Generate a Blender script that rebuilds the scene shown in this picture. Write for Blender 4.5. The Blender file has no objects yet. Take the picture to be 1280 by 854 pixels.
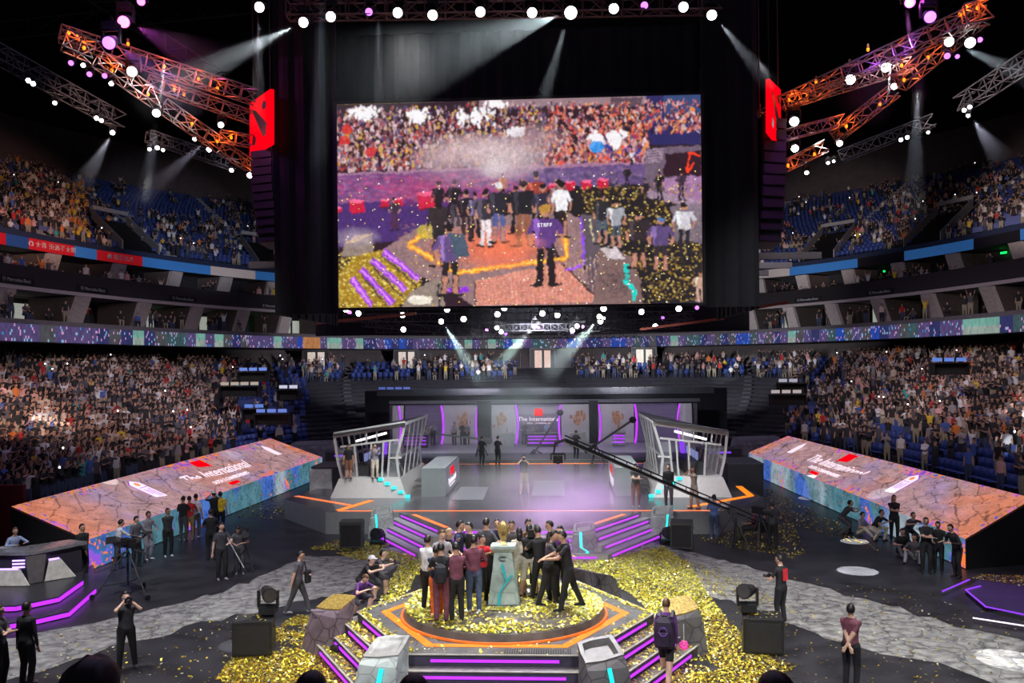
import bpy, math, random
import numpy as np
from mathutils import Vector, Matrix
random.seed(7); RNG = np.random.default_rng(7)
R = math.radians; PI = math.pi
scene = bpy.context.scene
COL = scene.collection

# ------------------------------------------------------------------ camera
FPX = 1100.0; EYE = 6.9; CX0 = 1.37; YAW = R(3.2); ROLL = R(0.6); HOR = 455.0
cam_data = bpy.data.cameras.new('camera'); cam = bpy.data.objects.new('camera', cam_data); COL.objects.link(cam)
cam_data.sensor_width = 36.0; cam_data.lens = 36.0*FPX/1280.0
cam_data.shift_y = (HOR-427.0)/1280.0
cam_data.clip_end = 400; cam_data.clip_start = 0.05
cam.matrix_world = Matrix.Translation((CX0, 0, EYE)) @ Matrix.Rotation(YAW, 4, 'Z') @ Matrix.Rotation(R(90), 4, 'X') @ Matrix.Rotation(-ROLL, 4, 'Z')
scene.camera = cam

def D(px, py, d):
    """point of the place seen at photo pixel (px, py) at depth d metres"""
    dx = px-640.0; dy = HOR-py
    X = (dx*math.cos(ROLL)+dy*math.sin(ROLL))/FPX*d
    Y = (-dx*math.sin(ROLL)+dy*math.cos(ROLL))/FPX*d
    return Vector((CX0+X*math.cos(YAW)-d*math.sin(YAW), X*math.sin(YAW)+d*math.cos(YAW), EYE+Y))
def G(px, py, z=0.0):
    """point seen at (px, py) on the level z"""
    dx = px-640.0; dy = HOR-py
    Y = -dx*math.sin(ROLL)+dy*math.cos(ROLL)
    return D(px, py, (z-EYE)*FPX/Y)
def toward(p):
    """heading that makes a figure at p face the camera: 0 = facing -Y"""
    return math.atan2(p[0]-CX0, p[1])*-1.0
def proj(x, y, z):
    dx = x-CX0
    X = dx*math.cos(YAW)+y*math.sin(YAW); d = -dx*math.sin(YAW)+y*math.cos(YAW)
    u = X/d*FPX; v = (z-EYE)/d*FPX
    return 640+u*math.cos(ROLL)-v*math.sin(ROLL), HOR-(u*math.sin(ROLL)+v*math.cos(ROLL)), d

# --------------------------------------------------------------- materials
def srgb(c):
    c = np.asarray(c, dtype=float)/255.0
    return np.where(c <= 0.04045, c/12.92, ((c+0.055)/1.055)**2.4)
def lin(*c): return tuple(float(v) for v in srgb(c))
MATS = {}
def mat(name, color, rough=0.6, metal=0.0, emit=None, strength=0.0, vary=0.18, scale=6.0, bump=0.0, spec=0.5):
    if name in MATS: return MATS[name]
    m = bpy.data.materials.new(name); m.use_nodes = True
    nt = m.node_tree; b = nt.nodes['Principled BSDF']
    b.inputs['Roughness'].default_value = rough; b.inputs['Metallic'].default_value = metal
    b.inputs['Specular IOR Level'].default_value = spec
    tc = nt.nodes.new('ShaderNodeTexCoord'); ns = nt.nodes.new('ShaderNodeTexNoise')
    ns.inputs['Scale'].default_value = scale; ns.inputs['Detail'].default_value = 3
    nt.links.new(tc.outputs['Object'], ns.inputs['Vector'])
    rp = nt.nodes.new('ShaderNodeValToRGB')
    lo = [max(0, c*(1-vary)) for c in color]; hi = [min(1, c*(1+vary)) for c in color]
    rp.color_ramp.elements[0].color = (*lo, 1); rp.color_ramp.elements[1].color = (*hi, 1)
    rp.color_ramp.elements[0].position = .3; rp.color_ramp.elements[1].position = .7
    nt.links.new(ns.outputs['Fac'], rp.inputs['Fac']); nt.links.new(rp.outputs['Color'], b.inputs['Base Color'])
    if bump:
        bp = nt.nodes.new('ShaderNodeBump'); bp.inputs['Strength'].default_value = bump; bp.inputs['Distance'].default_value = .05
        nt.links.new(ns.outputs['Fac'], bp.inputs['Height']); nt.links.new(bp.outputs['Normal'], b.inputs['Normal'])
    if emit:
        b.inputs['Emission Color'].default_value = (*emit, 1); b.inputs['Emission Strength'].default_value = strength
    MATS[name] = m; return m
def attr_mat(name, emission=0.0, rough=0.7, base=1.0, attr='paint'):
    """surface coloured by a painted colour attribute; emission > 0 for LED screens"""
    if name in MATS: return MATS[name]
    m = bpy.data.materials.new(name); m.use_nodes = True; nt = m.node_tree; b = nt.nodes['Principled BSDF']
    a = nt.nodes.new('ShaderNodeAttribute'); a.attribute_name = attr
    b.inputs['Roughness'].default_value = rough
    if emission > 0:
        b.inputs['Base Color'].default_value = (.02, .02, .022, 1); b.inputs['Specular IOR Level'].default_value = .2
        nt.links.new(a.outputs['Color'], b.inputs['Emission Color']); b.inputs['Emission Strength'].default_value = emission
    else:
        nt.links.new(a.outputs['Color'], b.inputs['Base Color'])
    MATS[name] = m; return m

BLACK = mat('black_paint', (.012, .012, .014), .55)
DARK = mat('dark_grey_paint', (.045, .045, .05), .5)
GREY = mat('grey_paint', (.22, .225, .23), .5)
LIGHT = mat('light_grey_paint', (.5, .5, .5), .5)
WHITE = mat('white_paint', (.75, .73, .72), .55)
CHROME = mat('truss_aluminium', (.24, .21, .20), .45, .5)
ORANGE_PAINT_TRUSS = CHROME
GLASSD = mat('dark_glass', (.02, .022, .03), .08, 0, spec=.8)
PURPLE = mat('purple_led', (.1, .01, .2), .4, 0, (.48, .03, 1.0), 1.45)
PURPLE2 = mat('purple_led_dim', (.3, .02, .5), .4, 0, (.25, .06, .95), .9)
ORANGE = mat('orange_led', (.4, .08, .01), .4, 0, (1.0, .22, .008), 1.3)
ORANGE2 = mat('orange_led_dim', (.6, .15, .02), .4, 0, (1.0, .22, .08), .9)
CYAN = mat('cyan_led', (.02, .5, .5), .4, 0, (.01, .72, .72), 1.2)
REDL = mat('red_led', (.1, .0, .0), .9, 0, (1.0, .0, .008), 1.0, spec=0)
WLED = mat('white_led', (.8, .8, .8), .4, 0, (1, .86, .95), .95)
LENSW = mat('white_lamp_lens', (.9, .9, .9), .3, 0, (1.0, .97, .93), 14)
LENSP = mat('magenta_lamp_lens', (.9, .3, .9), .3, 0, (1.0, .22, .95), 2.4)
LENSV = mat('violet_lamp_lens', (.5, .2, .9), .3, 0, (.62, .2, 1.0), 2.0)
LENSO = mat('amber_lamp_lens', (.5, .1, .01), .3, 0, (1.0, .25, .01), 2.2)
GREENS = mat('green_exit_light', (.05, .6, .1), .4, 0, (.0, 1.0, .1), 2.5)

# ------------------------------------------------------------ mesh builder
class MB:
    def __init__(s): s.v = []; s.f = []; s.m = []
    def add(s, vs, fs, m=0):
        o = len(s.v); s.v += [tuple(v) for v in vs]; s.f += [tuple(i+o for i in f) for f in fs]; s.m += [m]*len(fs); return s
    def box(s, c, size, rz=0, m=0, mtx=None):
        x, y, z = [q/2 for q in size]
        vs = [Vector((a*x, b*y, e*z)) for a in (-1, 1) for b in (-1, 1) for e in (-1, 1)]
        M = Matrix.Translation(c) @ Matrix.Rotation(rz, 4, 'Z')
        if mtx is not None: M = Matrix.Translation(c) @ mtx
        return s.add([M @ v for v in vs], [(0,1,3,2),(4,6,7,5),(0,4,5,1),(2,3,7,6),(0,2,6,4),(1,5,7,3)], m)
    def bar(s, p, q, w=.05, h=None, m=0, n=4):
        """prismatic bar from p to q"""
        p = Vector(p); q = Vector(q); h = h or w
        d = (q-p); L = d.length
        if L < 1e-6: return s
        d /= L; up = Vector((0, 0, 1)) if abs(d.z) < .95 else Vector((0, 1, 0))
        a = d.cross(up).normalized(); b = d.cross(a)
        if n == 4: ring = [(-w/2, -h/2), (w/2, -h/2), (w/2, h/2), (-w/2, h/2)]
        else: ring = [(w/2*math.cos(2*PI*i/n), h/2*math.sin(2*PI*i/n)) for i in range(n)]
        vs = [p+a*x+b*y for x, y in ring]+[q+a*x+b*y for x, y in ring]
        fs = [(i, (i+1) % n, n+(i+1) % n, n+i) for i in range(n)]+[tuple(range(n-1, -1, -1)), tuple(range(n, 2*n))]
        return s.add(vs, fs, m)
    def cone(s, p, q, r0, r1, n=12, m=0):
        p = Vector(p); q = Vector(q); d = (q-p).normalized(); up = Vector((0, 0, 1)) if abs(d.z) < .95 else Vector((0, 1, 0))
        a = d.cross(up).normalized(); b = d.cross(a)
        cs = [(math.cos(2*PI*i/n), math.sin(2*PI*i/n)) for i in range(n)]
        vs = [p+(a*x+b*y)*r0 for x, y in cs]+[q+(a*x+b*y)*r1 for x, y in cs]
        fs = [(i, (i+1) % n, n+(i+1) % n, n+i) for i in range(n)]+[tuple(range(n-1, -1, -1)), tuple(range(n, 2*n))]
        return s.add(vs, fs, m)
    def rings(s, rs, m=0, cap=True):
        """loft through rings of equal count"""
        n = len(rs[0]); vs = [v for r in rs for v in r]; fs = []
        for k in range(len(rs)-1):
            for i in range(n): fs.append((k*n+i, k*n+(i+1) % n, (k+1)*n+(i+1) % n, (k+1)*n+i))
        if cap: fs += [tuple(range(n-1, -1, -1)), tuple(range((len(rs)-1)*n, len(rs)*n))]
        return s.add(vs, fs, m)
    def ell(s, c, r, nu=12, nv=8, m=0, mtx=None):
        c = Vector(c); vs = [Vector((0, 0, -r[2]))]; fs = []
        for j in range(1, nv):
            t = -PI/2+PI*j/nv
            for i in range(nu):
                a = 2*PI*i/nu; vs.append(Vector((r[0]*math.cos(t)*math.cos(a), r[1]*math.cos(t)*math.sin(a), r[2]*math.sin(t))))
        vs.append(Vector((0, 0, r[2]))); N = len(vs)-1
        for i in range(nu):
            fs.append((0, 1+(i+1) % nu, 1+i)); fs.append((N, N-nu+i, N-nu+(i+1) % nu))
        for j in range(nv-2):
            for i in range(nu):
                a = 1+j*nu; fs.append((a+i, a+(i+1) % nu, a+nu+(i+1) % nu, a+nu+i))
        if mtx is not None: vs = [mtx @ v for v in vs]
        return s.add([v+c for v in vs], fs, m)
    def prism(s, pts, z0, z1, m=0, mt=None):
        """vertical prism over a polygon of (x, y)"""
        n = len(pts); vs = [(x, y, z0) for x, y in pts]+[(x, y, z1) for x, y in pts]
        s.add(vs, [(i, (i+1) % n, n+(i+1) % n, n+i) for i in range(n)]+[tuple(range(n-1, -1, -1))], m)
        return s.add([(x, y, z1) for x, y in pts], [tuple(range(n))], m if mt is None else mt)
    def quad(s, a, b, c, d, m=0): return s.add([a, b, c, d], [(0, 1, 2, 3)], m)
    def slab(s, a, b, c, d, t, m=0):
        """quad with thickness t against its normal"""
        a, b, c, d = map(Vector, (a, b, c, d)); n = (b-a).cross(d-a).normalized()*t
        return s.add([a, b, c, d, a-n, b-n, c-n, d-n], [(0,1,2,3),(7,6,5,4),(0,4,5,1),(1,5,6,2),(2,6,7,3),(3,7,4,0)], m)
    def mesh(s, name, mats):
        me = bpy.data.meshes.new(name); me.from_pydata(s.v, [], s.f)
        for m in (mats if isinstance(mats, (list, tuple)) else [mats]): me.materials.append(m)
        if len(me.materials) > 1: me.polygons.foreach_set('material_index', s.m)
        me.update(); return me
    def build(s, name, mats, parent=None, loc=None, rz=None, smooth=False):
        me = s.mesh(name, mats)
        if smooth: me.polygons.foreach_set('use_smooth', [True]*len(me.polygons))
        return link(name, me, parent, loc, rz)

def link(name, data, parent=None, loc=None, rz=None):
    o = bpy.data.objects.new(name, data); COL.objects.link(o)
    if parent is not None: o.parent = parent
    if loc is not None: o.location = loc
    if rz is not None: o.rotation_euler = (0, 0, rz)
    return o
def tag(o, label=None, cat=None, group=None, kind=None):
    if label: o['label'] = label
    if cat: o['category'] = cat
    if group: o['group'] = group
    if kind: o['kind'] = kind
    return o
def thing(name, label, cat, loc=(0, 0, 0), rz=0, group=None):
    return tag(link(name, None, None, loc, rz), label, cat, group)
def struct(o): o['kind'] = 'structure'; return o
def copy_tree(root, loc=None, rz=None, label=None):
    r = root.copy(); COL.objects.link(r)
    if loc is not None: r.location = loc
    if rz is not None: r.rotation_euler = (0, 0, rz)
    if label: r['label'] = label
    for ch in root.children:
        c = ch.copy(); COL.objects.link(c); c.parent = r
        for g in ch.children:
            d = g.copy(); COL.objects.link(d); d.parent = c
    return r
def fast_mesh(name, verts, quads, mats, colors=None, attr='paint', smooth=False):
    """numpy mesh: verts (N,3), faces (M,k); colours per face (M,3)"""
    me = bpy.data.meshes.new(name); M, k = quads.shape
    me.vertices.add(len(verts)); me.vertices.foreach_set('co', np.ascontiguousarray(verts, dtype=np.float32).ravel())
    me.loops.add(M*k); me.loops.foreach_set('vertex_index', np.ascontiguousarray(quads, dtype=np.int32).ravel())
    me.polygons.add(M); me.polygons.foreach_set('loop_start', np.arange(0, M*k, k, dtype=np.int32))
    for m in (mats if isinstance(mats, (list, tuple)) else [mats]): me.materials.append(m)
    me.update(calc_edges=True)
    if colors is not None:
        at = me.color_attributes.new(attr, 'FLOAT_COLOR', 'CORNER')
        c = np.ones((M, k, 4), dtype=np.float32); c[:, :, :3] = colors[:, None, :]
        at.data.foreach_set('color', c.ravel())
    return me
def text_mesh(s, size, depth=.01, align='CENTER', shear=0.0):
    cu = bpy.data.curves.new('lettering', 'FONT'); cu.body = s; cu.size = size; cu.extrude = depth; cu.align_x = align; cu.align_y = 'CENTER'; cu.shear = shear
    o = bpy.data.objects.new('tmp_text', cu); COL.objects.link(o)
    dg = bpy.context.evaluated_depsgraph_get(); me = bpy.data.meshes.new_from_object(o.evaluated_get(dg))
    bpy.data.objects.remove(o); me.name = 'lettering'; return me
def lettering(s, size, m, parent, origin, xdir, ydir, depth=.01, name='lettering', shear=0.0):
    me = text_mesh(s, size, depth, shear=shear); me.materials.clear(); me.materials.append(m)
    x = Vector(xdir).normalized(); y = Vector(ydir).normalized(); z = x.cross(y)
    y = z.cross(x)
    o = link(name, me, parent)
    M = Matrix((x, y, z)).transposed().to_4x4(); M.translation = Vector(origin); o.matrix_local = M
    return o
# ------------------------------------------------------------------ people
SKIN = mat('skin', (.50, .29, .20), .55); SKIN2 = mat('skin_fair', (.60, .38, .28), .55); SKIN3 = mat('skin_tan', (.36, .19, .12), .55)
HAIRM = mat('black_hair', (.012, .010, .010), .45); HAIRB = mat('brown_hair', (.10, .045, .025), .5); HAIRL = mat('light_hair', (.35, .25, .15), .5)
CLOTH = dict(black=(.014, .014, .017), charcoal=(.05, .05, .06), white=(.72, .72, .76), maroon=(.10, .02, .04), red=(.55, .02, .03), grey=(.28, .27, .30),
             navy=(.02, .025, .07), blue=(.16, .28, .6), denim=(.07, .10, .2), yellow=(.75, .55, .03), khaki=(.33, .27, .12), cream=(.6, .55, .45),
             purple=(.10, .03, .17), orange=(.9, .18, .03), brown=(.2, .09, .05), lblue=(.4, .5, .75), dgrey=(.09, .085, .1), wine=(.16, .05, .08))
def cloth(c): return mat('cloth_'+c, CLOTH[c], .85, 0, vary=.25, scale=9)
def ik(a, t, l1, l2, pole):
    a = Vector(a); t = Vector(t); d = t-a; L = min(d.length, (l1+l2)*.999); d = d.normalized(); t = a+d*L
    x = (l1*l1-l2*l2+L*L)/(2*L); h = math.sqrt(max(l1*l1-x*x, 0)); p = Vector(pole); p = (p-d*p.dot(d))
    p = p.normalized() if p.length > 1e-5 else Vector((0, -1, 0))
    return a+d*x+p*h, t
# pose: pelvis (y, z), lean deg, twist deg, head (pitch down, yaw), hands, elbow poles, feet, knee poles
def P(pel=(0, .93), lean=2, twist=0, head=(5, 0), LH=(.27, -.04, .80), RH=(-.27, -.04, .80), LE=(.5, 1, 0), RE=(-.5, 1, 0),
      LF=(.11, 0, .07), RF=(-.11, .02, .07), LK=(.15, -1, 0), RK=(-.15, -1, 0), curl=.5):
    return dict(pel=pel, lean=lean, twist=twist, head=head, LH=LH, RH=RH, LE=LE, RE=RE, LF=LF, RF=RF, LK=LK, RK=RK, curl=curl)
POSES = dict(
 stand=P(), wide=P(LF=(.2, 0, .07), RF=(-.2, 0, .07)), lookdown=P(head=(28, 0), LH=(.12, -.28, 1.02), RH=(-.12, -.28, 1.02), LE=(1, .5, -.5), RE=(-1, .5, -.5)),
 crossed=P(LH=(-.13, -.22, 1.2), RH=(.13, -.25, 1.17), LE=(1, -.2, -1), RE=(-1, -.2, -1), lean=-1),
 back=P(LH=(-.04, .17, .93), RH=(.04, .19, .9), LE=(1, .6, 0), RE=(-1, .6, 0), head=(0, 10)),
 photo=P(LH=(.07, -.24, 1.56), RH=(-.07, -.22, 1.58), LE=(1, -.3, -1), RE=(-1, -.3, -1), LF=(.2, .1, .07), RF=(-.16, -.06, .07), head=(4, 0)),
 phone=P(LH=(.12, -.42, 1.55), RH=(-.05, -.45, 1.58), LE=(1, 0, -1), RE=(-1, 0, -1), head=(-4, 0)),
 armsup=P(LH=(.32, -.12, 1.95), RH=(-.30, -.10, 1.98), LE=(1, 0, 0), RE=(-1, 0, 0), head=(-8, 0)),
 clap=P(LH=(.05, -.36, 1.33), RH=(-.05, -.36, 1.33), LE=(1, .2, -.6), RE=(-1, .2, -.6)),
 walk=P(LH=(.10, -.22, 1.10), RH=(-.25, .12, .86), LE=(.6, 1, -.4), LF=(.09, -.30, .07), RF=(-.09, .32, .10), RK=(-.1, -1, .2), head=(14, 0), lean=5),
 hold=P(LH=(.12, -.30, 1.12), RH=(-.14, -.30, 1.10), LE=(1, .6, -.4), RE=(-1, .6, -.4), head=(12, 8)),
 shoulderarm=P(LH=(.50, -.05, 1.38), RH=(-.50, -.08, 1.36), LE=(0, .3, -1), RE=(0, .3, -1), head=(10, 0)),
 reach=P(LH=(.12, -.50, 1.15), RH=(-.12, -.52, 1.12), LE=(.8, .3, -.6), RE=(-.8, .3, -.6), LF=(.13, -.16, .07), RF=(-.13, .22, .07), lean=10, head=(14, 0)),
 crouch=P(pel=(.22, .48), lean=34, LH=(.14, -.38, .78), RH=(-.14, -.36, .76), LF=(.14, -.12, .07), RF=(-.16, .10, .07), LK=(.4, -1, .6), RK=(-.4, -1, .6), head=(-6, 0)),
 halfcrouch=P(pel=(.20, .66), lean=38, LH=(.14, -.45, 1.0), RH=(-.14, -.45, .98), LF=(.14, -.15, .07), RF=(-.15, .16, .07), LK=(.2, -1, .3), RK=(-.2, -1, .3), head=(-10, 0)),
 sit=P(pel=(.05, .52), lean=4, LH=(.16, -.34, .68), RH=(-.16, -.34, .68), LF=(.12, -.42, .07), RF=(-.12, -.42, .07), LK=(.1, -.4, 1), RK=(-.1, -.4, 1)),
 sitfloor=P(pel=(.1, .14), lean=10, LH=(.18, -.3, .42), RH=(-.18, -.3, .42), LF=(.25, -.52, .07), RF=(-.2, -.55, .07), LK=(.3, -.2, 1), RK=(-.3, -.2, 1), head=(8, 0)),
 desk=P(pel=(.05, .55), lean=16, LH=(.16, -.42, .82), RH=(-.16, -.42, .80), LE=(1, .4, -.4), RE=(-1, .4, -.4), LF=(.12, -.3, .07), RF=(-.12, -.3, .07), LK=(.1, -.4, 1), RK=(-.1, -.4, 1)),
)
def skeleton(po):
    """list of (a, b, ra, rb, tag) capsules + torso/head frames"""
    pel = Vector((0, po['pel'][0], po['pel'][1]))
    T = Matrix.Translation(pel) @ Matrix.Rotation(R(po['twist']), 4, 'Z') @ Matrix.Rotation(R(po['lean']), 4, 'X')
    hp = po['head']; H = T @ Matrix.Translation((0, 0, .59)) @ Matrix.Rotation(R(-po['lean']*.8), 4, 'X') @ Matrix.Rotation(R(hp[1]), 4, 'Z') @ Matrix.Rotation(R(hp[0]), 4, 'X')
    caps = []
    for s, hk, ek, fk, kk in ((1, 'LH', 'LE', 'LF', 'LK'), (-1, 'RH', 'RE', 'RF', 'RK')):
        sh = T @ Vector((s*.170, 0, .462)); el, wr = ik(sh, po[hk], .285, .255, po[ek])
        caps += [(sh, el, .056, .045, 'uparm'), (el, wr, .043, .029, 'forearm')]
        d = (wr-el).normalized(); side = d.cross(Vector((0, 0, 1)) if abs(d.z) < .8 else Vector((0, 1, 0))).normalized(); nrm = side.cross(d)
        pe = wr+d*.085; caps += [(wr, wr+d*.03, .024, .028, 'hand')]
        for k in (-1.5, -.5, .5, 1.5):
            b = pe+side*k*.021; m = b+d*.038-nrm*.012*po['curl']; e = m+(d*.9-nrm*po['curl']).normalized()*(.040-.004*abs(k))
            caps += [(wr+side*k*.012, b, .013, .0105, 'hand'), (b, m, .0105, .0095, 'hand'), (m, e, .0095, .008, 'hand')]
        tb = wr+d*.03+side*(-s)*.022; te = tb+d*.035+side*(-s)*.028; caps += [(tb, te, .013, .011, 'hand'), (te, te+d*.028, .011, .009, 'hand')]
        hip = T @ Vector((s*.092, 0, -.02)); kn, an = ik(hip, po[fk], .43, .42, po[kk])
        caps += [(hip, kn, .096, .064, 'thigh'), (kn, an, .062, .045, 'shin')]
        f = Vector((s*.12, -1, 0)).normalized(); ft = Vector((an.x, an.y, max(an.z-.035, .035)))
        caps += [(an, ft, .04, .042, 'foot'), (ft-f*.045, ft+f*.08, .038, .036, 'foot'), (ft+f*.08, ft+f*.165-Vector((0, 0, .008)), .036, .024, 'foot')]
    return pel, T, H, caps
TORSO = [(-.11, .085, .08), (-.05, .155, .105), (.03, .165, .115), (.13, .150, .105), (.24, .150, .105), (.36, .172, .115), (.44, .186, .114), (.495, .152, .090), (.535, .085, .062), (.57, .054, .054), (.64, .052, .054)]
def ring(M, z, a, b, n=16, y0=0): return [M @ Vector((a*math.cos(2*PI*i/n), y0+b*math.sin(2*PI*i/n), z)) for i in range(n)]
def body_mesh(po, fat=1.0, loose=.0, skirt=False):
    pel, T, H, caps = skeleton(po); mb = MB()
    mb.rings([ring(T, z, a*fat, b*fat) for z, a, b in TORSO])
    mb.ell(H @ Vector((0, -.012, .115)), (.076, .096, .112), 16, 12, mtx=H.to_3x3())
    mb.ell(H @ Vector((0, -.045, .055)), (.052, .055, .06), 12, 8, mtx=H.to_3x3())
    mb.ell(H @ Vector((0, -.110, .098)), (.014, .020, .026), 8, 6, mtx=H.to_3x3())          # nose
    for s in (-1, 1): mb.ell(H @ Vector((s*.078, .0, .10)), (.012, .022, .032), 8, 6, mtx=H.to_3x3())
    for a, b, ra, rb, tg in caps:
        k = 1.0
        if tg in ('thigh', 'shin'): ra += loose; rb += loose
        d = (b-a); L = d.length; d = d.normalized() if L > 1e-5 else Vector((0, 0, 1))
        n = 10 if ra > .02 else 6
        up = Vector((0, 0, 1)) if abs(d.z) < .95 else Vector((0, 1, 0)); x = d.cross(up).normalized(); y = x.cross(d)
        rs = []
        for t, r in ((-ra*.92, ra*.38), (-ra*.6, ra*.8), (0, ra), (L, rb), (L+rb*.6, rb*.8), (L+rb*.92, rb*.38)):
            c = a+d*t; rs.append([c+(x*math.cos(2*PI*i/n)+y*math.sin(2*PI*i/n))*r for i in range(n)])
        mb.rings(rs)
    return mb, T, H, caps
def remesh(mb, voxel, smooth=3, dec=None):
    me = mb.mesh('body', SKIN); o = link('tmp', me)
    r = o.modifiers.new('r', 'REMESH'); r.mode = 'VOXEL'; r.voxel_size = voxel; r.use_smooth_shade = True
    s = o.modifiers.new('s', 'SMOOTH'); s.factor = .5; s.iterations = smooth
    if dec: q = o.modifiers.new('d', 'DECIMATE'); q.ratio = dec
    dg = bpy.context.evaluated_depsgraph_get(); out = bpy.data.meshes.new_from_object(o.evaluated_get(dg))
    bpy.data.objects.remove(o); bpy.data.meshes.remove(me); return out
def face_tags(me, T, H, caps, sleeve=.75, leg=1.0, loose=0.0):
    """0 skin 1 top 2 trousers 3 shoes 4 hair/dark features"""
    n = len(me.polygons); c = np.empty(n*3, dtype=np.float32); me.polygons.foreach_get('center', c); c = c.reshape(-1, 3).astype(float)
    Ti = np.array(T.inverted()); Hi = np.array(H.inverted()); ch = np.c_[c, np.ones(n)]
    tl = (ch @ Ti.T)[:, :3]; hl = (ch @ Hi.T)[:, :3]
    zz = np.array([q[0] for q in TORSO]); aa = np.array([q[1] for q in TORSO]); bb = np.array([q[2] for q in TORSO])
    a = np.interp(tl[:, 2], zz, aa); b = np.interp(tl[:, 2], zz, bb)
    rr = np.sqrt((tl[:, 0]/a)**2+(tl[:, 1]/b)**2); best = (rr-1)*np.minimum(a, b)+np.maximum(0, np.maximum(-.11-tl[:, 2], tl[:, 2]-.60))
    out = np.where(tl[:, 2] < .0, 2, np.where(tl[:, 2] < .545, 1, 0))
    hd = (np.sqrt((hl[:, 0]/.076)**2+((hl[:, 1]+.012)/.10)**2+((hl[:, 2]-.10)/.125)**2)-1)*.08
    m = hd < best; best = np.where(m, hd, best); out = np.where(m, 0, out)
    eye = m & (hl[:, 1] < -.07) & (np.abs(hl[:, 2]-.122) < .008) & (np.abs(np.abs(hl[:, 0])-.032) < .014)
    mouth = m & (hl[:, 1] < -.07) & (np.abs(hl[:, 2]-.052) < .006) & (np.abs(hl[:, 0]) < .024)
    for p, q, ra, rb, tg in caps:
        p = np.array(p); q = np.array(q); d = q-p; L2 = max(d @ d, 1e-9); t = np.clip(((c-p) @ d)/L2, 0, 1)
        e = loose if tg in ('thigh', 'shin') else 0
        dist = np.linalg.norm(c-(p+t[:, None]*d), axis=1)-(ra+(rb-ra)*t+e)
        if tg == 'uparm': v = np.where(t <= min(sleeve, 1)+1e-6, 1, 0) if sleeve < 1 else np.ones(n, int)
        elif tg == 'forearm': v = np.where(t <= sleeve-1, 1, 0)
        elif tg == 'hand': v = np.zeros(n, int)
        elif tg == 'thigh': v = np.where(t <= leg*2, 2, 0)
        elif tg == 'shin': v = np.where(t <= leg*2-1, 2, 0)
        else: v = np.full(n, 3)
        mk = dist < best; best = np.where(mk, dist, best); out = np.where(mk, v, out)
    out = np.where(eye | mouth, 4, out)
    return out.astype(np.int32), hl
def hair_mb(H, style='short'):
    mb = MB(); nu, nv = 20, 14; mb.ell((0, 0, 0), (1, 1, 1), nu, nv); vs = []
    for v in mb.v:
        x, y, z = v; p = Vector((x*.088, y*.108, z*.122))
        low = -.55 if style != 'long' else -1.0
        face = (y < -.25 and z < .48) or (z < low) or (abs(x) > .75 and z < -.05 and y < .15)
        if face: p = p*.72
        if style == 'curly': p = p*(1.12+.06*math.sin(19*x)*math.cos(17*z+5*y)) if not face else p
        vs.append(H @ (p+Vector((0, .004, .122))))
    mb.v = [tuple(v) for v in vs]
    if style == 'long': mb.rings([ring(H, z, a, b, 12, .06) for z, a, b in ((.14, .07, .04), (.05, .085, .05), (-.06, .08, .045), (-.15, .06, .03))])
    if style == 'bun': mb.ell(H @ Vector((0, .10, .19)), (.045, .045, .045))
    return mb
def person(label, loc, rz, pose='stand', top='black', legs='black', shoes='black', skin=None, sleeve=.75, leg=1.0, hair='short', hairm=None,
           h=1.74, voxel=.015, group=None, cap=None, **kw):
    po = dict(POSES[pose] if isinstance(pose, str) else pose); po.update(kw)
    mb, T, H, caps = body_mesh(po, 1.05, .012 if leg > .6 else .016)
    me = remesh(mb, voxel); tags, hl = face_tags(me, T, H, caps, sleeve, leg, .012)
    me.materials.clear()
    for m in (skin or SKIN, cloth(top), cloth(legs), cloth(shoes), HAIRM): me.materials.append(m)
    me.polygons.foreach_set('material_index', tags); me.polygons.foreach_set('use_smooth', [True]*len(tags)); me.update()
    o = link('person', me, None, loc, rz); o.scale = (h/1.74,)*3
    tag(o, label, 'person', group)
    hair_mb(H, hair).build('hair', hairm or HAIRM, o, smooth=True)
    if cap:
        c = MB(); c.rings([ring(H, z, a, b, 18) for z, a, b in ((.135, .094, .114), (.18, .092, .110), (.225, .068, .082), (.246, .02, .025))])
        c.rings([[H @ Vector((x, y, .14+dz)) for x, y in ((-.07, -.08), (.07, -.08), (.06, -.17), (0, -.19), (-.06, -.17))] for dz in (0, .012)])
        c.build('cap', cloth(cap), o, smooth=False)
    o['hd'] = [float(x) for x in (H @ Vector((0, 0, .12)))]
    return o
def local_frame(o): return Matrix.Translation(o.location) @ Matrix.Rotation(o.rotation_euler[2], 4, 'Z') @ Matrix.Diagonal((*o.scale, 1))

_cam_proto = [None]
def photo_camera(label, loc, rz, group='handheld cameras', scale=1.0):
    if _cam_proto[0] is None:
        t = thing('camera', label, 'camera', loc, rz, None); t.name = 'photo_camera'
        MB().box((0, 0, 0), (.15, .07, .10)).box((0, 0, .06), (.06, .06, .035)).build('camera_body', BLACK, t)
        MB().cone((0, -.03, 0), (0, -.17, 0), .038, .042, 14).build('lens', DARK, t)
        MB().cone((0, -.171, 0), (0, -.175, 0), .034, .034, 14).build('front_glass', GLASSD, t)
        _cam_proto[0] = t
        t.scale = (scale,)*3; return t
    t = copy_tree(_cam_proto[0], loc, rz, label); t.scale = (scale,)*3; return t

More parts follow.
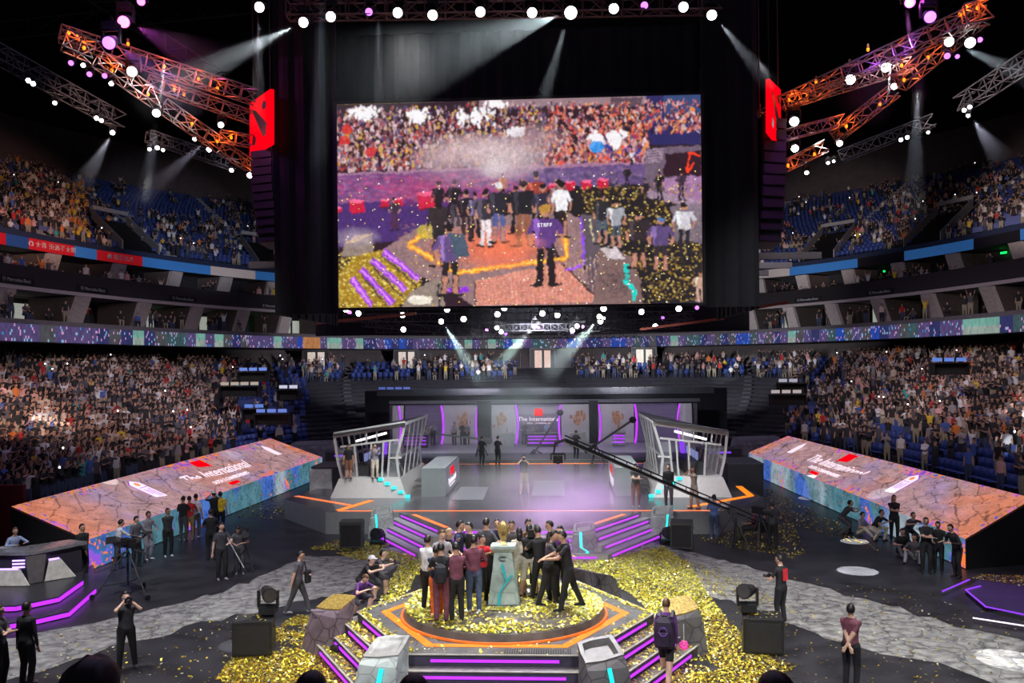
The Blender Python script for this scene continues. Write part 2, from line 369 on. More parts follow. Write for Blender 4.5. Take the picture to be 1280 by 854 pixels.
# crowd prototypes: light meshes with a colour attribute, shared by all their copies
CROWD_MAT = attr_mat('crowd_cloth', 0, .85)
CROWD_COLS = [('black', (.018, .018, .022)), ('black', (.03, .03, .036)), ('dark grey', (.09, .085, .10)), ('white', (.74, .74, .76)), ('cream', (.6, .5, .42)), ('grey', (.3, .3, .33)),
              ('red', (.5, .03, .035)), ('blue', (.07, .14, .45)), ('pink', (.7, .38, .36)), ('yellow', (.7, .5, .05)), ('orange', (.75, .22, .05)), ('teal', (.05, .35, .35))]
CROWD_W = [.34, .20, .12, .13, .04, .05, .03, .025, .03, .013, .012, .01]
CROWD_POSES = ['stand', 'clap', 'armsup', 'phone', 'sit', 'crossed']
POSE_WORD = dict(stand='standing', clap='clapping', armsup='with arms raised', phone='with phone up', sit='sitting', crossed='with arms crossed')
protos = {}
protos_lo = {}
def store_proto(dct, pz, me, tags):
    n = len(me.vertices); co = np.empty(n*3, dtype=np.float32); me.vertices.foreach_get('co', co); co = co.reshape(-1, 3)
    me.calc_loop_triangles(); nt_ = len(me.loop_triangles); tri = np.empty(nt_*3, dtype=np.int32); me.loop_triangles.foreach_get('vertices', tri)
    pi = np.empty(nt_, dtype=np.int32); me.loop_triangles.foreach_get('polygon_index', pi)
    dct[pz] = (co.astype(float), tri.reshape(-1, 3), tags[pi])
def dec_obj(me):
    global _do
    o = link('tmp_dec', me.copy()); q = o.modifiers.new('d', 'DECIMATE'); q.ratio = .42; ev = o.evaluated_get(bpy.context.evaluated_depsgraph_get()); _dels.append(o); return ev
_dels = []
def crowd_geometry():
    for pz in CROWD_POSES:
        mb, T, H, caps = body_mesh(POSES[pz], 1.08, .02)
        caps = [c for c in caps]
        mb.ell(H @ Vector((0, .012, .135)), (.088, .10, .11), 10, 8, mtx=H.to_3x3())
        me = remesh(mb, .034, 1, .13)
        tags, hl = face_tags(me, T, H, caps, .7 if pz != 'crossed' else 2, 1.0, .02)
        c = hl; hairf = (np.linalg.norm(c-np.array([0, .01, .13]), axis=1) < .15) & ((c[:, 2] > .155) | ((c[:, 1] > .01) & (c[:, 2] > .05)))
        tags = np.where(hairf, 4, tags)
        store_proto(protos, pz, me, tags)
        me2 = bpy.data.meshes.new_from_object(dec_obj(me)) ; t2, h2 = face_tags(me2, T, H, caps, .7 if pz != 'crossed' else 2, 1.0, .02); hf = (np.linalg.norm(h2-np.array([0, .01, .13]), axis=1) < .15) & ((h2[:, 2] > .155) | ((h2[:, 1] > .01) & (h2[:, 2] > .05))); store_proto(protos_lo, pz, me2, np.where(hf, 4, t2)); bpy.data.meshes.remove(me)
crowd_geometry()
for o in _dels: bpy.data.objects.remove(o)
SKC = np.array([.52, .31, .22]); 
def crowd_colors(tags, ci, leg):
    pal = np.array([SKC, CROWD_COLS[ci][1], leg, (.05, .05, .05), (.014, .012, .012)]); return pal[tags]
_cm = {}
def crowd_mesh(pz, ci, li):
    k = (pz, ci, li)
    if k not in _cm:
        co, tri, tg = protos[pz]; _cm[k] = fast_mesh('spectator', co, tri, CROWD_MAT, crowd_colors(tg, ci, LEGC[li]))
    return _cm[k]
LEGC = [(.02, .02, .03), (.05, .07, .14), (.3, .27, .2)]
# ------------------------------------------------------------------ arena shell
CYR = 30.0
def sell(a, b, n, phi, cx=0.0):
    c, s = math.cos(phi), math.sin(phi)
    return (cx+a*math.copysign(abs(c)**(2/n), c), CYR+b*math.copysign(abs(s)**(2/n), s))
def Sz(z):
    return float(np.interp(z, [6.5, 8.2, 9.35, 13.35, 22.3], [1.25, 1.35, 1.37, 1.45, 1.7]))
def bp3(a, b, n, ph, z, S=None):
    """point of the bowl at ring angle ph (radians); rings grow outward and upward with their height"""
    S = Sz(z) if S is None else S; x, y = sell(a, b, n, ph); return (CX0+S*(x-CX0), S*y, EYE+S*(z-EYE))
def sweep(prof, phi0=-30, phi1=210, seg=200, m=0, mb=None, n=2.35):
    """prof: list of (a, b, z); swept round the bowl"""
    mb = mb or MB(); K = len(prof); vs = []; fs = []
    for i in range(seg+1):
        ph = R(phi0+(phi1-phi0)*i/seg)
        for a, b, z in prof: vs.append(bp3(a, b, n, ph, z))
    for i in range(seg):
        for k in range(K-1): fs.append((i*K+k, (i+1)*K+k, (i+1)*K+k+1, i*K+k+1))
    mb.add(vs, fs, m); return mb
floor_m = mat('black_stage_floor', (.030, .030, .034), .42, 0, vary=.5, scale=1.2)
f = MB(); f.quad((-90, -30, 0), (90, -30, 0), (90, 150, 0), (-90, 150, 0)); struct(f.build('floor', floor_m))
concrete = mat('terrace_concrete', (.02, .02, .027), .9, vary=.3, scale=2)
wallm = mat('concourse_wall', (.23, .20, .20), .9, vary=.12, scale=.6)
upwall = mat('upper_wall', (.075, .055, .065), .95, vary=.2, scale=.4)
# lower terrace rows
NL = 18
def lower_row(k):
    t = k/(NL-1); return (19.5+t*10.5, 38.5+t*11.0, 1.2+t*5.3, 4.2-1.6*t)
def rowp(rowf, k, ph, da=0.0):
    a, b, z, n = rowf(k); S = 1+.25*k/(NL-1) if rowf is lower_row else None
    return bp3(a+da, b+da, n, ph, z, S)
def terrace(name, rowf, N, phi0, phi1, mt, seg=150):
    mb = MB(); K = 2*N; vs = []; fs = []
    for i in range(seg+1):
        ph = R(phi0+(phi1-phi0)*i/seg)
        for k in range(N):
            a, b, z, n = rowf(k); x, y, z1 = rowp(rowf, k, ph); zp = rowp(rowf, k-1, ph)[2] if k else 0
            vs += [(x, y, zp), (x, y, z1)]
    x2 = []
    for i in range(seg):
        for k in range(K-1): fs.append((i*K+k, (i+1)*K+k, (i+1)*K+k+1, i*K+k+1))
    mb.add(vs, fs); return struct(mb.build(name, mt))
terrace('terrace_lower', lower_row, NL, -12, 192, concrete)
NU = 24
def upper_row(k):
    t = k/(NU-1); return (29.3+t*16, 47+t*17, 14.3+t*8.0, 2.3)
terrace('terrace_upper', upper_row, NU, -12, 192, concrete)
# walls
struct(sweep([(31.2, 50.6, 6.4), (31.2, 50.6, 9.4)], n=2.6).build('wall_concourse', wallm))
struct(sweep([(46.3, 65, 22.0), (46.3, 65, 26.5)], n=2.3).build('wall_upper', mat('upper_wall_panels', (.11, .085, .09), .9, vary=.15, scale=.7)))
struct(sweep([(46.4, 65.1, 26.5), (47, 66, 29)], n=2.3).build('wall_roof_edge', mat('roof_edge_dark', (.012, .011, .014), .95)))
c = MB(); c.quad((-110, -30, 43), (-110, 190, 43), (110, 190, 43), (110, -30, 43)); struct(c.build('ceiling', mat('roof_deck_dark', (.012, .011, .014), .95)))
# roof girders of the hall (dim)
for k, (p, q) in enumerate([((-42, 40, 29), (-8, 46, 31)), ((-42, 58, 29), (-10, 62, 33)), ((42, 40, 30), (10, 46, 31)), ((44, 56, 30), (12, 60, 34)), ((-30, 34, 30), (-26, 74, 30)), ((31, 34, 30), (27, 74, 30))]):
    p, q = [Vector((CX0+1.45*(v[0]-CX0), 1.45*v[1], EYE+1.45*(v[2]-EYE))) for v in (p, q)]; mb = MB(); n = 14
    for z in (0, 1.8): mb.bar(p+Vector((0, 0, z)), q+Vector((0, 0, z)), .16)
    for i in range(n):
        a = p.lerp(q, i/n); b = p.lerp(q, (i+1)/n); mb.bar(a, b+Vector((0, 0, 1.8)), .09); mb.bar(b, b+Vector((0, 0, 1.8)), .09)
    struct(mb.build('trim_roof_girder_%d' % (k+1), mat('girder_steel', (.10, .09, .10), .7)))
# slabs: soffits + floors of the suite levels (trim), dark parapets
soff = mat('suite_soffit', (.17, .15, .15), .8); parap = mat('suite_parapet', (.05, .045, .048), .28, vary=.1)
struct(sweep([(31.2, 50.6, 8.25), (25.6, 46.6, 8.25)], n=2.4).build('trim_ribbon_soffit', mat('dark_soffit', (.06, .06, .065), .8)))
struct(sweep([(25.2, 46.2, 9.1), (25.2, 46.2, 9.35), (31, 51, 9.35)], n=2.4).build('trim_lower_suite_floor', mat('lower_suite_floor', (.16, .15, .16), .7)))
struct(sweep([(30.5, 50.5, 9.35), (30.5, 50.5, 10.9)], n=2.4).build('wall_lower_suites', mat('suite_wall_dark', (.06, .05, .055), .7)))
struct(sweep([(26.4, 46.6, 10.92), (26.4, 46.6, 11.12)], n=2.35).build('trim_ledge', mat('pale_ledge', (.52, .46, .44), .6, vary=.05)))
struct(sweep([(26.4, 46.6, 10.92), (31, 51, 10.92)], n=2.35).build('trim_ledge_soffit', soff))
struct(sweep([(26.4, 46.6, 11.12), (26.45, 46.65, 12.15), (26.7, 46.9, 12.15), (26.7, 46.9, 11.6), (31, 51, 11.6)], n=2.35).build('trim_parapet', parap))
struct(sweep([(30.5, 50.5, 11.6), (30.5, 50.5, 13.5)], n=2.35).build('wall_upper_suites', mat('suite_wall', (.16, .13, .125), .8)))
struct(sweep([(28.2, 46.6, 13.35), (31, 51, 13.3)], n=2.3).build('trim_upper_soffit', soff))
struct(sweep([(28.45, 46.7, 14.0), (28.45, 46.7, 14.32), (29.4, 47.3, 14.32)], n=2.3).build('trim_upper_front', mat('upper_front_blue', (.03, .045, .10), .7)))
# pale slanted fins of the suites + back windows + exit signs
finm = mat('pale_fin', (.50, .45, .43), .7)
def ring_pt(a, b, n, phi, z): return Vector(bp3(a, b, n, R(phi), z))
fins = MB(); k = 0
for phi in list(range(8, 62, 7))+list(range(119, 176, 7)):
    for (z0, z1, ai, bi, nn, sl) in ((11.6, 13.25, 28.3, 47.0, 2.35, 1.3), (9.35, 10.9, 26.7, 47.0, 2.4, .5)):
        mb = MB(); t = .16
        a0 = ring_pt(ai, bi, nn, phi, z0); a1 = ring_pt(ai+1.2+sl*0, bi+1.2, nn, phi+.4, z1)
        tang = (ring_pt(ai, bi, nn, phi+1, z0)-ring_pt(ai, bi, nn, phi-1, z0)).normalized(); out = Vector((-tang.y, tang.x, 0)) if phi else Vector((1, 0, 0))
        if out.dot(a0-Vector((0, CYR, 0))) < 0: out = -out
        w = .7
        a0 = ring_pt(ai, bi, nn, phi, z0); hz = ring_pt(ai, bi, nn, phi, z1).z-a0.z-.05; pts = [a0+out*1.0, a0+out*4.6, a0+out*4.6+Vector((0, 0, hz)), a0+out*.1+Vector((0, 0, hz))]
        mb.add([p+tang*w for p in pts]+[p-tang*w for p in pts], [(0,1,2,3),(7,6,5,4),(0,4,5,1),(1,5,6,2),(2,6,7,3),(3,7,4,0)])
        fo_ = struct(mb.build('trim_suite_wall_%d' % (k+1), mat('suite_side_wall', (.10, .075, .07), .85))); q_ = MB(); q_.rings([[p-out*.06+tang*w for p in (pts[0], pts[3])]+[p-out*.06-tang*w for p in (pts[3], pts[0])], [p+out*.3+tang*w*1.02 for p in (pts[0], pts[3])]+[p+out*.3-tang*w*1.02 for p in (pts[3], pts[0])]]); struct(q_.build('pale_fin', finm, fo_)); k += 1
winm = mat('lit_suite_window', (.3, .32, .3), .3, 0, (.75, .8, .7), .35)
wk = 0
for phi in (24.5, 38.5, 52, 128, 142, 149, 163):
    for (z0, nn, a, b) in ((12.0, 2.35, 30.4, 50.4), (9.6, 2.4, 30.4, 50.4)):
        if (wk % 3) == 2 and z0 > 11: wk += 1; continue
        mb = MB(); fr = MB(); w = 1.6
        c0 = ring_pt(a, b, nn, phi, z0); tg = (ring_pt(a, b, nn, phi+1, z0)-ring_pt(a, b, nn, phi-1, z0)).normalized(); inn = Vector((-tg.y, tg.x, 0))
        if inn.dot(c0-Vector((0, CYR, 0))) > 0: inn = -inn
        root = struct(link('window_%d' % (wk+1), None)); root['kind'] = 'structure'
        for j in range(3):
            p = c0+tg*(j-1)*w+inn*.06; mb.quad(p-tg*.68, p+tg*.68, p+tg*.68+Vector((0, 0, 1.4)), p-tg*.68+Vector((0, 0, 1.4)))
            fr.bar(p-tg*.75, p-tg*.75+Vector((0, 0, 1.45)), .12)
        struct(mb.build('window_pane', winm, root)); struct(fr.build('window_frame', BLACK, root))
        wk += 1
for i, (phi, z, nn) in enumerate([(24, 13.1, 2.35), (38, 13.1, 2.35), (52, 13.1, 2.35), (128, 13.1, 2.35), (142, 13.1, 2.35), (156, 13.1, 2.35), (31, 10.7, 2.4), (45, 10.7, 2.4), (135, 10.7, 2.4), (149, 10.7, 2.4)]):
    c0 = ring_pt(29.5, 49.5, nn, phi, z)
    MBx = MB().box((0, 0, 0), (.7, .12, .22)).box((0, 0, .16), (.08, .06, .14))
    t = thing('exit_sign', 'green lit exit sign under the %s suite soffit, %s on the %s side' % ('upper' if z > 12 else 'lower', ['first', 'second', 'third', 'first', 'second', 'third', 'first', 'second', 'first', 'second'][i], 'right' if phi < 90 else 'left'), 'sign', c0, R(phi-90), 'green exit signs')
    MBx.build('housing', BLACK, t); MB().box((0, -.07, 0), (.6, .02, .16)).box((0, .07, 0), (.6, .02, .16)).build('lit_face', GREENS, t)
# concourse doors in the far wall
for i, px in enumerate((508, 678, 805, 866+3, 395)):
    if i == 3: continue
    p = D(px, 452, 97.5 if i != 4 else 93); p.z = 6.4
    ph = math.degrees(math.atan2(p.y-37.5, p.x)); t = link('door_%d' % (i+1), None, None, p, R(ph-90)*.4); t['kind'] = 'structure'
    struct(MB().box((0, -.05, 1.05), (2.6, .2, 2.1)).build('door_opening', BLACK, t))
    struct(MB().box((-.45, -.2, 1.0), (.8, .08, 1.9)).box((.55, -.2, 1.0), (.7, .08, 1.9)).build('door_leaf', mat('lit_doorway_%d' % i, (.5, .45, .4), .6, 0, (.9, .75, .65) if i != 1 else (1, .6, .45), .45), t))
    struct(MB().bar((-1.35, -.2, 2.15), (1.35, -.2, 2.15), .12).bar((-1.35, -.2, 0), (-1.35, -.2, 2.15), .12).bar((1.35, -.2, 0), (1.35, -.2, 2.15), .12).build('door_frame', DARK, t))
# vertical panel joints on the concourse wall
for i in range(26):
    ph = 40+i*4.0; a = ring_pt(31.1, 50.5, 2.6, ph, 6.5)
    struct(MB().box((0, 0, .85), (.06, .08, 1.75), R(ph-90)).build('trim_wall_joint_%d' % (i+1), DARK, None, a))
# black end wall in front of the far terrace and drape behind the backdrop
struct(MB().box((0, 68.3, 2.45), (28, .4, 4.9)).build('wall_end_drape', mat('end_drape_black', (.012, .013, .018), .9)))
struct(MB().box((0, 68.0, 4.75), (26, .12, .5)).build('trim_end_rail', mat('end_rail_grey', (.07, .075, .09), .6)))

# ---------------- LED ribbon and fascia banners
def ribbon(name, label, a, b, n, z0, z1, phi0, phi1, seg, rows, colf, emis, cat, group=None):
    vs = []; cols = []; fs = []
    for i in range(seg+1):
        ph = phi0+(phi1-phi0)*i/seg
        for r in range(rows+1):
            vs.append(bp3(a, b, n, R(ph), z0+(z1-z0)*r/rows))
    for i in range(seg):
        for r in range(rows):
            K = rows+1; fs.append((i*K+r, (i+1)*K+r, (i+1)*K+r+1, i*K+r+1)); cols.append(colf(phi0+(phi1-phi0)*(i+.5)/seg, (r+.5)/rows))
    me = fast_mesh(name, np.array(vs), np.array(fs), attr_mat(name+'_led', emis), np.array(cols))
    return tag(link(name, me), label, cat, group)
_h = lambda *k: random.Random(str(k)).random()
def ribcol(ph, v):
    seg = int(ph*2.2); h = _h('s', seg//3); f1 = .4+.4*_h('f', int(ph*5), int(v*3))+.2*_h('e', int(ph*16), int(v*6)); f2 = _h('g', int(ph*14), int(v*6))
    base = (.03, .035, .14)
    if h < .11: base = (.20, .45, .38) if v > .45 else (.34, .42, .38)
    elif h < .36: base = (.10, .07, .20)
    elif h < .52: base = (.08, .08, .09)
    elif h < .66: base = (.05, .10, .11)
    elif h < .84: base = (.02, .07, .42)
    s = .35+.9*f1
    c = np.array(base)*s
    if f2 > .9 and h >= .11: c = np.array([(.55, .4, .8), (.05, .35, .9), (.75, .4, .75), (.3, .6, .9)][int(f1*3.99)])*.9
    if abs(ph-131) < 1.6: c = np.array((.9, .35, .1))*.8*f1+.02
    return np.clip(c, 0, 1)
ribbon('led_ribbon', 'thin LED ribbon screen with violet and blue graphics running round the bowl front', 25.15, 46.15, 2.4, 8.25, 9.1, 5, 175, 1500, 6, ribcol, .75, 'screen')
struct(sweep([(25.3, 46.3, 8.2), (25.3, 46.3, 9.15)], n=2.4).build('trim_ribbon_backing', BLACK))
# upper fascia banners: each coloured length is one banner
def phi_of_px(px, py, a, b, n, z):
    best = None
    for i in range(0, 3600):
        ph = i*.05; x, y, z_ = bp3(a, b, n, R(ph), z); u, v, d = proj(x, y, z_)
        if d > 5:
            e = abs(u-px)
            if (px < 640) == (ph > 90) and (best is None or e < best[0]): best = (e, ph)
    return best[1]
FA = (28.4, 46.7, 2.3)
def fascia(px0, px1, name, col, label, cat, emis=.0, txt=None, group=None):
    p0 = phi_of_px(px0, 0, *FA, 13.9) if px0 > -50 else 176; p1 = phi_of_px(px1, 0, *FA, 13.9) if px1 < 1330 else 4
    seg = 24; mb = MB(); vs = []
    for i in range(seg+1):
        ph = R(p0+(p1-p0)*i/seg); vs += [bp3(*FA, ph, 13.35), bp3(*FA, ph, 14.0), bp3(FA[0]+.12, FA[1]+.12, FA[2], ph, 14.0), bp3(FA[0]+.12, FA[1]+.12, FA[2], ph, 13.35)]
    fs = []
    for i in range(seg):
        for k in range(4): fs.append((i*4+k, i*4+(k+1) % 4, (i+1)*4+(k+1) % 4, (i+1)*4+k))
    fs += [(0, 1, 2, 3), (seg*4+3, seg*4+2, seg*4+1, seg*4)]
    mb.add(vs, fs); o = mb.build(name, mat('banner_'+name+('_lit' if emis else ''), col, .5, 0, col if emis else None, emis, vary=.05))
    tag(o, label, cat, group)
    if txt:
        pm = (p0+p1)/2; a = ring_pt(*FA, pm-.8, 13.67); b = ring_pt(*FA, pm+.8, 13.67); c = ring_pt(FA[0]-.06, FA[1]-.06, FA[2], pm, 13.66)
        xd = (a-b) if (a-b).dot(Vector((math.cos(YAW), math.sin(YAW), 0))) > 0 else (b-a)
        lettering(txt, .62, WHITE, o, c, xd, (0, 0, 1), .01)
    return o
blue = (.045, .20, .55); red = (.62, .012, .02)
fascia(-60, 7, 'red_banner', red, 'red fascia banner cut off by the left edge of the view', 'banner', .25)
fascia(7, 36, 'blue_banner', (.03, .10, .32), 'dark blue fascia strip between the two leftmost red banners', 'banner', .12)
fascia(36, 93, 'red_banner', red, 'red fascia banner with white ring emblem and characters, upper left', 'banner', .4, '◎ 大连 汾酒王大都')
fascia(93, 121, 'blue_banner_bright', blue, 'short bright blue fascia strip between two red banners', 'banner', .25)
fascia(121, 178, 'red_banner', red, 'red fascia banner with round white emblem and four characters, nearer the big screen', 'banner', .4, '◉ 霸蒙鸡古')
fascia(178, 263, 'blue_banner_bright', blue, 'long blue fascia strip left of the white fascia strip', 'banner', .25)
fascia(263, 319, 'white_banner', (.5, .43, .42), 'white fascia strip on the left side of the bowl', 'banner', .25)
fascia(319, 349, 'blue_banner_bright', blue, 'short blue fascia strip beside the left black drape', 'banner', .25)
fascia(946, 987, 'white_banner', (.5, .43, .42), 'white fascia strip on the right side of the bowl', 'banner', .25)
fascia(987, 1072, 'blue_banner_bright', blue, 'blue fascia strip right of the black drape beside the white strip', 'banner', .18)
fascia(1072, 1130, 'dark_banner', (.02, .02, .028), 'dark unlit fascia strip between two blue lengths on the right', 'banner')
fascia(1130, 1217, 'blue_banner_bright', blue, 'long blue fascia strip on the right side under the crowd', 'banner', .18)
fascia(1217, 1275, 'dark_banner', (.02, .02, .028), 'dark unlit fascia strip near the right edge of the view', 'banner')
fascia(1275, 1400, 'blue_banner_bright', blue, 'blue fascia strip cut off by the right edge of the view', 'banner', .18)
for i, (px, py) in enumerate([(115, 372), (228, 384), (340, 393), (20, 355), (1100, 372), (1010, 382)]):
    ph = phi_of_px(px, py, 26.35, 46.55, 2.35, 11.4)
    c = ring_pt(26.3, 46.5, 2.35, ph, 11.35); a = ring_pt(26.3, 46.5, 2.35, ph-.8, 11.35); b = ring_pt(26.3, 46.5, 2.35, ph+.8, 11.35)
    xd = (a-b) if (a-b).dot(Vector((1, 0, 0))) > 0 else (b-a)
    nrm = xd.cross(Vector((0, 0, 1))).normalized(); inward = Vector((0, 45, 11))-c
    if nrm.dot(inward) < 0: nrm = -nrm
    t = thing('parapet_sign', 'small dark parapet sign with pale lettering, %s' % ['beside the step in the left ledge', 'midway along the left parapet', 'left parapet next to the black drape', 'leftmost along the parapet', 'midway along the right parapet', 'right parapet next to the drape'][i], 'sign', c, math.atan2(xd.y, xd.x), 'parapet signs')
    MB().box((0, 0, 0), (3.6, .04, .5)).build('sign_plate', BLACK, t)
    lettering('⊛ Mercedes-Benz', .38, LIGHT, t, (0, -.03, 0), (1, 0, 0), (0, 0, 1), .004)

# ---------------- stone path laid on the floor (two arms)
pathm = bpy.data.materials.new('cracked_stone_path'); pathm.use_nodes = True; nt = pathm.node_tree; b = nt.nodes['Principled BSDF']
tc = nt.nodes.new('ShaderNodeTexCoord'); vo = nt.nodes.new('ShaderNodeTexVoronoi'); vo.feature = 'DISTANCE_TO_EDGE'; vo.inputs['Scale'].default_value = 1.15
ns = nt.nodes.new('ShaderNodeTexNoise'); ns.inputs['Scale'].default_value = 3.5; ns.inputs['Detail'].default_value = 6
mx = nt.nodes.new('ShaderNodeVectorMath'); mx.operation = 'ADD'; nt.links.new(tc.outputs['Object'], mx.inputs[0]); sc = nt.nodes.new('ShaderNodeVectorMath'); sc.operation = 'SCALE'; sc.inputs['Scale'].default_value = .5
nt.links.new(ns.outputs['Color'], sc.inputs[0]); nt.links.new(sc.outputs[0], mx.inputs[1]); nt.links.new(tc.outputs['Object'], ns.inputs['Vector']); nt.links.new(mx.outputs[0], vo.inputs['Vector'])
r1 = nt.nodes.new('ShaderNodeValToRGB'); r1.color_ramp.elements[0].color = (.10, .10, .11, 1); r1.color_ramp.elements[1].position = .045; r1.color_ramp.elements[1].color = (1, 1, 1, 1); nt.links.new(vo.outputs['Distance'], r1.inputs['Fac'])
r2 = nt.nodes.new('ShaderNodeValToRGB'); r2.color_ramp.elements[0].color = (.15, .145, .15, 1); r2.color_ramp.elements[0].position = .35; r2.color_ramp.elements[1].position = .68; r2.color_ramp.elements[1].color = (.40, .40, .37, 1); nt.links.new(ns.outputs['Fac'], r2.inputs['Fac'])
mm = nt.nodes.new('ShaderNodeMix'); mm.data_type = 'RGBA'; mm.blend_type = 'MULTIPLY'; mm.inputs['Factor'].default_value = .75
nt.links.new(r2.outputs['Color'], mm.inputs['A']); nt.links.new(r1.outputs['Color'], mm.inputs['B']); nt.links.new(mm.outputs['Result'], b.inputs['Base Color']); b.inputs['Roughness'].default_value = .7
def jag(pts, amp, step=.45):
    out = []
    for i in range(len(pts)-1):
        a, b = Vector(pts[i]), Vector(pts[i+1]); n = max(1, int((b-a).length/step))
        for k in range(n):
            p = a.lerp(b, k/n); out.append((p.x+random.uniform(-amp, amp)*.5, p.y+random.uniform(-amp, amp)))
    out.append(tuple(pts[-1])[:2]); return out
def gp(*l): return [(lambda v: (v.x, v.y))(G(x, y)) for x, y in l]
up = jag(gp((1330, 812), (1280, 800), (1170, 775), (1090, 752), (1000, 726), (930, 708), (860, 690), (800, 676)), .35)
lo = jag(gp((760, 712), (850, 738), (905, 748), (990, 783), (1080, 810), (1170, 832), (1245, 854), (1330, 885)), .35)
MB().prism(up+lo, .004, .012).build('stone_path', pathm)
tag(bpy.data.objects['stone_path'], 'pale cracked stone path crossing the right side of the black floor', 'path')
up = jag(gp((500, 684), (440, 693), (380, 697), (300, 733), (200, 762), (110, 782), (60, 790), (0, 797), (-60, 806)), .35)
lo = jag(gp((-60, 870), (0, 850), (60, 838), (130, 812), (190, 800), (250, 780), (370, 755), (450, 735), (520, 700)), .35)
o = MB().prism(up+lo, .004, .012).build('stone_path', pathm)
tag(o, 'pale cracked stone path crossing the left side of the black floor', 'path')

# ---------------- centre platform: hexagon, steps, LED strips
PC = Vector((-.05, 21.0, 0)); RH = 3.55; PZ = .95
def hexpts(r, c=PC): return [(c.x+r*math.cos(R(60*i)), c.y+r*math.sin(R(60*i))) for i in range(6)]
plat = thing('hexagonal_platform', 'low hexagonal stage platform with violet-lit steps on every side', 'platform', PC)
def loc6(r): return [(r*math.cos(R(60*i)), r*math.sin(R(60*i))) for i in range(6)]
deckm = mat('platform_deck', (.10, .10, .105), .45, vary=.3, scale=3); nosing = mat('step_nosing', (.42, .40, .36), .4, .3)
riser = mat('step_riser', (.045, .04, .07), .4); treadm = mat('step_tread', (.13, .12, .12), .6, vary=.3, scale=8)
MB().prism(loc6(RH), .72, PZ, 0, 1).build('deck', [riser, deckm], plat)
stp = MB(); nos = MB()
for k in range(3):
    r = RH+.36*(k+1); z = PZ-.235*(k+1); stp.prism(loc6(r), 0 if k == 2 else z-.235, z, 0, 1)
stp.build('step', [riser, treadm], plat)
for k in range(4):
    r = RH+.36*k-.03; z = PZ-.235*k+.004; L = loc6(r+.03)
    for i in range(6): nos.bar((*L[i], z), (*L[(i+1) % 6], z), .05, .02)
nos.build('step_nosing', nosing, plat)
for k in range(4):
    L = loc6(RH+.36*k+.012); z = PZ-.235*k-.12
    for i in range(6):
        a = Vector((*L[i], z)); b = Vector((*L[(i+1) % 6], z)); a, b = a.lerp(b, .13), b.lerp(a, .13)
        MB().bar(a, b, .02, .055).build('led_strip', PURPLE, plat)
# orange hexagon inlay
for i in range(6):
    a1, b1 = [Vector((*loc6(2.98)[j % 6], PZ+.008)) for j in (i, i+1)]; a2, b2 = [Vector((*loc6(2.76)[j % 6], PZ+.008)) for j in (i, i+1)]
    MB().quad(a1, a2, b2, b1).build('orange_led_inlay', ORANGE, plat)
# front vent louvres
v = MB()
for i in range(28): v.box((.2+i*.05, -2.83, PZ+.01), (.02, .3, .012))
v.build('vent_louvre', BLACK, plat)
disc = thing('round_riser', 'round raised disc strewn with gold confetti in the middle of the hexagonal platform', 'riser', (PC.x, PC.y, PZ))
dm = MB(); dm.cone((0, 0, 0), (0, 0, .2), 2.42, 2.36, 64); dm.build('disc', mat('disc_deck', (.12, .11, .10), .35, vary=.4, scale=2.5), disc)
dr = MB(); dr.cone((0, 0, .012), (0, 0, .05), 2.47, 2.46, 64); dr.build('edge_glow_strip', mat('orange_edge', (.5, .12, .02), .4, 0, (1, .16, .02), .45), disc)

# rock pylons at the corners
def rock_mat(name, c1, c2):
    if name in MATS: return MATS[name]
    m = mat(name, c1, .8, vary=.35, scale=2.2, bump=.5); nt = m.node_tree; b = nt.nodes['Principled BSDF']
    vo = nt.nodes.new('ShaderNodeTexVoronoi'); vo.feature = 'DISTANCE_TO_EDGE'; vo.inputs['Scale'].default_value = 2.6
    tc = nt.nodes.new('ShaderNodeTexCoord'); nt.links.new(tc.outputs['Object'], vo.inputs['Vector'])
    rp = nt.nodes.new('ShaderNodeValToRGB'); rp.color_ramp.elements[0].color = (*c2, 1); rp.color_ramp.elements[1].position = .05; rp.color_ramp.elements[1].color = (1, 1, 1, 1)
    nt.links.new(vo.outputs['Distance'], rp.inputs['Fac']); mx = nt.nodes.new('ShaderNodeMix'); mx.data_type = 'RGBA'; mx.blend_type = 'MULTIPLY'; mx.inputs['Factor'].default_value = 1
    src = b.inputs['Base Color'].links[0].from_socket; nt.links.new(src, mx.inputs['A']); nt.links.new(rp.outputs['Color'], mx.inputs['B']); nt.links.new(mx.outputs['Result'], b.inputs['Base Color'])
    return m
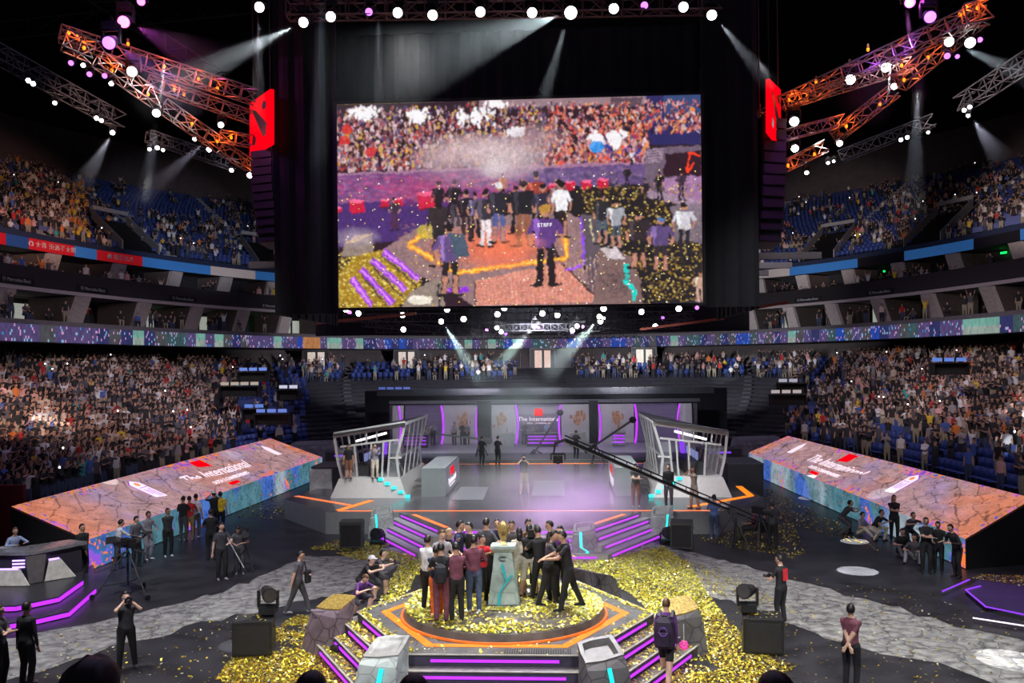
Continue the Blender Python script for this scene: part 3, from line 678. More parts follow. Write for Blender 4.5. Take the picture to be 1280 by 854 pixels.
def pylon(label, p, rz, w, dp, h, m, rim, crack=None, lean=.35, top=None, name='rock_pylon', tilt=.25, hollow=.12):
    """faceted rock block, wide foot, slanted hollow top with a rim; front faces -Y"""
    t = thing(name, label, 'rock', (p[0], p[1], p[2] if len(p) > 2 else 0), rz)
    hw, hd = w/2, dp/2
    def lvl(z, s, off): return [Vector((x*s*hw+ox, y*s*hd+off, z)) for x, y, ox in ((-1, -1, -.04), (-.2, -1.12, 0), (1, -1, .03), (1.1, .1, 0), (.9, 1, .05), (-.3, 1.1, 0), (-1, .95, 0), (-1.12, 0, 0))]
    L0 = lvl(0, 1.12, 0); L1 = lvl(h*.42, 1.02, lean*.25); L2 = lvl(h*.8, .9, lean*.6); L3 = lvl(h, .86, lean)
    for q in L3: q.z += tilt*(q.y-lean)/hd*.5+tilt*.2*q.x/hw
    mb = MB(); mb.rings([L0, L1, L2, L3], 0, cap=False); mb.add(L0, [tuple(range(7, -1, -1))])
    c = sum(L3, Vector())/8; inn = [c+(q-c)*.78 for q in L3]; bot = [c+(q-c)*.66-Vector((0, 0, hollow-.03)) for q in L3]
    mb.build('rock', m, t)
    r = MB(); r.rings([[q+Vector((0, 0, .03)) for q in L3], [q+Vector((0, 0, .03)) for q in inn], bot], 0, cap=False); r.add([q+Vector((0, 0, .03)) for q in L3]+L3, [(i, (i+1) % 8, 8+(i+1) % 8, 8+i) for i in range(8)])
    r.add(bot, [tuple(range(8))]); r.build('hollow_top', top or rim, t)
    def front(u, z):
        k = z/h; y = -hd*1.15*(1.12-.26*k)+lean*float(np.interp(k, [0, .42, .8, 1], [0, .25, .6, 1]))-.03; return Vector((u*hw, y, z))
    if crack:
        cm = MB()
        for a, b, wd in crack: cm.bar(front(*a), front(*b), wd, .03)
        cm.build('cyan_crack', CYAN, t)
    return t
rk = rock_mat('violet_grey_rock', (.16, .12, .15), (.25, .2, .25)); rkl = rock_mat('pale_grey_rock', (.40, .45, .44), (.6, .6, .6)); rkd = rock_mat('dark_rock', (.10, .095, .10), (.3, .3, .3))
rimp = mat('pale_rim', (.30, .31, .30), .45, .2); rimd = mat('grey_rim', (.13, .125, .125), .45, .3); goldrim = mat('gold_strewn_rim', (.34, .24, .06), .5, .3, vary=.7, scale=22)
hx = hexpts(RH+.62)
crk1 = [((.1, .1), (.2, .5), .09), ((.2, .5), (.3, .95), .09), ((-.25, .12), (.1, .2), .05)]
crk2 = [((.25, .0), (.12, .45), .08), ((.12, .45), (.0, .98), .08), ((-.15, .42), (.5, .46), .06)]
pylon('pale rock pylon with cyan crack at the front left corner of the hexagonal platform', (hx[4][0]-.15, hx[4][1]-.1), R(-14), .82, .7, 1.2, rkl, rimp, crk1, hollow=.04)
pylon('dark rock pylon with cyan cross crack and hollow top, front right corner of the platform', (hx[5][0]+.15, hx[5][1]-.1), R(18), .85, .72, 1.18, rkd, rimd, crk2)
pylon('violet grey rock pylon with gold confetti on top, left corner of the platform', (hx[3][0]-.12, hx[3][1]-.05), R(-35), .95, .6, 1.12, rk, goldrim, None, .3, hollow=.0)
pylon('rough rock pylon with gold confetti on top, right corner of the platform', (hx[0][0]+.1, hx[0][1]+.05), R(25), .78, .52, 1.08, rkd, goldrim, None, .15, hollow=.0)
pylon('plain brown grey rock block at the back right corner of the platform', (hx[1][0]+.1, hx[1][1]+.1), R(150), 1.3, .9, 1.1, rkd, rkd, None, .2)
pylon('plain rock block at the back left corner of the platform', (hx[2][0]-.1, hx[2][1]+.1), R(-150), 1.2, .9, 1.0, rkd, rkd, None, .2)
# small dark gadgets at the corners (floor lamps) belong to the pylons' feet
def par_lamp(label, p, rz, lens=None, s=1.0):
    lens = lens or GLASSD; t = thing('floor_lamp', label, 'lamp', p, rz, 'small stage floor lamps')
    MB().box((0, 0, .03), (.34, .26, .06)).bar((-.17, 0, .03), (-.17, 0, .24), .03).bar((.17, 0, .03), (.17, 0, .24), .03).build('yoke', BLACK, t)
    MB().cone((0, .12, .22), (0, -.16, .26), .12, .15, 16).build('lamp_can', BLACK, t); MB().cone((0, -.155, .26), (0, -.17, .262), .13, .13, 16).build('lens', lens, t)
    t.scale = (s,)*3; return t
par_lamp('small black floor lamp at the foot of the violet grey rock pylon', (hx[3][0]+.35, hx[3][1]-.75, .02), R(-40))
par_lamp('small black floor lamp right of the front left pale rock pylon', (hx[4][0]+.75, hx[4][1]-.3, .02), R(10))
par_lamp('small black floor lamp beside the front right dark rock pylon', (hx[5][0]+1.0, hx[5][1]-.15, .02), R(30))

# pedestal + trophy
pc = G(629, 759, 1.15)
ped = thing('trophy_pedestal', 'tall tapering grey stone trophy pedestal with teal branching crack', 'pedestal', (pc.x+.0, pc.y+.3, 1.15))
pm = rock_mat('pedestal_stone', (.34, .42, .40), (.7, .7, .7))
def sq(w, d, z, dx=0): return [Vector((x*w/2+dx, y*d/2, z)) for x, y in ((-1, -1), (-.2, -1.06), (1, -1), (1.05, .2), (1, 1), (.1, 1.05), (-1, 1), (-1.05, 0))]
MB().rings([sq(.74, .62, 0), sq(.66, .54, .3), sq(.52, .44, .8), sq(.42, .36, 1.28)]).build('shaft', pm, ped)
MB().rings([sq(.46, .4, 1.28), sq(.60, .5, 1.36), sq(.58, .48, 1.42)]).build('capital', pm, ped)
MB().rings([sq(.82, .7, -.0), sq(.80, .68, .06)]).build('plinth', deckm, ped)
cr = MB(); fy = lambda z: -(.36-.10*z/1.0)+.02
pts = [(-.10, .02), (-.09, .3), (-.02, .45), (.10, .6), (.02, .8), (-.02, 1.0)]
for (a, za), (b, zb) in zip(pts[:-1], pts[1:]): cr.bar((a, fy(za)-.012, za), (b, fy(zb)-.012, zb), .06, .03)
cr.bar((.10, fy(.6)-.012, .6), (.20, fy(.72)-.012, .75), .05, .03); cr.bar((.33, -.2, .05), (.26, -.18, .8), .04, .04)
cr.build('teal_crack', mat('teal_vein', (.02, .25, .28), .4, 0, (.01, .35, .38), .5), ped)
sg = MB()
for i in range(14):
    a0 = i/14*PI*1.5+.6; a1 = (i+1)/14*PI*1.5+.6
    sg.bar((.10*math.cos(a0), fy(1.12)-.02, 1.14+.05*math.sin(a0)), (.10*math.cos(a1), fy(1.12)-.02, 1.14+.05*math.sin(a1)), .014, .02)
sg.build('carved_emblem', mat('carving_dark', (.12, .16, .16), .7), ped)
tr = TR = thing('shield_trophy', 'golden bronze shield shaped trophy standing on top of the grey pedestal', 'trophy', (pc.x+.0, pc.y+.3, 2.57))
gm = mat('aged_gold', (.62, .46, .18), .38, .7, vary=.3, scale=12)
MB().rings([sq(.3, .22, 0), sq(.22, .16, .05), sq(.1, .1, .1)]).build('foot', gm, tr)
sh = MB(); prof = [(0, .08, .05), (.10, .13, .07), (.24, .19, .09), (.38, .22, .10), (.50, .20, .09), (.58, .12, .07), (.64, .03, .03)]
sh.rings([[Vector((w*math.cos(2*PI*i/14), dd*math.sin(2*PI*i/14), .08+z)) for i in range(14)] for z, w, dd in prof]); sh.build('shield', gm, tr, smooth=True)
sp = MB()
for s in (-1, 1): sp.cone((s*.17, 0, .44), (s*.27, 0, .62), .04, .005, 8)
sp.cone((0, -.08, .34), (0, -.13, .34), .08, .05, 14); sp.build('spikes', mat('dark_gold', (.3, .22, .08), .4, .7), tr)

# ---------------- main stage
SZ = .9
stage = thing('main_stage', 'wide grey main stage with orange edge light and violet-lit front stairs', 'stage', (0, 35.6, 0))
outline = [(-8.35, 0), (-5.3, 0), (-3.1, -3.7), (2.3, -3.7), (4.5, 0), (7.6, 0), (10.2, 3.4), (9.9, 8), (9.2, 17.4), (-9.6, 17.4), (-10.3, 8), (-11.2, 3.6)]
stagem = mat('stage_front_grey', (.24, .25, .25), .55, vary=.08); stop = mat('glossy_stage_top', (.085, .085, .10), .18, vary=.45, scale=.5)
MB().prism(outline, 0, SZ, 0, 1).build('deck', [stagem, stop], stage)
stairs = MB(); bul = [(-5.3, 0), (-3.1, -3.7), (2.3, -3.7), (4.5, 0)]
def offs(k):
    o = .36*k; return [(-5.3-o*1.15, 0), (-3.1-o*.58, -3.7-o), (2.3+o*.58, -3.7-o), (4.5+o*1.15, 0)]
for k in range(1, 4): stairs.prism(offs(k), 0, SZ-.225*k)
stairs.build('stairs', mat('stage_step_grey', (.34, .34, .34), .5, vary=.1), stage)
for k in range(4):
    L = offs(k); z = SZ-.225*k-.115
    for i in range(3):
        a = Vector((*L[i], z)); b = Vector((*L[i+1], z)); n = Vector((b.y-a.y, -(b.x-a.x), 0)).normalized()*-.015
        if n.dot(Vector((-.4, 0, 0))-a) > 0: n = -n
        a, b = a.lerp(b, .06)+n, b.lerp(a, .06)+n; MB().bar(a, b, .02, .06).build('led_strip', PURPLE, stage)
def strip(name, pts, w, m, parent, z):
    for a, b in zip(pts[:-1], pts[1:]):
        a = Vector((*a, z)); b = Vector((*b, z)); n = Vector((-(b.y-a.y), b.x-a.x, 0)).normalized()*w/2
        MB().slab(a-n, b-n, b+n, a+n, .006).build(name, m, parent)
strip('orange_edge_strip', [(-7.9, .25), (7.5, .25)], .18, ORANGE2, stage, SZ+.012)
strip('orange_edge_strip', [(-4.6, -.6), (-2.9, -3.4)], .2, ORANGE2, stage, SZ+.012); strip('orange_edge_strip', [(2.1, -3.4), (3.8, -.6)], .2, ORANGE2, stage, SZ+.012)
strip('orange_arrow_strip', [(-7.9, .4), (-7.1, 3.0)], .3, ORANGE, stage, SZ+.012); strip('orange_arrow_strip', [(-7.6, 1.6), (-10.9, 4.4)], .26, ORANGE2, stage, SZ+.012)
a1 = G(862, 634, SZ); a2 = G(950, 620, SZ); a3 = G(934, 608, SZ)
strip('orange_arrow_strip', [(a1.x, a1.y-35.6), (a2.x-.4, a2.y-35.6)], .3, ORANGE, stage, SZ+.012); strip('orange_arrow_strip', [(a2.x-.4, a2.y-35.6), (a3.x-.4, a3.y-35.6)], .3, ORANGE, stage, SZ+.012)
strip('back_edge_strip', [(-3.0, 17.1), (3.0, 17.1)], .3, ORANGE, stage, SZ+.012); strip('back_edge_strip', [(-9, 17.1), (9, 17.1)], .08, ORANGE2, stage, SZ+.006)
# floor graphic tiles with pale outlines in the stage centre
for (x0, x1, x2, x3, y0, y1) in ((575, 643, 652, 565, 627, 609), (690, 745, 752, 686, 618, 601)):
    pass
fg = MB()
for a, b, c, d in (((564, 625), (604, 625), (611, 609), (576, 609)), ((664, 620), (706, 620), (706, 601), (668, 601))):
    q = [G(*p, SZ)+Vector((0, -35.6, .01)) for p in (a, b, c, d)]; fg.quad(*q)
fg.build('pale_floor_panel', mat('pale_floor_panel', (.30, .31, .33), .3), stage)
# back platform
bp = thing('broadcast_platform', 'low grey platform behind the main stage below the backdrop', 'platform', (0, 59.5, 0))
MB().prism([(-12, -5.5), (12, -5.5), (12.5, 6.2), (-12.5, 6.2)], 0, 1.0, 0, 1).build('deck', [mat('riser_dark', (.08, .08, .09), .5), mat('pale_back_deck', (.36, .36, .38), .4)], bp)
MB().box((0, -3.5, 1.02), (24, 3.6, .04)).build('dark_band', mat('dark_band', (.06, .06, .07), .4), bp)
for sx in (-1, 1):
    pylon('grey stage-corner rock with cyan line, %s end of the front stairs' % ('left' if sx < 0 else 'right'), (-5.9 if sx < 0 else 5.3, 35.1), R(-8*sx), .9, .8, 1.0, rock_mat('stage_corner_rock', (.34, .35, .34), (.6, .6, .6)), rimp, [((-.6*sx*-1, .15), (-.4*sx*-1, .5), .07), ((-.4*sx*-1, .5), (-.5*sx*-1, .95), .07)], .1)
# cyan zigzag rock in front of the right stairs
q = G(736, 697, 0)
pylon('dark rock with bright cyan zigzag standing before the right front stairs', (q.x-.15, q.y, 0), R(0), .8, .6, 1.05, rock_mat('mid_rock', (.22, .22, .23), (.5, .5, .5)), rimd, [((.3, .05), (.2, .3), .1), ((.2, .3), (-.3, .42), .09), ((-.3, .42), (-.35, .95), .1)], .1)

# player desks
def player_desk(label, x0, x1, y0, y1, sx):
    t = thing('player_desk', label, 'desk', ((x0+x1)/2, (y0+y1)/2, SZ)); w = x1-x0; L = y1-y0; h = 1.28
    MB().prism([(-w/2, -L/2), (w/2, -L/2), (w/2, L/2), (-w/2, L/2)], 0, h, 0, 1).build('body', [mat('desk_grey', (.20, .23, .23), .5, vary=.06), mat('desk_top', (.40, .43, .42), .5)], t)
    MB().box((sx*(w/2+.02), 0, h*.5), (.04, L*.96, h*.9)).build('side_screen', mat('desk_screen', (.12, .13, .15), .3, 0, (.16, .15, .22), .5), t)
    xd = (0, 1, 0) if sx > 0 else (0, -1, 0)
    xo = sx*(w/2+.05)
    MB().box((xo, -L*.08, h*.74), (.02, 1.3, .36)).build('red_logo', REDL, t)
    lettering('The International', .42, WLED, t, (xo, -L*.08, h*.42), xd, (0, 0, 1), .006)
    MB().box((xo, -L*.08, h*.24), (.02, 1.9, .05)).build('white_line', WLED, t)
    lt = MB()
    for k in range(2): lt.box((-sx*(w/2+.25), -L*.3+k*.5, .3+.25*k), (.5, .9, .04))
    lt.build('side_shelf', DARK, t)
    return t
player_desk('long grey player desk with red logo facing the stage centre, left side', -5.05, -3.95, 39.8, 45.0, 1)
player_desk('long grey player desk with red logo facing the stage centre, right side', 3.75, 4.85, 39.8, 45.0, -1)

# player booths: slanted frames with glass, on a base with cyan steps
GLASS = bpy.data.materials.new('booth_glass'); GLASS.use_nodes = True; nt = GLASS.node_tree; b = nt.nodes['Principled BSDF']
b.inputs['Base Color'].default_value = (.8, .85, .9, 1); b.inputs['Roughness'].default_value = .05; b.inputs['Alpha'].default_value = .16; b.inputs['Specular IOR Level'].default_value = .8
SGLASS = GLASS.copy(); SGLASS.name = 'booth_side_glass'; SGLASS.node_tree.nodes['Principled BSDF'].inputs['Alpha'].default_value = .55; SGLASS.node_tree.nodes['Principled BSDF'].inputs['Base Color'].default_value = (.10, .11, .14, 1)
def booth(sx, label):
    # local frame: x grows toward the stage centre (mirrored by sx), y away
    x_out = 9.0; x_in = 5.75; y0 = 39.9
    t = thing('player_booth', label, 'booth', (sx*-1*0, y0, SZ)); X = lambda x: sx*x+ (.0 if sx < 0 else -.3)
    base = [(X(x_out+.15), -.55), (X(x_in-.1), -.55), (X(x_in), 6.5), (X(x_out-.1), 6.5)]
    top = [(X(x_out-.15), -.1), (X(x_in+.25), -.1), (X(x_in+.2), 6.3), (X(x_out-.3), 6.3)]
    mb = MB(); mb.rings([[Vector((*p, 0)) for p in base], [Vector((*p, .82)) for p in top]]); mb.build('base', mat('booth_base', (.46, .44, .42), .5, vary=.05), t)
    for k in range(5):
        u = k/4; x = x_in+1.15-u*1.3; z = .80-u*.72; yy = -.12-.43*(1-z/.82)-.06
        MB().box((X(x), yy, z), (.22, .12, .13)).build('cyan_step_light', CYAN, t)
    fr = MB(); W = .11; zb = .82; H0 = 1.75; H1 = 2.75
    # front face corners (bottom, waist, top): outer low, inner tall leaning inward
    fo = [(X(x_out-.25), .1, zb), (X(x_out-.05), .1, zb+.85), (X(x_out+.05), -.1, zb+2.0)]; fi = [(X(x_in+.35), .1, zb), (X(x_in+.45), .05, zb+.95), (X(x_in-.0), -.1, zb+2.5)]
    apex = (X(x_in-.25), .9, zb+2.55); bo = [(X(x_out-.3), 6, zb), (X(x_out-.1), 6, zb+.8), (X(x_out), 6, zb+1.72)]; bi = [(X(x_in+.3), 6, zb), (X(x_in+.35), 6, zb+.9), (X(x_in-.05), 6, zb+2.5)]
    for ch in (fo, fi, bo, bi):
        for a, b in zip(ch[:-1], ch[1:]): fr.bar(a, b, W)
    for a, b in ((fo[0], fi[0]), (fo[2], fi[2]), (fi[2], bi[2]), (fo[2], bo[2]), (bo[2], bi[2]), (fo[1], bo[1]), (fi[1], bi[1])): fr.bar(a, b, W)
    fr.bar(fo[2], fi[2], W*1.2, .26)
    def fx(u, z):
        a = Vector(fo[0]).lerp(Vector(fi[0]), u); b = Vector(fo[2]).lerp(Vector(fi[2]), u); return a.lerp(b, z)
    fr.bar(fx(.06, .72), fx(.93, .72), W*.8)
    for u in (.27, .52, .70, .80): fr.bar(fx(u, 0), fx(u, .72 if u < .6 else .72), W*.8)
    for u in (.2, .45, .6): fr.bar(fx(u, .72), fx(u, 1), W*.6)
    fr.bar(fx(.8, .38), fx(1, .38), W*.8)
    for k in range(1, 5):
        a = Vector(fi[0]).lerp(Vector(bi[0]), k/5); c = Vector(fi[2]).lerp(Vector(bi[2]), k/5); fr.bar(a, c, W*.6)
        a = Vector(fo[0]).lerp(Vector(bo[0]), k/5); c = Vector(fo[2]).lerp(Vector(bo[2]), k/5); fr.bar(a, c, W*.6)
    fr.build('frame', mat('booth_frame', (.55, .55, .54), .45, vary=.05), t)
    MB().slab(Vector(fo[2])+Vector((0, -.2, .06)), Vector(fi[2])+Vector((0, -.2, .06)), Vector(bi[2])+Vector((0, 0, .06)), Vector(bo[2])+Vector((0, 0, .06)), .08).build('roof', mat('booth_roof', (.05, .05, .055), .5), t)
    g = MB(); g.quad(fx(.02, 0), fx(.27, 0), fx(.27, .7), fx(.02, .7)); g2 = MB(); g2.quad(fx(.8, 0), fx(.98, 0), fx(.98, .7), fx(.8, .7)); g2.build('glass_pane', GLASS, t); sd_ = MB(); sd_.quad(fi[1], bi[1], bi[2], fi[2]); sd_.quad(fi[0], bi[0], bi[1], fi[1]); sd_.build('side_glass', SGLASS, t)
    g.build('glass_pane', GLASS, t)
    ins = MB(); ins.box((X((x_in+x_out)/2+.4), 2.9, zb+.3), (.8, 4.2, .6)); ins.build('inside_desk', DARK, t)
    for k in range(4): MB().box((X((x_in+x_out)/2+.5), 1.2+k*.95, zb+.85), (.06, .6, .36)).build('monitor', mat('monitor_glow', (.02, .02, .02), .3, 0, (.35, .4, .8), .5), t)
    MB().bar((X(x_out-.7), 1.0, zb+1.62), (X(x_in+1.1), 1.0, zb+2.0), .10).build('tube_light', mat('booth_tube_light', (.8, .8, .8), .4, 0, (1, .95, 1), 2.2), t)
    MB().bar((X(x_out-1.2), 4.9, zb+.2), (X(x_out-1.3), 4.9, zb+1.2), .22).build('violet_panel', PURPLE2, t)
    return t
booth(-1, 'white framed glass player booth with cyan steps on the left of the main stage')
booth(1, 'white framed glass player booth with cyan steps on the right of the main stage')

# ---------------- backdrop of curved screens
bd = thing('curved_backdrop', 'row of tall curved screens with violet edge lights behind the stage', 'backdrop', (0, 65.3, 1.0))
cuts = [487, 502, 551, 597, 613, 646, 701, 737, 747, 793, 848, 865]
xs = [D(p, 530, 65).x for p in cuts]
bdm = mat('backdrop_grey', (.22, .22, .24), .5, 0, (.30, .27, .33), .38, vary=.15, scale=1)
bdd = mat('backdrop_screen_dark', (.07, .06, .10), .4, 0, (.11, .08, .17), .45); H = 2.85
def curved(x0, x1, z0, z1, bulge, m, name, parent, y=0.0):
    mb = MB(); K = 8; vs = []; fs = []
    for i in range(K+1):
        u = i/K; x = x0+(x1-x0)*u; yy = y-bulge*math.sin(PI*u)
        for j in range(5): v = j/4; vs.append((x, yy+.25*(v-.5)**2*4, z0+(z1-z0)*v))
    for i in range(K):
        for j in range(4): fs.append((i*5+j, (i+1)*5+j, (i+1)*5+j+1, i*5+j+1))
    mb.add(vs, fs); mb.add([(a, b+.15, c) for a, b, c in vs], [tuple(reversed(f)) for f in fs]); mb.build(name, m, parent)
kinds = ['g', 'd', 'g', 'x', 'g', 'd', 'g', 'x', 'g', 'd', 'g']
for i, kd in enumerate(kinds):
    if kd == 'x': MB().box(((xs[i]+xs[i+1])/2, -.3, H/2), (xs[i+1]-xs[i]+.05, .5, H+.6)).build('dark_pillar', mat('pillar_dark', (.03, .03, .035), .6), bd); continue
    curved(xs[i]+.04, xs[i+1]-.04, 0, H, .18 if kd == 'g' else 0, bdm if kd == 'g' else bdd, 'screen_panel', bd, 0 if kd == 'g' else .3)
for px, br in ((497, 1), (551, 1), (597, -1), (645, 1), (701, -1), (748, 1), (793, 1), (848, -1)):
    x = D(px, 530, 65).x; mb = MB()
    for k in range(8):
        z0 = k/8*H; z1 = (k+1)/8*H; f_ = lambda z: .28*br*((z/H-.5)**2*4-1)*-.5*(1)
        mb.bar((x+f_(z0), -.35, z0), (x+f_(z1), -.35, z1), .13 if px in (551, 645, 701, 793) else .09, .08)
    mb.build('violet_edge_light', PURPLE, bd)
for px in (580, 626, 722, 771):
    x = D(px, 530, 65).x
    m = mat('hero_glow', (.22, .14, .10), .7, 0, (.55, .24, .14), .22, vary=.5)
    mb = MB(); mb.ell((x, -.22, 1.75), (.26, .05, .42), 12, 10); mb.ell((x+.05, -.24, 2.2), (.16, .05, .18), 10, 8)
    for k in range(10): mb.ell((x+random.gauss(0, .24), -.24, 1.6+random.gauss(0, .34)), (random.uniform(.04, .13), .04, random.uniform(.1, .3)), 8, 6)
    mb.build('fiery_figure', m, bd)
x = D(673, 530, 65).x
MB().box((x, .1, 2.28), (.62, .04, .55)).build('red_logo', REDL, bd)
lettering('The International', .44, WLED, bd, (x+.02, .05, 1.78), (1, 0, 0), (0, 0, 1), .01); lettering('DOTA 2 CHAMPIONSHIPS', .15, WLED, bd, (x+.02, .05, 1.46), (1, 0, 0), (0, 0, 1), .01)
MB().box((0, .1, H+.25), (23, .5, .22)).box((-11.4, .2, H/2), (.2, .5, H)).box((11.2, .2, H/2), (.2, .5, H)).build('header_truss', mat('header_grey', (.14, .14, .16), .5), bd)
# desks in front of the backdrop
dsk = [(678, 545, 2.2, 'broadcast desk with violet stripes in front of the red logo screen', True), (520, 548, 1.7, 'small broadcast desk with violet stripe, leftmost below the backdrop', True), (773, 551, .9, 'small striped white stand below the right part of the backdrop', True), (633, 553, 1.0, 'small grey lectern left of the broadcast desk', False), (722, 551, 1.2, 'low grey desk right of the broadcast desk', False)]
for px, py, w, lb, st in dsk:
    p = D(px, py, 62.5); t = thing('broadcast_desk', lb, 'desk', (p.x, p.y, 1.04), 0, None)
    MB().box((0, 0, .45), (w, .7, .9)).build('body', mat('desk_dark', (.10, .10, .13), .4) if w > 1.5 else mat('desk_pale', (.4, .4, .42), .5), t)
    MB().box((0, -.05, .93), (w+.15, .85, .06)).build('desktop', LIGHT, t)
    if st:
        for z in (.25, .5, .72): MB().box((0, -.37, z), (w*.9, .03, .06)).build('violet_stripe', PURPLE, t)
# team of dim lamps above the backdrop
TR.scale = (.62, .62, .78)
# ------------------------------------------------------------------ LED canopies
def vnoise(x, y, seed=0):
    r = np.random.default_rng(seed); g = r.random((64, 64)); xi = np.floor(x).astype(int); yi = np.floor(y).astype(int); fx = x-xi; fy = y-yi
    fx = fx*fx*(3-2*fx); fy = fy*fy*(3-2*fy); a = g[yi % 64, xi % 64]; b = g[yi % 64, (xi+1) % 64]; c = g[(yi+1) % 64, xi % 64]; d = g[(yi+1) % 64, (xi+1) % 64]
    return (a*(1-fx)+b*fx)*(1-fy)+(c*(1-fx)+d*fx)*fy
def fbm(x, y, seed=0, o=4):
    s = 0; a = .5; t = 0
    for k in range(o): s = s+a*vnoise(x*2**k, y*2**k, seed+k); t += a; a *= .55
    return s/t
def voro_edge(x, y, seed, jit=.9):
    r = np.random.default_rng(seed); gx = r.random((64, 64)); gy = r.random((64, 64)); xi = np.floor(x).astype(int); yi = np.floor(y).astype(int)
    d1 = np.full(x.shape, 9.0); d2 = np.full(x.shape, 9.0)
    for a in (-1, 0, 1):
        for b in (-1, 0, 1):
            cx = xi+a; cy = yi+b; px = cx+.5+(gx[cy % 64, cx % 64]-.5)*jit; py = cy+.5+(gy[cy % 64, cx % 64]-.5)*jit
            d = np.hypot(x-px, y-py); m = d < d1; d2 = np.where(m, d1, np.minimum(d2, d)); d1 = np.where(m, d, d1)
    return d2-d1
def painted_grid(name, P00, P10, P11, P01, nu, nv, colors, m, parent, thick=.0):
    """grid between four corners; colours (nv, nu, 3) linear"""
    P00, P10, P11, P01 = [np.array(p, dtype=float) for p in (P00, P10, P11, P01)]
    u = np.linspace(0, 1, nu+1)[None, :, None]; v = np.linspace(0, 1, nv+1)[:, None, None]
    pts = (P00*(1-u)+P10*u)*(1-v)+(P01*(1-u)+P11*u)*v
    idx = np.arange((nu+1)*(nv+1)).reshape(nv+1, nu+1)
    q = np.stack([idx[:-1, :-1], idx[:-1, 1:], idx[1:, 1:], idx[1:, :-1]], -1).reshape(-1, 4)
    me = fast_mesh(name, pts.reshape(-1, 3), q, m, colors.reshape(-1, 3)); return link(name, me, parent)
TOPM = attr_mat('canopy_top_led', .85, .5); TOPM.node_tree.nodes['Principled BSDF'].inputs['Base Color'].default_value = (.10, .10, .10, 1); SIDEM = attr_mat('canopy_side_led', .95, .4)
def canopy(sx, near_in, near_out, far_in, far_out, label):
    t = thing('led_canopy', label, 'screen', (near_in[0], near_in[1], 0)); o = Vector((near_in[0], near_in[1], 0))
    NI, NO, FI, FO = [Vector(p)-o for p in (near_in, near_out, far_in, far_out)]
    nu, nv = 460, 54; L = (FI-NI).length
    u = (np.arange(nu)+.5)/nu; v = (np.arange(nv)+.5)/nv; U, V = np.meshgrid(u, v)      # u near->far, v inner->outer
    X = U*L; Y = V*2.7; sd = 3 if sx < 0 else 11
    wob = fbm(X*.8, Y*.8, sd)*1.3; e = voro_edge(X*.8+wob, Y*1.3+wob, sd+5)
    e2 = voro_edge(X*2.6+wob*3, Y*3.6+wob, sd+9); crack = np.clip(e/.06, .3, 1)*np.clip(e2/.05+.5, .55, 1)
    n = fbm(X*2.5, Y*4, sd+2); n2 = fbm(X*.35, Y*.7, sd+3)
    base = srgb((188, 146, 148)); warm = srgb((222, 132, 96)); cool = srgb((162, 136, 180))
    endw = np.clip((.16-U)/.13, 0, 1)+np.clip((U-.9)/.1, 0, 1)*.9+np.clip((n2-.62)*3, 0, .4); endw = np.clip(endw, 0, 1)[..., None]
    c = base*(1-endw)+warm*endw; cw = np.clip((fbm(X*.6, Y, sd+7)-.5)*4, 0, 1)[..., None]*(1-endw); c = c*(1-cw*.7)+cool*cw*.7
    c = c*(.55+.9*n[..., None])*crack[..., None]
    # violet and orange flecks near the rims and ends
    edge = np.minimum(np.minimum(U*L, (1-U)*L)*.6, np.minimum(V, 1-V)*2.7); fl = vnoise(X*9, Y*9, sd+4)
    k = (np.clip(1.1-edge*1.4, 0, 1)*.55+np.clip(fbm(X*.5, Y*.8, sd+8)-.53, 0, 1)*2.2+.02) > 1-fl*.62
    pal = np.array([srgb((150, 90, 220)), srgb((235, 120, 200)), srgb((255, 150, 60)), srgb((90, 90, 220))]); pi = (vnoise(X*5, Y*5, sd+6)*3.99).astype(int)
    c = np.where(k[..., None], pal[pi]*.85, c)
    painted_grid('top_screen', NI, FI, FO, NO, nu, nv, c, TOPM, t)
    # side screen
    nv2 = 26; Us, Vs = np.meshgrid(u, (np.arange(nv2)+.5)/nv2); X = Us*L; Y = Vs*1.1; s = fbm(X*.5, Y*.5, sd+20); w2 = fbm(X*3, Y*3, sd+21); w3 = fbm(X*7, Y*7, sd+22)
    teal = srgb((78, 122, 136)); bl = srgb((66, 104, 190)); pal = srgb((150, 165, 175)); vio = srgb((150, 90, 225)); org = srgb((255, 130, 70))
    a = np.clip((s-.5)*8+.3, 0, 1)[..., None]; cs = teal*(1-a)+bl*a; a2 = np.clip((fbm(X*.25, Y*.1, sd+23)-.58)*9, 0, 1)[..., None]; cs = cs*(1-a2)+pal*a2
    cs = cs*(.5+w2[..., None])
    hot = np.exp(-((Us-.30)/.02)**2)+np.exp(-((Us-.75)/.02)**2)+np.exp(-((Us-.0)/.05)**2)*1.3+np.exp(-((Us-.96)/.03)**2)*1.2; fleck = (w3+hot*.34*np.clip(1.3-Vs, 0, 1)) > .80
    cs = np.where(fleck[..., None], np.where((w2 > .5)[..., None], vio, org), cs); cs = cs*np.where((w3 > .66) & ~fleck, .45, 1)[..., None]
    B0 = Vector((NI.x, NI.y, .03)); B1 = Vector((FI.x, FI.y, .03))
    painted_grid('side_screen', B0, B1, FI, NI, nu, nv2, cs, SIDEM, t)
    b = MB(); dz = Vector((0, 0, -.12)); up = (FI-NI).cross(NO-NI).normalized()
    if up.z < 0: up = -up
    dn = -up*.06
    b.quad(NI+dn, FI+dn, FO+dn, NO+dn); b.quad(Vector((NI.x, NI.y, 0)), NI+dn, NO+dn, Vector((NO.x, NO.y, 0))); b.quad(Vector((FI.x, FI.y, 0)), FI+dn, FO+dn, Vector((FO.x, FO.y, 0)))
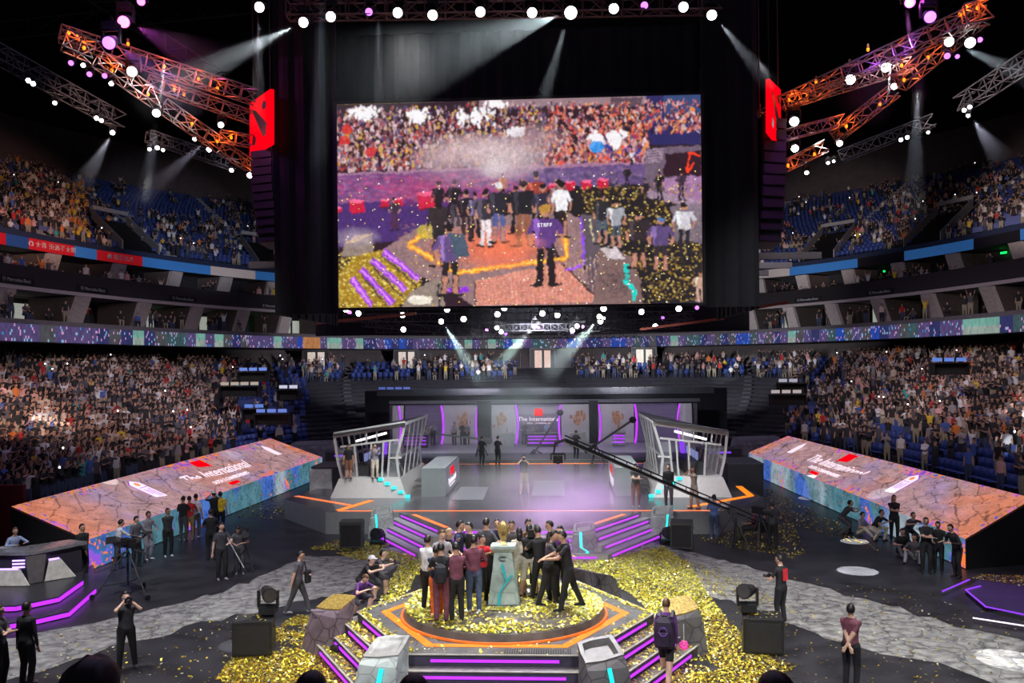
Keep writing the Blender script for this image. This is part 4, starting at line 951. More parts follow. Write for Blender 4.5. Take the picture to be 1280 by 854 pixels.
    b.quad(NO+dn, FO+dn, Vector((FO.x, FO.y, 0)), Vector((NO.x, NO.y, 0))); off = Vector((sx*.03, 0, 0)); b.quad(B0+off, B1+off, FI+off+dn, NI+off+dn)
    b.build('casing', mat('canopy_casing', (.008, .008, .01), .9), t)
    across = (NO-NI).normalized(); along = (FI-NI).normalized()
    def at(uu, vv): return NI.lerp(FI, uu).lerp(NO.lerp(FO, uu), vv)+up*.03
    wm = mat('canopy_white_graphic', (.8, .8, .8), .5, 0, (1, .82, .92), .95); pm = mat('canopy_purple_graphic', (.3, .1, .5), .5, 0, (.3, .08, .5), .9)
    def emblem(uu, vv, sc, flip=1):
        c0 = at(uu, vv); A = across; B = along
        def pt(a, b, h=0): return c0+A*a*sc+B*b*sc+up*h
        hexo = [(1.0, 0), (.72, .40), (-.72, .40), (-1.0, 0), (-.72, -.40), (.72, -.40)]
        g = t
        MB().rings([[pt(x*1.07, y*1.12, 0) for x, y in hexo], [pt(x*1.07, y*1.12, .01) for x, y in hexo]]).build('emblem_border', pm, g)
        MB().rings([[pt(x, y, .0) for x, y in hexo], [pt(x, y, .02) for x, y in hexo]]).build('emblem_plate', wm, g)
        d = MB()
        for (x0, x1, y) in ((-.55, .2, .17), (-.55, .1, -.02), (-.3, .2, -.2)): d.slab(pt(x0, y-.03, .03), pt(x1, y-.03, .03), pt(x1, y+.03, .03), pt(x0, y+.03, .03), .005)
        d.slab(pt(.3, -.3, .03), pt(.34, -.3, .03), pt(.34, .3, .03), pt(.3, .3, .03), .005); d.build('emblem_bars', pm, g)
        MB().rings([[pt(.62+.16*math.cos(q), .17*math.sin(q), .02) for q in [i*PI/4 for i in range(8)]], [pt(.62+.16*math.cos(q), .17*math.sin(q), .035) for q in [i*PI/4 for i in range(8)]]]).build('emblem_flame', mat('canopy_flame', (.8, .3, .1), .5, 0, (1, .3, .12), .9), g)
    if sx < 0: emblem(.27, .52, .92)
    else: emblem(.28, .52, .92)
    # far plain white lens-shaped emblem
    c0 = at(.86 if sx < 0 else .82, .5); pts = [c0+across*a+along*b_ for a, b_ in ((1.0, 0), (.6, .32), (-.6, .32), (-1.0, 0), (-.6, -.32), (.6, -.32))]
    MB().rings([pts, [p+up*.02 for p in pts]]).build('far_emblem', wm, t)
    tx = along if sx < 0 else -along; uc = .53 if sx < 0 else .56
    lettering('The International', 1.0, wm, t, at(uc, .48)+up*.01, tx, across, .008, shear=.2)
    lettering('DOTA 2 CHAMPIONSHIPS', .34, wm, t, at(uc, .24)+up*.01, tx, across, .008)
    q = at(uc, .76); MB().slab(q-along*.55-across*.42, q+along*.55-across*.42, q+along*.55+across*.42, q-along*.55+across*.42, .02) .build('red_logo', REDL, t)
    q2 = at(uc+.02*(-sx)*-1, .12); MB().slab(q2-along*.5-across*.1, q2+along*.5-across*.1, q2+along*.5+across*.1, q2-along*.5+across*.1, .02).build('red_logo_small', REDL, t)
    if sx < 0:
        MB().slab(B0+Vector((-.5, -.1, -.02)), B0+Vector((.4, -.1, -.02)), B0+Vector((.4, 1.2, -.02)), B0+Vector((-.5, 1.2, -.02)), .02).build('foot_plate', DARK, t)
    return t
nl = G(110, 715, 0); nr = G(1207, 712, 0); fl_ = G(403, 597, 0); fr_ = G(936, 591, 0)
tl = D(118, 675, nl.y+.2); 
canopy(-1, (nl.x, nl.y, 1.08), D(14, 633, 29.5), (fl_.x, fl_.y, 1.25), D(338, 548, 57), 'long left canopy of LED panels showing cracked stone with white lettering')
canopy(1, (nr.x, nr.y, 1.0), D(1292, 623, 29.5), (fr_.x, fr_.y, 1.25), D(985, 545, 58), 'long right canopy of LED panels showing cracked stone with white lettering')

# ------------------------------------------------------------------ big screen picture
W_, H_ = 475, 269
IMG = np.zeros((H_, W_, 3)); yy, xx = np.mgrid[0:H_, 0:W_]; K_ = .4
def blend(mask, col, a=1.0, bb=None):
    c = srgb(col) if max(col) > 1.0001 or True else np.array(col)
    m = (mask.astype(float)*a)[..., None]
    if bb: y0, y1, x0, x1 = bb; IMG[y0:y1, x0:x1] = IMG[y0:y1, x0:x1]*(1-m)+c*m
    else: IMG[:] = IMG*(1-m)+c*m
def bbx(x0, y0, x1, y1): return max(0, int(y0)), min(H_, int(y1)+2), max(0, int(x0)), min(W_, int(x1)+2)
def p_poly(pts, col, a=1.0):
    pts = [(x*K_, y*K_) for x, y in pts]; b = bbx(min(p[0] for p in pts), min(p[1] for p in pts), max(p[0] for p in pts), max(p[1] for p in pts))
    if b[0] >= b[1] or b[2] >= b[3]: return
    X = xx[b[0]:b[1], b[2]:b[3]]+.5; Y = yy[b[0]:b[1], b[2]:b[3]]+.5; ins = np.zeros(X.shape, bool); n = len(pts)
    for i in range(n):
        x1, y1 = pts[i]; x2, y2 = pts[(i+1) % n]
        if y1 == y2: continue
        ins ^= ((y1 > Y) != (y2 > Y)) & (X < (x2-x1)*(Y-y1)/(y2-y1)+x1)
    blend(ins, col, a, b)
def p_ell(x, y, rx, ry, col, a=1.0, soft=False):
    x *= K_; y *= K_; rx *= K_; ry *= K_; b = bbx(x-rx, y-ry, x+rx, y+ry)
    if b[0] >= b[1] or b[2] >= b[3]: return
    d = ((xx[b[0]:b[1], b[2]:b[3]]+.5-x)/max(rx, .5))**2+((yy[b[0]:b[1], b[2]:b[3]]+.5-y)/max(ry, .5))**2
    blend(np.clip(1-d, 0, 1)**1.2 if soft else d < 1, col, a, b)
def p_line(x0, y0, x1, y1, w, col, a=1.0):
    L = math.hypot(x1-x0, y1-y0) or 1; nx, ny = -(y1-y0)/L*w/2, (x1-x0)/L*w/2; p_poly([(x0+nx, y0+ny), (x1+nx, y1+ny), (x1-nx, y1-ny), (x0-nx, y0-ny)], col, a)
IMG[:] = srgb((44, 20, 34))
p_poly([(470, 0), (1015, 0), (1015, 26), (470, 26)], (150, 122, 132)); p_poly([(900, 2), (1000, 2), (1000, 34), (900, 34)], (92, 70, 84)); p_poly([(1070, 0), (1188, 0), (1188, 60), (1070, 60)], (70, 110, 140))
p_poly([(1010, 0), (1188, 0), (1188, 160), (1010, 160)], (40, 40, 110), .7); p_poly([(880, 130), (1000, 130), (1000, 220), (860, 210)], (30, 70, 190), .6)
rr_ = random.Random(5)
for i in range(4200):
    x = rr_.uniform(0, 1188); y = 12+205*rr_.random()**.85
    if x > 1020 and y > 120: continue
    t = x/1188; cols = [(210, 170, 170), (150, 90, 100), (60, 24, 34), (230, 200, 205), (120, 50, 60), (30, 12, 22), (190, 60, 60), (90, 70, 120)]+([(235, 120, 100), (230, 90, 70), (240, 150, 70)] if t > .58 else [(120, 110, 140), (215, 170, 60)])
    c = rr_.choice(cols); s = rr_.uniform(.7, 1.3)*(4.2+y/60); p_ell(x, y, s*.62, s*1.1, c, .9)
    if rr_.random() < .5: p_ell(x, y-s*1.2, s*.4, s*.45, (205, 150, 140), .9)
for (cx, cy, sx_, sy_) in ((85, 32, 42, 18), (270, 45, 36, 20), (455, 52, 48, 24), (525, 10, 36, 9), (592, 108, 26, 12), (852, 135, 20, 16), (914, 135, 28, 24)):
    for i in range(60): p_ell(cx+rr_.gauss(0, sx_*.5), cy+rr_.gauss(0, sy_*.5), 5, 8, (250, 245, 250), .9)
for (cx, cy) in ((25, 120), (35, 85), (110, 160)): p_ell(cx, cy, 18, 16, (215, 40, 40), .85)
p_ell(852, 160, 26, 18, (30, 150, 235), .9)
# low wall, floor
p_poly([(0, 228), (620, 215), (1012, 212), (1012, 240), (0, 250)], (168, 120, 150)); p_poly([(0, 236), (630, 224), (630, 330), (0, 340)], (126, 74, 128)); p_poly([(0, 330), (380, 310), (330, 440), (0, 470)], (74, 42, 112))
p_poly([(620, 230), (1010, 218), (1010, 300), (620, 310)], (104, 76, 130)); p_poly([(560, 300), (900, 280), (1188, 300), (1188, 672), (820, 672)], (30, 22, 28))
for i in range(500):
    x = rr_.uniform(0, 640); y = rr_.uniform(240, 325); p_ell(x, y, 10, 4, rr_.choice([(150, 90, 150), (90, 50, 110), (180, 110, 150), (200, 60, 120)]), .45)
for i in range(160): x = rr_.uniform(640, 1000); p_ell(x, rr_.uniform(230, 290), 9, 5, rr_.choice([(120, 90, 140), (70, 60, 90), (150, 120, 160)]), .5)
p_poly([(1010, 170), (1188, 165), (1188, 400), (1060, 330), (1000, 290)], (110, 90, 110)); p_poly([(1070, 190), (1188, 180), (1188, 262), (1068, 262)], (46, 14, 32)); p_poly([(1060, 268), (1188, 262), (1188, 350), (1080, 320)], (165, 120, 165))
for a, b in (((1142, 250), (1152, 186)), ((1152, 186), (1184, 200)), ((1142, 250), (1166, 222))): p_line(*a, *b, 7, (255, 60, 20))
for i in range(6): p_poly([(1010, 175+i*8), (1066, 172+i*8), (1066, 175+i*8), (1010, 179+i*8)], (180, 150, 170), .8)
for (x, y, s) in ((65, 340, 26), (158, 330, 16), (203, 325, 16), (298, 325, 34), (765, 285, 17), (818, 283, 18), (872, 280, 18), (4, 350, 10), (706, 290, 12)):
    p_poly([(x-s, y-s*.7), (x+s, y-s*.7), (x+s*.9, y+s*.8), (x-s*.9, y+s*.8)], (205, 20, 60)); p_ell(x, y-s*.7, s, s*.25, (250, 110, 150)); p_line(x-s*.8, y+s*.8, x+s*.8, y+s*.8, 4, (120, 20, 40))
for i in range(1500):
    y = rr_.uniform(290, 672); x = rr_.uniform(800, 1188)
    if x < 800+(y-290)*.1: continue
    p_ell(x, y, 3.4, 2.2, rr_.choice([(200, 160, 60), (150, 110, 40), (230, 200, 120), (90, 70, 30)]), .8)
p_poly([(1000, 300), (1188, 345), (1188, 372), (1020, 330)], (180, 150, 180), .7)
p_poly([(1090, 360), (1188, 352), (1188, 480), (1100, 470)], (130, 115, 130), .8)
# stage in the picture
p_poly([(140, 485), (310, 385), (760, 372), (806, 400), (806, 560), (870, 672), (450, 672), (280, 575)], (150, 118, 120)); p_poly([(800, 380), (850, 385), (885, 672), (820, 672)], (95, 82, 92))
for i in range(900):
    x = rr_.uniform(200, 800); y = rr_.uniform(400, 560); p_ell(x, y, 7, 2, rr_.choice([(190, 150, 140), (110, 90, 100), (215, 140, 110)]), .3)
p_ell(500, 480, 240, 80, (232, 110, 72), .75, True); p_ell(560, 470, 160, 60, (245, 120, 80), .7, True)
for a, b in (((232, 468), (392, 562)), ((392, 562), (660, 530)), ((660, 530), (752, 520)), ((752, 520), (742, 400)), ((232, 468), (300, 425))): p_line(*a, *b, 17, (255, 150, 40)); p_line(*a, *b, 6, (255, 215, 90))
p_ell(295, 425, 30, 26, (200, 180, 60), .8)
p_poly([(448, 590), (735, 536), (862, 664), (455, 670)], (222, 140, 122))
for i in range(32): p_line(450+i*13, 590-i*2.4, 460+i*16-(i*3), 672, 2, (235, 190, 175), .7)
for i in range(14): p_line(448, 598+i*6, 862, 560+i*9, 1.5, (170, 90, 80), .5)
p_line(448, 590, 455, 670, 5, (90, 60, 60)); p_line(735, 536, 862, 664, 6, (70, 50, 50))
p_poly([(0, 672), (0, 560), (60, 500), (150, 480), (280, 575), (200, 672)], (165, 130, 34))
for i in range(900):
    x = rr_.uniform(0, 270); y = rr_.uniform(490, 672)
    if y > 480+max(0, x-150)*.75: p_ell(x, y, 4, 2.4, rr_.choice([(230, 200, 70), (120, 90, 20), (250, 230, 130), (190, 140, 30)]), .8)
for a, b in (((150, 485), (268, 582)), ((112, 515), (222, 618)), ((75, 545), (180, 660)), ((45, 575), (110, 668))): p_line(*a, *b, 20, (165, 60, 225)); p_line(*a, *b, 7, (225, 140, 255))
for a, b in (((130, 500), (245, 600)), ((95, 530), (200, 640)), ((60, 560), (145, 664))): p_line(a[0]+14, a[1]+1, b[0]+14, b[1]+1, 7, (90, 70, 60))
p_poly([(6, 505), (20, 460), (60, 432), (112, 430), (118, 492), (60, 500)], (150, 130, 120)); p_poly([(20, 460), (60, 432), (112, 430), (70, 452)], (225, 190, 120))
p_poly([(210, 672), (235, 625), (300, 590), (345, 582), (350, 672)], (150, 132, 122)); p_ell(270, 650, 42, 16, (255, 245, 230), .9); p_line(345, 620, 430, 618, 16, (150, 50, 225)); p_line(330, 600, 335, 672, 8, (60, 50, 60))
p_poly([(835, 672), (850, 560), (862, 490), (900, 484), (960, 520), (990, 600), (994, 672)], (128, 100, 98)); p_poly([(862, 490), (915, 486), (940, 530), (880, 520)], (215, 200, 205))
for a, b in (((942, 545), (950, 590)), ((950, 590), (938, 600)), ((938, 600), (968, 625)), ((968, 625), (968, 660))): p_line(*a, *b, 13, (20, 215, 205))
for i in range(30): p_line(rr_.uniform(845, 960), rr_.uniform(540, 650), rr_.uniform(845, 960), rr_.uniform(540, 650), 2.5, (70, 55, 60), .6)
p_line(800, 390, 808, 545, 6, (150, 70, 240)); p_line(745, 560, 800, 545, 7, (170, 80, 250)); p_line(830, 395, 838, 470, 4, (220, 210, 160))
p_ell(450, 160, 190, 62, (205, 180, 184), .85, True); p_ell(560, 190, 150, 80, (214, 192, 196), .85, True); p_ell(340, 190, 110, 50, (190, 160, 168), .7, True); p_ell(650, 130, 110, 60, (180, 150, 160), .6, True); p_ell(520, 220, 60, 40, (225, 215, 215), .7, True)
p_ell(290, 290, 160, 60, (210, 60, 110), .35, True); p_ell(60, 440, 90, 40, (190, 170, 190), .6, True)
def fig(x, y0, y1, top, leg, w=1.0, skin=(190, 130, 110), arm=None, hair=(30, 18, 22), short=False):
    h = y1-y0; hw = h*.085*w; hh = h*.085
    for s in (-1, 1):
        p_line(x+s*hw*.5, y0+h*.5, x+s*hw*.75, y1-h*.03, hw*.85, leg)
        if short: p_line(x+s*hw*.62, y0+h*.72, x+s*hw*.75, y1-h*.04, hw*.6, skin)
        p_ell(x+s*hw*1.1, y1-h*.02, hw*.8, h*.022, (30, 26, 30))
        ax = x+s*hw*(2.3 if arm is None else 2.0)
        p_line(x+s*hw*1.3, y0+h*.19, ax*.85+x*.15, y0+h*.36, hw*.6, top); p_line(ax*.85+x*.15, y0+h*.36, ax*.8+x*.2-s*hw*.2, y0+h*(.5 if arm is None else arm), hw*.42, skin)
    p_poly([(x-hw*1.45, y0+h*.165), (x+hw*1.45, y0+h*.165), (x+hw*1.1, y0+h*.52), (x-hw*1.1, y0+h*.52)], top); p_poly([(x-hw*1.45, y0+h*.165), (x-hw*.7, y0+h*.165), (x-hw*.8, y0+h*.5), (x-hw*1.1, y0+h*.5)], tuple(min(255, c_*1.5+26) for c_ in top), .6)
    p_ell(x, y0+hh*.9, hw*.6, hh*.85, skin); p_ell(x, y0+hh*.6, hw*.64, hh*.6, hair)
BK = (34, 24, 32); NV = (44, 36, 74); GY = (70, 62, 76)
for a in [(1015, 260, 0), ]: pass
for (x, y0, y1, tp, lg, kw) in [(950, 225, 292, BK, BK, {}), (1053, 245, 340, (28, 18, 24), BK, {}), (1124, 245, 342, (60, 40, 60), (40, 26, 40), {}), (1008, 268, 350, BK, BK, {}), (965, 175, 222, (215, 205, 215), BK, {}),
    (335, 262, 400, BK, BK, {}), (388, 258, 410, BK, GY, {}), (425, 290, 460, BK, (60, 40, 44), {}), (455, 300, 450, (90, 80, 110), BK, {}), (488, 290, 480, (56, 48, 60), (236, 222, 226), {}), (545, 240, 330, (190, 120, 80), BK, {}),
    (532, 268, 470, (40, 34, 46), (84, 92, 150), dict(w=1.15, hair=(235, 232, 236), short=True)), (588, 280, 440, BK, BK, {}), (655, 236, 440, (150, 60, 50), BK, {}), (612, 262, 482, (30, 26, 34), (150, 92, 66), dict(w=1.2)),
    (676, 275, 470, (46, 40, 60), (40, 30, 36), dict(w=1.1)), (725, 262, 440, (120, 90, 90), BK, {}), (737, 270, 455, (240, 236, 242), (44, 30, 32), dict(short=True)),
    (332, 330, 545, (40, 34, 36), (40, 34, 36), dict(w=1.0, short=True)), (868, 310, 480, (40, 38, 44), (70, 90, 110), dict(short=True)), (912, 332, 495, (165, 165, 175), (76, 86, 100), dict(w=1.1, short=True)),
    (985, 370, 560, (46, 34, 40), (30, 24, 28), dict(w=1.3, short=True)), (1055, 392, 570, (92, 70, 120), (50, 38, 48), dict(w=1.4, short=True, hair=(90, 120, 170))), (1130, 345, 520, (205, 200, 210), (36, 32, 40), dict(w=1.2)),
    (188, 310, 420, (60, 40, 60), (80, 40, 60), {}), (1180, 570, 672, (190, 150, 130), (200, 160, 150), dict(w=1.3))]: fig(x, y0, y1, tp, lg, **kw)
fig(370, 400, 640, (104, 78, 134), (36, 28, 34), w=1.25, short=True); p_poly([(362, 428), (420, 440), (436, 510), (388, 515)], (76, 90, 110)); p_poly([(300, 348), (366, 348), (352, 420), (312, 420)], (52, 40, 44))
fig(683, 345, 612, (98, 60, 132), (34, 22, 30), w=1.25, hair=(190, 140, 60)); p_line(706, 470, 722, 520, 12, (50, 40, 50))
wx = (fbm(xx/5.0, yy/5.0, 51, 3)-.5)*5.0; wy = (fbm(xx/5.0+30, yy/5.0, 57, 3)-.5)*5.0
IMG[:] = IMG[np.clip((yy+wy).round().astype(int), 0, H_-1), np.clip((xx+wx).round().astype(int), 0, W_-1)]
soft_ = IMG.copy()
for dy_, dx_ in ((0, 1), (1, 0), (0, -1), (-1, 0)): soft_ += np.roll(np.roll(IMG, dy_, 0), dx_, 1)
IMG[:] = soft_/5
sh_ = .72+.56*fbm(xx/3.2, yy/4.5, 63, 3); IMG[60:] *= sh_[60:, :, None]
p_ell(540, 520, 120, 40, (240, 120, 90), .6, True); p_ell(610, 470, 90, 30, (245, 140, 100), .45, True); p_ell(470, 235, 240, 60, (205, 175, 190), .3, True)
GL = {'S': '111100111001111', 'T': '111010010010010', 'A': '111101111101101', 'F': '111100111100100'}
for ci, ch in enumerate('STAFF'):
    for k, b_ in enumerate(GL[ch]):
        if b_ == '1': IMG[162+k//3, 263+ci*4+k % 3] = srgb((240, 235, 245))
for i in range(380): p_ell(rr_.uniform(0, 1188), rr_.uniform(240, 672), 2.6, 2.2, rr_.choice([(250, 225, 120), (255, 245, 220), (220, 170, 60)]), .9)
IMG = IMG*(.86+.3*fbm(xx/9.0, yy/9.0, 91)[..., None])+.012; g_ = RNG.normal(1, .07, IMG.shape[:2])[..., None]; IMG = np.clip(IMG*g_, 0, 1)
SD = 27.0
c00 = D(420, 384, SD); c11 = D(874, 122, SD); c10 = D(876, 380, SD); c01 = D(418, 127, SD)
ys = (c00.y+c10.y)/2; SX0, SX1 = (c00.x+c01.x)/2, (c10.x+c11.x)/2; SZ0, SZ1 = (c00.z+c10.z)/2, (c01.z+c11.z)/2
scr = thing('big_video_screen', 'huge hanging video screen showing the crowd and figures on the confetti strewn stage', 'screen', ((SX0+SX1)/2, ys, SZ0))
hw = (SX1-SX0)/2; hh = SZ1-SZ0
painted_grid('picture', (-hw, 0, hh), (hw, 0, hh), (hw, 0, 0), (-hw, 0, 0), W_, H_, IMG, attr_mat('video_wall', 1.0, .4), scr)
MB().box((0, .2, hh/2), (2*hw+.1, .36, hh+.1)).build('housing', BLACK, scr)
MB().bar((-hw-.05, -.02, hh+.04), (hw+.05, -.02, hh+.04), .08).bar((-hw-.05, -.02, -.04), (hw+.05, -.02, -.04), .08).bar((-hw-.05, -.02, -.04), (-hw-.05, -.02, hh+.04), .08).bar((hw+.05, -.02, -.04), (hw+.05, -.02, hh+.04), .08).build('frame', BLACK, scr)
# drapes round the screen
drm = mat('black_drape', (.005, .005, .008), .95, vary=.3, scale=3)
def drape(label, x0, x1, z0, z1, y, wav=.06):
    n = max(8, int((x1-x0)/.16)); mb = MB(); fr = [(x0+(x1-x0)*i/n, y+wav*math.sin(i*1.9)+wav*.5*math.sin(i*.7)) for i in range(n+1)]
    vs = [(x, yy_, z0) for x, yy_ in fr]+[(x, yy_, z1) for x, yy_ in fr]+[(x, yy_+.1, z0) for x, yy_ in fr]+[(x, yy_+.1, z1) for x, yy_ in fr]; m = n+1; fs = []
    for i in range(n): fs += [(i, i+1, m+i+1, m+i), (2*m+i+1, 2*m+i, 3*m+i, 3*m+i+1), (i+1, i, 2*m+i, 2*m+i+1), (m+i, m+i+1, 3*m+i+1, 3*m+i)]
    fs += [(0, m, 3*m, 2*m), (n, 2*m+n, 3*m+n, m+n)]; mb.add(vs, fs); return tag(mb.build('black_drape', drm), label, 'drape', None)
zt = 19.5
xl = D(349, 300, 28).x; xr = D(946, 300, 27).x; zb = D(380, 393, 27.5).z
drape('tall black drape hanging left of the big video screen', xl, SX0-.06, zb, zt, ys+.1)
drape('tall black drape hanging right of the big video screen', SX1+.06, xr, zb+.05, zt, ys+.1)
drape('wide black drape hanging above the big video screen', SX0-.05, SX1+.05, SZ1+.1, zt-2.2, ys+.45)
# side returns of the drape box
for lb, x in (('black side drape running back behind the left drape', xl), ('black side drape running back behind the right drape', xr)):
    mb = MB(); n = 24
    for i in range(n): mb.box((x+.05*math.sin(i*2.0), ys+.5+i*.3, (zb+zt)/2), (.08, .31, zt-zb))
    tag(mb.build('side_drape', drm), lb, 'drape')
# bulging speaker clusters either side (curved hangs, covered black)
def line_array(label, px0, px1, py0, py1, d, sgn):
    a = D((px0+px1)/2, py0, d); b = D((px0+px1)/2, py1, d); w = abs(px1-px0)/FPX*d; n = 11; h = (a.z-b.z)/n
    t = thing('speaker_array', label, 'speaker', (a.x, a.y, b.z), R(-20*sgn)); ang = 0
    for i in range(n):
        u = i/(n-1); off = .55*u**2.2*-1
        MB().box((0, 0, 0), (w, .62, h*.94)).box((0, -.32, 0), (w*.9, .04, h*.8)).build('speaker_module', BLACK, t, (-sgn*0, off*-.6, (n-1-i)*h+h/2)).rotation_euler = (R(-14*u*u), 0, 0)
    for s in (-1, 1): MB().bar((s*w*.4, 0, n*h), (s*w*.4, 0, n*h+5), .03).build('chain', DARK, t)
    return t
line_array('curved black speaker array hanging outside the left drape', 318, 352, 190, 306, 28, 1)
line_array('curved black speaker array hanging outside the right drape', 944, 978, 150, 306, 28, -1)

# red logo panels
def logo_panel(label, corners):
    bl, br, tr_, tl_ = [Vector(c) for c in corners]; o = (bl+br+tr_+tl_)/4; t = thing('red_logo_panel', label, 'sign', o); bl, br, tr_, tl_ = [v-o for v in (bl, br, tr_, tl_)]
    n = (br-bl).cross(tl_-bl).normalized()
    def q(u, v, h=.0): return bl.lerp(br, u).lerp(tl_.lerp(tr_, u), v)+n*h
    MB().rings([[q(0, 0), q(1, .0), q(1.0, 1), q(0, .98)], [q(0, 0, -.12), q(1, 0, -.12), q(1, 1, -.12), q(0, .98, -.12)]]).build('lit_panel', REDL, t)
    dk = mat('logo_dark', (.03, .012, .02), .5)
    m = MB()
    for hh_ in (.012, -.132):
        for pts in ([(.15, .80), (.3, .78), (.85, .42), (.80, .22), (.68, .20)], [(.62, .80), (.72, .86), (.82, .80), (.80, .70), (.66, .70)], [(.14, .16), (.20, .36), (.34, .26), (.30, .14)]):
            P_ = [q(u, v, hh_) for u, v in pts]; P2 = [q(u, v, hh_*1.3) for u, v in pts]; m.rings([P_, P2])
    m.build('dark_glyph', dk, t)
    for s in (0.1, .9): MB().bar(q(s, 1, -.06), q(s, 1, -.06)+Vector((0, 0, 4)), .02).build('cable', DARK, t)
    return t
logo_panel('glowing red square logo panel hanging left of the screen box', [D(312, 195, 28.6), D(338, 180, 27), D(338, 111, 27), D(312, 128, 28.6)])
logo_panel('glowing red square logo panel hanging right of the screen box', [D(962, 165, 27), D(976, 183, 28.2), D(976, 112, 28.2), D(962, 97, 27)])

# ------------------------------------------------------------------ trusses
def truss(label, p, q, s=.5, bays=None, m=None, group=None, name='lighting_truss'):
    p = Vector(p); q = Vector(q); L = (q-p).length; d = (q-p)/L; side = d.cross(Vector((0, 0, 1))).normalized(); up = side.cross(d)
    bays = bays or max(2, int(L/s/1.1)); t = thing(name, label, 'truss', p, 0, group); o = Vector((0, 0, 0)); off = [side*a*s/2+up*b*s/2 for a, b in ((-1, -1), (1, -1), (1, 1), (-1, 1))]
    ch = MB(); br = MB(); w = .055*s/.5
    for v in off: ch.bar(o+v, d*L+v, w, n=6)
    for i in range(bays):
        a = d*(L*i/bays); b = d*(L*(i+1)/bays)
        for j in range(4):
            u, v = off[j], off[(j+1) % 4]; br.bar(a+u, b+v, w*.6) if i % 2 == 0 else br.bar(a+v, b+u, w*.6)
            br.bar(a+u, a+v, w*.6)
    ch.build('chord', m or CHROME, t); br.build('bracing', m or CHROME, t); return t
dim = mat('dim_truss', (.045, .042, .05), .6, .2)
TL = [((75, 42), (320, 122), 25.5, 28, .42, 'upper left truss glowing orange, running down to the red logo panel'), ((185, 102), (314, 147), 27, 28, .36, 'short middle left truss glowing orange, below the upper left one'),
      ((122, 74), (200, 128), 25.6, 27, .42, 'lower left truss section glowing orange, its upper end'), ((203, 132), (275, 182), 27.2, 28.2, .40, 'lower left truss section glowing orange in the middle'), ((276, 184), (320, 212), 28.4, 29, .36, 'lower left truss end section with bright lamps'),
      ((275, 170), (314, 177), 28, 28.4, .34, 'very short left truss stub beside the red logo panel'), ((80, 50), (118, 66), 24.4, 24.8, .5, 'corner block of the left truss glowing bright orange'), ((320, 212), (345, 140), 29, 31, .34, 'steep left truss piece behind the red logo panel'),
      ((978, 130), (1232, 12), 28, 24.5, .42, 'upper right truss glowing orange, rising to the top right corner'), ((985, 128), (1140, 80), 28, 27, .36, 'middle right truss glowing orange with two white lamps'),
      ((976, 211), (1033, 182), 28.6, 28.2, .34, 'lower right truss end section glowing bright orange'), ((1042, 172), (1120, 112), 28, 27, .38, 'lower right truss section glowing orange in the middle'), ((1124, 105), (1225, 22), 27, 25, .42, 'lower right truss section rising to the corner block'),
      ((980, 170), (1055, 150), 28, 28, .32, 'short right truss between the logo panel and the curve'), ((1205, 22), (1238, 14), 24.6, 24.4, .55, 'corner block of the right truss glowing bright orange'), ((946, 165), (958, 135), 30, 29, .34, 'small right truss piece behind the drape beside the logo panel')]
for a, b, d0, d1, s, lb in TL: truss(lb, D(*a, d0), D(*b, d1), s)
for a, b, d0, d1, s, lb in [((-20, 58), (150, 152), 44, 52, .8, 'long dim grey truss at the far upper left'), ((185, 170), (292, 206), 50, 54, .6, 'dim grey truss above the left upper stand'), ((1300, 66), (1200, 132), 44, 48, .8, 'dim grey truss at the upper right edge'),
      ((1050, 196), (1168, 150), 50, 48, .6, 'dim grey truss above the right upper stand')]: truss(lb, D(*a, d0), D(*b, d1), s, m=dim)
truss('long horizontal truss carrying the lamps above the big screen', D(360, 12, 25.5), D(900, 4, 25.5), .5, m=mat('reddish_truss', (.22, .10, .10), .5, .3))
for i, (x0, y0, x1, y1, d) in enumerate([(430, 398, 868, 394, 46), (470, 412, 850, 407, 52), (560, 421, 800, 418, 60), (455, 404, 640, 420, 50), (860, 396, 700, 416, 50)]):
    truss('thin dark truss in the rig under the big screen, %s' % ['front row', 'second row', 'rear row', 'slanting on the left', 'slanting on the right'][i], D(x0, y0, d), D(x1, y1, d if i < 3 else d+8), .4, m=dim)
for i, (a, b, d) in enumerate([((395, 404), (520, 392), 40), ((905, 398), (800, 412), 42), ((905, 392), (985, 378), 40)]):
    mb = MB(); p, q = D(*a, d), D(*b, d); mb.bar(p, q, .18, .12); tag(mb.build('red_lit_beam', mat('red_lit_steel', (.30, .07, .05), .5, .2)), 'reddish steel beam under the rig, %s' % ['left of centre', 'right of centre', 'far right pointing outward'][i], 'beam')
# fill structure of dark underside: many thin beams
for i in range(7):
    y = 40+i*5; struct(MB().bar((-13, y, 11.6+i*.12), (13, y, 11.6+i*.12), .22, .3).build('trim_rig_beam_%d' % (i+1), mat('rig_beam_dark', (.035, .035, .045), .6)))
# dark rig ceiling over the stage that hides the far upper tier (black masking flown over the stage)
drape('black masking drape flown across the hall behind the big screen', -15, 13.6, 8.9, 26, 58)

